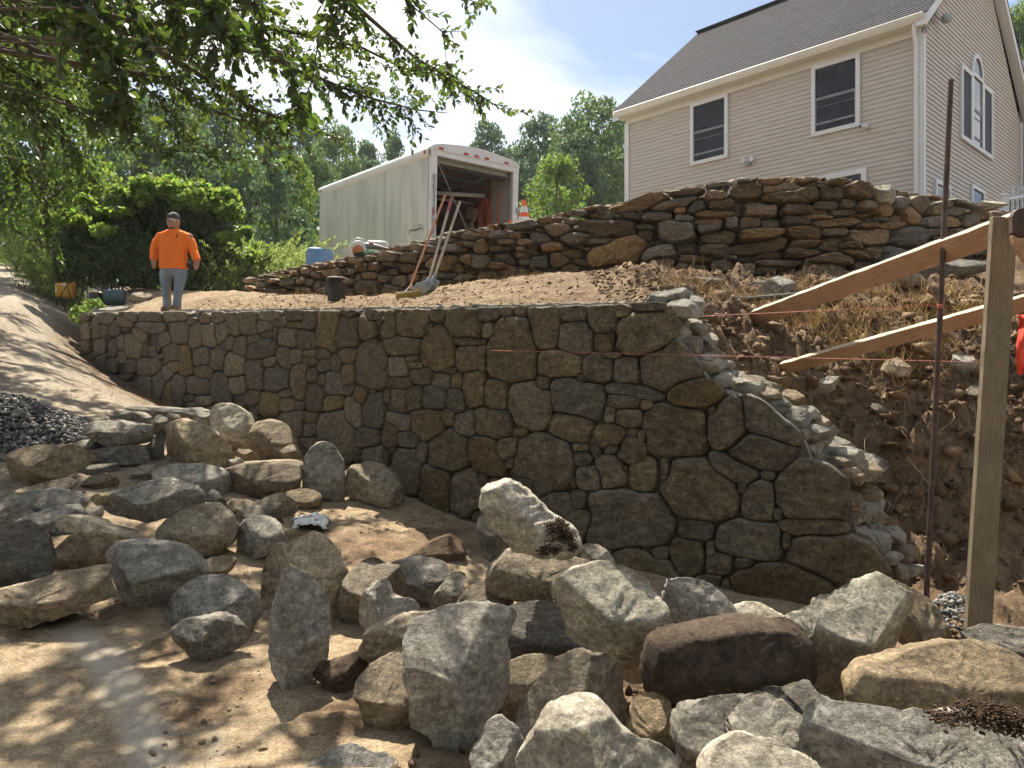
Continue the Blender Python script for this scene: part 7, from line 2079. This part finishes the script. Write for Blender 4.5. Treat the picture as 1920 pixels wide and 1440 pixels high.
limb3([(-80,250,7.4),(30,300,7.9),(80,360,8.2),(95,420,8.4)],0.012,0.072,0.05,0.5)
limb3([(200,-100,8.0),(420,60,8.6),(560,110,9.0),(660,150,9.4),(720,200,9.6)],0.018,0.072,0.055,0.5)
limb3([(60,-100,7.2),(240,40,7.8),(330,90,8.2),(420,160,8.6),(470,230,8.8)],0.018,0.072,0.055,0.5)
limb3([(-60,0,7.4),(120,40,8.2),(220,110,8.8),(300,190,9.2),(360,260,9.5)],0.018,0.072,0.055,0.5)
limb3([(420,180,7.8),(500,260,8.0),(545,285,8.1),(560,330,8.1)],0.006,0.075,0.1,0.2)
limb3([(250,230,8.6),(300,280,8.7),(420,290,8.8),(520,275,8.9)],0.008,0.08,0.08,0.3)
for k in range(7):
    a0 = (r.uniform(-120, 380), r.uniform(-120, 20), r.uniform(5.0, 8.5))
    a1 = (a0[0] + r.uniform(90, 220), a0[1] + r.uniform(50, 130), a0[2] + r.uniform(-0.3, 0.6))
    limb3([a0, ((a0[0] + a1[0]) / 2, (a0[1] + a1[1]) / 2 - 8, (a0[2] + a1[2]) / 2), a1], 0.012, 0.075, 0.05, 0.36)
for (a_, b_, d_) in ((150, 60, 3.9), (205, 105, 3.8), (255, 45, 4.2), (330, 30, 4.0), (420, 70, 4.1), (110, 20, 4.2), (235, 165, 3.75), (560, 190, 4.6), (480, 20, 4.6), (640, 20, 5.0)):
    limb3([(a_ - 30, b_ - 90, d_ + 0.1), (a_ - 8, b_ - 30, d_), (a_ + 12, b_ + 25, d_ - 0.05)], 0.005, 0.09, 0.035, 0.18)
# boughs above the picture that shade the drive and the left heap
for k in range(15):
    x0 = r.uniform(-7.0, -3.6); y0 = r.uniform(3.0, 9.5); z0 = r.uniform(4.6, 7.0)
    x1 = x0 + r.uniform(1.2, 2.8); y1 = y0 + r.uniform(-1.0, 1.6)
    limbs.append(([np.array([x0, y0, z0]), np.array([(x0 + x1) / 2, (y0 + y1) / 2, z0 + 0.2]), np.array([x1, y1, z0 - r.uniform(0.0, 0.5)])], 0.02, 0.11, 0.09, 0.7))
for k in range(46):
    d_ = r.uniform(9.5, 18); px0 = r.uniform(-260, 230)
    p0 = np.array(P(px0, r.uniform(-160, 110), d_)); p0[2] = min(p0[2], 8.5)
    p1 = p0 + np.array([r.uniform(0.8, 1.8), r.uniform(-0.8, 0.8), -0.3])
    limbs.append(([p0, (p0 + p1) / 2 + np.array([0, 0, 0.15]), p1], 0.02, 0.11, 0.05, 0.7))
wood = MB()
wood.tube([Vector((-7.6, 4.6, float(ground(-7.6, 4.6)) - 0.2)), Vector((-7.5, 4.7, 1.5)), Vector((-7.2, 5.0, 4.0)), Vector((-6.8, 5.2, 6.5)), Vector((-6.5, 5.4, 8.5))], [0.34, 0.28, 0.24, 0.17, 0.08], 12)
for (pts, r0, ls, step, tw) in limbs:
    pts = np.array(pts)
    # join each bough to the trunk
    root_z = min(max(pts[0][2] - 0.4, 1.8), 7.5)
    trunk_pt = np.array([np.interp(root_z, [1.5, 4, 6.5, 8.5], [-7.5, -7.2, -6.8, -6.5]), np.interp(root_z, [1.5, 4, 6.5, 8.5], [4.7, 5.0, 5.2, 5.4]), root_z])
    full_ = [trunk_pt, (trunk_pt + pts[0]) / 2 + np.array([0, 0, 0.25])] + list(pts)
    wood.tube([Vector(p) for p in full_], [r0 * 2.6, r0 * 1.9] + [r0 * (1.4 - 1.15 * i / (len(pts) - 1)) for i in range(len(pts))], 6, cap=False)
    seg = np.linalg.norm(pts[1:] - pts[:-1], axis=1); cum = np.concatenate([[0], np.cumsum(seg)])
    nt = int(cum[-1] / step)
    for k in range(nt):
        s_ = r.uniform(0.08, 1.0) * cum[-1]
        p = np.array([np.interp(s_, cum, pts[:, i]) for i in range(3)])
        j = min(np.searchsorted(cum, s_), len(pts) - 1)
        ax_ = pts[j] - pts[j - 1]; ax_ /= np.linalg.norm(ax_)
        dv = ax_ * 0.8 + r.normal(0, 0.55, 3) + np.array([0, 0, -0.12]); dv /= np.linalg.norm(dv)
        ln = tw * r.uniform(0.5, 1.3)
        e = p + dv * ln + np.array([0, 0, -0.10 * ln])
        wood.tube([Vector(p), Vector((p + e) / 2 + r.normal(0, 0.015, 3)), Vector(e)], [0.0045, 0.0032, 0.0015], 3, cap=False)
        nl = max(3, int(ln / (ls * 0.30)))
        for q in range(nl):
            t = (q + 0.5) / nl
            c = p + (e - p) * t
            side = np.cross(dv, r.normal(size=3)); side /= np.linalg.norm(side)
            crown_c.append(c); crown_a.append(dv * 0.55 + side * 0.9 + np.array([0, 0, -0.25])); crown_s.append(ls * r.uniform(0.6, 1.15))
w_o = wood.build('trunk_and_boughs', MAT['bark'], near_tree, True)
w_o.data.transform(Matrix.Translation(-Vector(nb)))
V, Q = leaf_folded(np.array(crown_c) - nb, np.array(crown_a), np.array(crown_s), r, 0.58)
mk('crown', V, Q, MAT['leaf_near'], near_tree)
print('near leaves', len(crown_c))
# ------------------------------------------------------------------ small stuff: gravel, clods, roots, straw
ico_v, ico_f = None, None
bm = bmesh.new(); bmesh.ops.create_icosphere(bm, subdivisions=1, radius=1.0)
bm.verts.index_update()
ico_v = np.array([v.co[:] for v in bm.verts]); ico_f = np.array([[v.index for v in f.verts] for f in bm.faces]); bm.free()
def pebbles(C, S, seed, flat=0.7, jag=0.28):
    r = np.random.default_rng(seed)
    n = len(C)
    base = ico_v[None] * (1 + jag * r.normal(size=(n, len(ico_v), 1)))
    base = base * (1 + 0.3 * r.normal(size=(n, 1, 3))).clip(0.45, 1.6) * np.array([1, 1, flat])
    a = r.uniform(0, 6.28, n); ca, sa = np.cos(a), np.sin(a)
    x = base[:, :, 0] * ca[:, None] - base[:, :, 1] * sa[:, None]; y = base[:, :, 0] * sa[:, None] + base[:, :, 1] * ca[:, None]
    V = np.stack([x, y, base[:, :, 2]], -1) * np.asarray(S).reshape(-1, 1, 1) + np.asarray(C)[:, None, :]
    Q = (ico_f[None] + (np.arange(n) * len(ico_v))[:, None, None]).reshape(-1, 3)
    return V.reshape(-1, 3), Q
r = np.random.default_rng(99)
def gz_at(x, y):
    return ground(x, y)
# surface height including the relief of the ground sheet
def relief(x, y):
    xi = np.clip(np.searchsorted(gx, x) - 1, 0, nx_ - 2); yi = np.clip(np.searchsorted(gy, y) - 1, 0, ny_ - 2)
    Z = gz2.reshape(ny_, nx_)
    tx_ = (x - gx[xi]) / (gx[xi + 1] - gx[xi]); ty_ = (y - gy[yi]) / (gy[yi + 1] - gy[yi])
    return (Z[yi, xi] * (1 - tx_) * (1 - ty_) + Z[yi, xi + 1] * tx_ * (1 - ty_) + Z[yi + 1, xi] * (1 - tx_) * ty_ + Z[yi + 1, xi + 1] * tx_ * ty_)
def pebmat(name, a, b, c):
    t = NT(name)
    g = t.n.new('ShaderNodeNewGeometry')
    t.set('Base Color', t.mix(0.35, t.ramp(g.outputs['Random Per Island'], [(0.0, a), (0.5, b), (1.0, c)]), t.ramp(t.noise(60, 5, 0.7, t.vec('Object', rnd=False)), [(0.3, 0.2), (0.7, 0.75)]), 'OVERLAY'))
    t.set('Roughness', 0.9); t.set('Specular IOR Level', 0.15)
    return t.m
MAT['gravel'] = pebmat('crushed_gravel', (0.06, 0.06, 0.062), (0.14, 0.135, 0.13), (0.34, 0.32, 0.29))
MAT['clod'] = pebmat('soil_clods', (0.085, 0.052, 0.030), (0.14, 0.09, 0.052), (0.23, 0.155, 0.092))
MAT['clods_sand'] = pebmat('sandy_crumbs', (0.14, 0.10, 0.065), (0.21, 0.155, 0.10), (0.30, 0.235, 0.16))
# gravel heap at the left edge
dgv = 7.4
gc = np.array([(-6 - CX) / F * dgv, dgv]); Rg, Hg = 0.78, 0.42
n = 5200
rr_ = Rg * np.sqrt(r.uniform(0, 1, n)) * 1.12; aa = r.uniform(0, 6.28, n)
x = gc[0] + rr_ * np.cos(aa); y = gc[1] + rr_ * np.sin(aa) * 1.1
z = ground(x, y) + Hg * np.clip(1 - (rr_ / Rg), 0, 1) ** 0.9 + r.uniform(-0.02, 0.015, n)
V, Q = pebbles(np.stack([x, y, z], -1), r.uniform(0.010, 0.026, n), 3, 0.8)
# body of the heap
na = 40
hv = [(gc[0], gc[1], float(ground(gc[0], gc[1])) + Hg - 0.03)]; hf = []
for i in range(1, 9):
    for k in range(na):
        a = 6.28318 * k / na; q = Rg * i / 8
        xx_, yy_ = gc[0] + q * math.cos(a), gc[1] + q * math.sin(a) * 1.1
        hv.append((xx_, yy_, float(ground(xx_, yy_)) + Hg * max(1 - i / 8, 0) ** 0.9 - 0.03))
for k in range(na): hf.append((0, 1 + k, 1 + (k + 1) % na))
for i in range(7):
    for k in range(na):
        k2 = (k + 1) % na; hf.append((1 + i * na + k, 1 + (i + 1) * na + k, 1 + (i + 1) * na + k2)); hf.append((1 + i * na + k, 1 + (i + 1) * na + k2, 1 + i * na + k2))
Q2 = np.vstack([Q, np.array(hf) + len(V)])
o = mk('gravel_heap', np.vstack([V, np.array(hv)]), Q2, MAT['gravel'], None, False)
tag(o, 'heap of dark crushed gravel at the left edge', 'gravel', kind='stuff')
# gravel behind the front stones by the stake
n = 700
x = r.normal((1790 - CX) / F * 4.35, 0.13, n); y = r.normal(4.35, 0.12, n); z = relief(x, y) + 0.22 * np.exp(-((x - (1790 - CX) / F * 4.35) ** 2 + (y - 4.35) ** 2) / 0.03)
V, Q = pebbles(np.stack([x, y, z], -1), r.uniform(0.006, 0.018, n), 5)
o = mk('gravel', V, Q, MAT['gravel'], None, False); tag(o, 'small spill of pale gravel at the foot of the stake', 'gravel', kind='stuff')

# clods on the dug bank and the terrace
n = 15000
x = r.uniform(0.9, 5.6, n); y = r.uniform(5.2, 9.8, n)
side = y - np.interp(x, WX, WY)
k = (side > 0.3) & (y < np.interp(x, UX, UY) - 0.1)
x, y = x[k], y[k]
V1, Q1 = pebbles(np.stack([x, y, relief(x, y) + 0.004], -1), 0.005 + 0.022 * r.uniform(0, 1, len(x)) ** 3.5, 7, 0.85)
n = 5000
x = r.uniform(-5.5, 1.4, n); y = r.uniform(5.5, 13.5, n)
side = y - np.interp(x, WX, WY)
k = (side > 0.5) & (y < np.interp(x, UX, UY) - 0.05)
x, y = x[k], y[k]
V2, Q2 = pebbles(np.stack([x, y, relief(x, y) + 0.003], -1), 0.005 + 0.016 * r.uniform(0, 1, len(x)) ** 3, 8, 0.75)
o = mk('soil_clods', np.vstack([V1, V2]), np.vstack([Q1, Q2 + len(V1)]), MAT['clod'], None, False)
tag(o, 'loose clods of brown soil on the dug bank and terrace', 'soil', kind='stuff')
# larger lumps fallen from the cut
n = 900
x = r.uniform(1.3, 5.2, n); y = r.uniform(5.5, 7.6, n)
k = (y - np.interp(x, WX, WY) > 0.6)
x, y = x[k], y[k]
V, Q = pebbles(np.stack([x, y, relief(x, y)], -1), 0.025 + 0.05 * r.uniform(0, 1, len(x)) ** 2.5, 27, 0.7, 0.5)
o = mk('soil_lumps', V, Q, MAT['clod'], None, False); tag(o, 'bigger lumps of dug soil on the bank', 'soil', kind='stuff')
# crumbs and chips around the loose stones
n = 11000
x = r.uniform(-4.2, 2.2, n); y = 2.5 + 6.5 * r.uniform(0, 1, n) ** 1.3
side = y - np.interp(x, WX, WY)
w = fbm(np.stack([x * 1.7, y * 1.7, 0 * x], -1), 3, 15)
k = (side < -0.15) & (w + r.normal(0, 0.12, n) > 0.16) & ((x > -1.6) | (y > 4.2)) & (x > -0.72 * y)
x, y = x[k], y[k]
V, Q = pebbles(np.stack([x, y, relief(x, y) + 0.002], -1), 0.0022 + 0.016 * r.uniform(0, 1, len(x)) ** 6, 9, 0.7)
o = mk('stone_chips', V, Q, MAT['clods_sand'], None, False)
tag(o, 'crumbs of stone and soil scattered between the loose stones', 'rubble', kind='stuff')
# soil stuck on stones
MAT['earth_and_gap_shade'] = pebmat('dark_earth_and_gap_shade', (0.035, 0.023, 0.014), (0.065, 0.043, 0.027), (0.12, 0.082, 0.052))  # soil on the stones, also the dark filler painting shade into gaps
def soil_patch(name, pts, d, n, s, label, mat='earth_and_gap_shade'):
    c = [P(a, b, d) for a, b in pts]
    C = []
    for k in range(n):
        i = int(r.integers(len(c))); q = c[i].lerp(c[int(r.integers(len(c)))], r.uniform(0, 1) ** 1.5)
        C.append((q.x + r.normal(0, 0.012), q.y + r.normal(0, 0.03), q.z + r.normal(0, 0.008)))
    V, Q = pebbles(np.array(C), s * (0.4 + r.uniform(0, 1, n) ** 2), 17, 0.8)
    o = mk(name, V, Q, MAT[mat], None, False); tag(o, label, 'soil', kind='stuff')
d17 = [o_ for o_ in rock_objs if 'tilted pale' in o_[0]['label']][0]
soil_patch('soil_clump', [(1032, 985), (1050, 978), (1068, 1000), (1078, 1025), (1040, 1030), (1015, 1035)], d17[1] - 0.13, 3200, 0.0048, 'dark clump of soil on the shoulder of the tilted boulder')
soil_patch('soil_clump', [(1755, 1345), (1820, 1335), (1870, 1330), (1915, 1345), (1905, 1365), (1850, 1352)], 2.36, 3600, 0.0042, 'dark crumbly soil on the largest boulder in the corner')

# small dark stones added to stand in for shade in the heap hollows
n = 520
x = r.uniform(-0.5, 2.4, n); y = r.uniform(2.5, 4.5, n)
V, Q = pebbles(np.stack([x, y, ground(x, y) + 0.02], -1), r.uniform(0.010, 0.032, n), 23, 0.7, 0.4)
o = mk('rubble', V, Q, MAT['earth_and_gap_shade'], None, False); tag(o, 'dark rubble added as shade in the hollows between the front stones', 'rubble', kind='stuff')
# roots, dead stems and straw
def strands(n, xf, yf, lf, rad, mat, name, label, seed, hang=0.0, rise=0.4, cat='roots'):
    r = np.random.default_rng(seed)
    V, Q = [], []
    for k in range(n):
        x0, y0 = xf(r), yf(r)
        z0 = float(relief(np.array([x0]), np.array([y0]))[0])
        L_ = lf(r)
        a = r.uniform(0, 6.28)
        dv = np.array([math.cos(a), math.sin(a) * 0.7, r.uniform(0.0, rise) - hang])
        p = np.array([x0, y0, z0 + 0.01]); pts = [p]
        for j in range(5):
            dv = dv + r.normal(0, 0.35, 3); dv /= np.linalg.norm(dv)
            p = p + dv * L_ / 5
            zz = float(relief(np.array([p[0]]), np.array([p[1]]))[0])
            if p[2] < zz + 0.006: p[2] = zz + 0.006
            pts.append(p.copy())
        b = len(V); rr = rad * r.uniform(0.5, 1.4)
        for j, q in enumerate(pts):
            w = rr * (1 - 0.12 * j)
            V += [q + np.array([w, 0, 0]), q + np.array([-w * 0.5, w * 0.8, 0]), q + np.array([-w * 0.5, -w * 0.8, w * 0.5])]
        for j in range(5):
            for e in range(3):
                e2 = (e + 1) % 3; Q.append((b + j * 3 + e, b + j * 3 + e2, b + j * 3 + 3 + e2, b + j * 3 + 3 + e))
    o = mk(name, np.array(V), np.array(Q), mat); tag(o, label, cat, kind='stuff')
MAT['straw'] = pebmat('dry_straw', (0.26, 0.155, 0.055), (0.44, 0.29, 0.11), (0.56, 0.42, 0.21))
MAT['root'] = pebmat('pale_roots', (0.15, 0.11, 0.075), (0.27, 0.21, 0.15), (0.42, 0.35, 0.27))
strands(900, lambda r: r.uniform(1.3, 5.0), lambda r: r.uniform(6.2, 8.2), lambda r: r.uniform(0.10, 0.45), 0.0032, MAT['root'], 'roots', 'pale roots and dead stems tangled over the dug bank', 1, 0.15)
strands(260, lambda r: r.uniform(2.6, 5.2), lambda r: r.uniform(5.75, 6.2), lambda r: r.uniform(0.2, 0.6), 0.003, MAT['root'], 'hanging_roots', 'thin roots hanging down the cut face of the pit', 2, 1.1)
tf = [(2.75, 7.0), (3.0, 6.7), (3.35, 7.2), (3.7, 6.6), (3.9, 7.3), (2.4, 7.6), (4.3, 7.0), (4.5, 7.8), (3.3, 6.45), (1.75, 7.2), (4.0, 8.2), (3.2, 8.4)]
def tuft(i):
    def f(r):
        j = int(r.integers(len(tf))); f.j = j
        return tf[j][0] + r.normal(0, 0.15)
    return f
_f = tuft(0)
strands(1700, _f, lambda r: tf[_f.j][1] + r.normal(0, 0.13), lambda r: r.uniform(0.10, 0.34), 0.0045, MAT['straw'], 'dry_weeds', 'tufts of dry yellow weeds on the bank', 3, 0.0, 1.0, 'weeds')
strands(2600, lambda r: r.uniform(-6.0, 0.6), lambda r: r.uniform(7.2, 13.2), lambda r: r.uniform(0.06, 0.2), 0.003, MAT['straw'], 'straw', 'straw mulch strewn over the terrace', 4, 0.0, 0.25, 'straw')
# ------------------------------------------------------------------ summer haze
hz = MB(); hz.box((20, 100, 9.5), (760, 680, 25.5)).build('haze', None)
ho = bpy.data.objects['haze']; tag(ho, kind='stuff')
hm = bpy.data.materials.new('haze_air'); hm.use_nodes = True
hn, hl = hm.node_tree.nodes, hm.node_tree.links
for n_ in list(hn): hn.remove(n_)
h_out = hn.new('ShaderNodeOutputMaterial'); h_v = hn.new('ShaderNodeVolumePrincipled')
h_v.inputs['Color'].default_value = (0.93, 0.96, 1.0, 1)
h_v.inputs['Density'].default_value = 0.00045
h_v.inputs['Anisotropy'].default_value = 0.45
hl.new(h_v.outputs[0], h_out.inputs['Volume'])
ho.data.materials.append(hm)
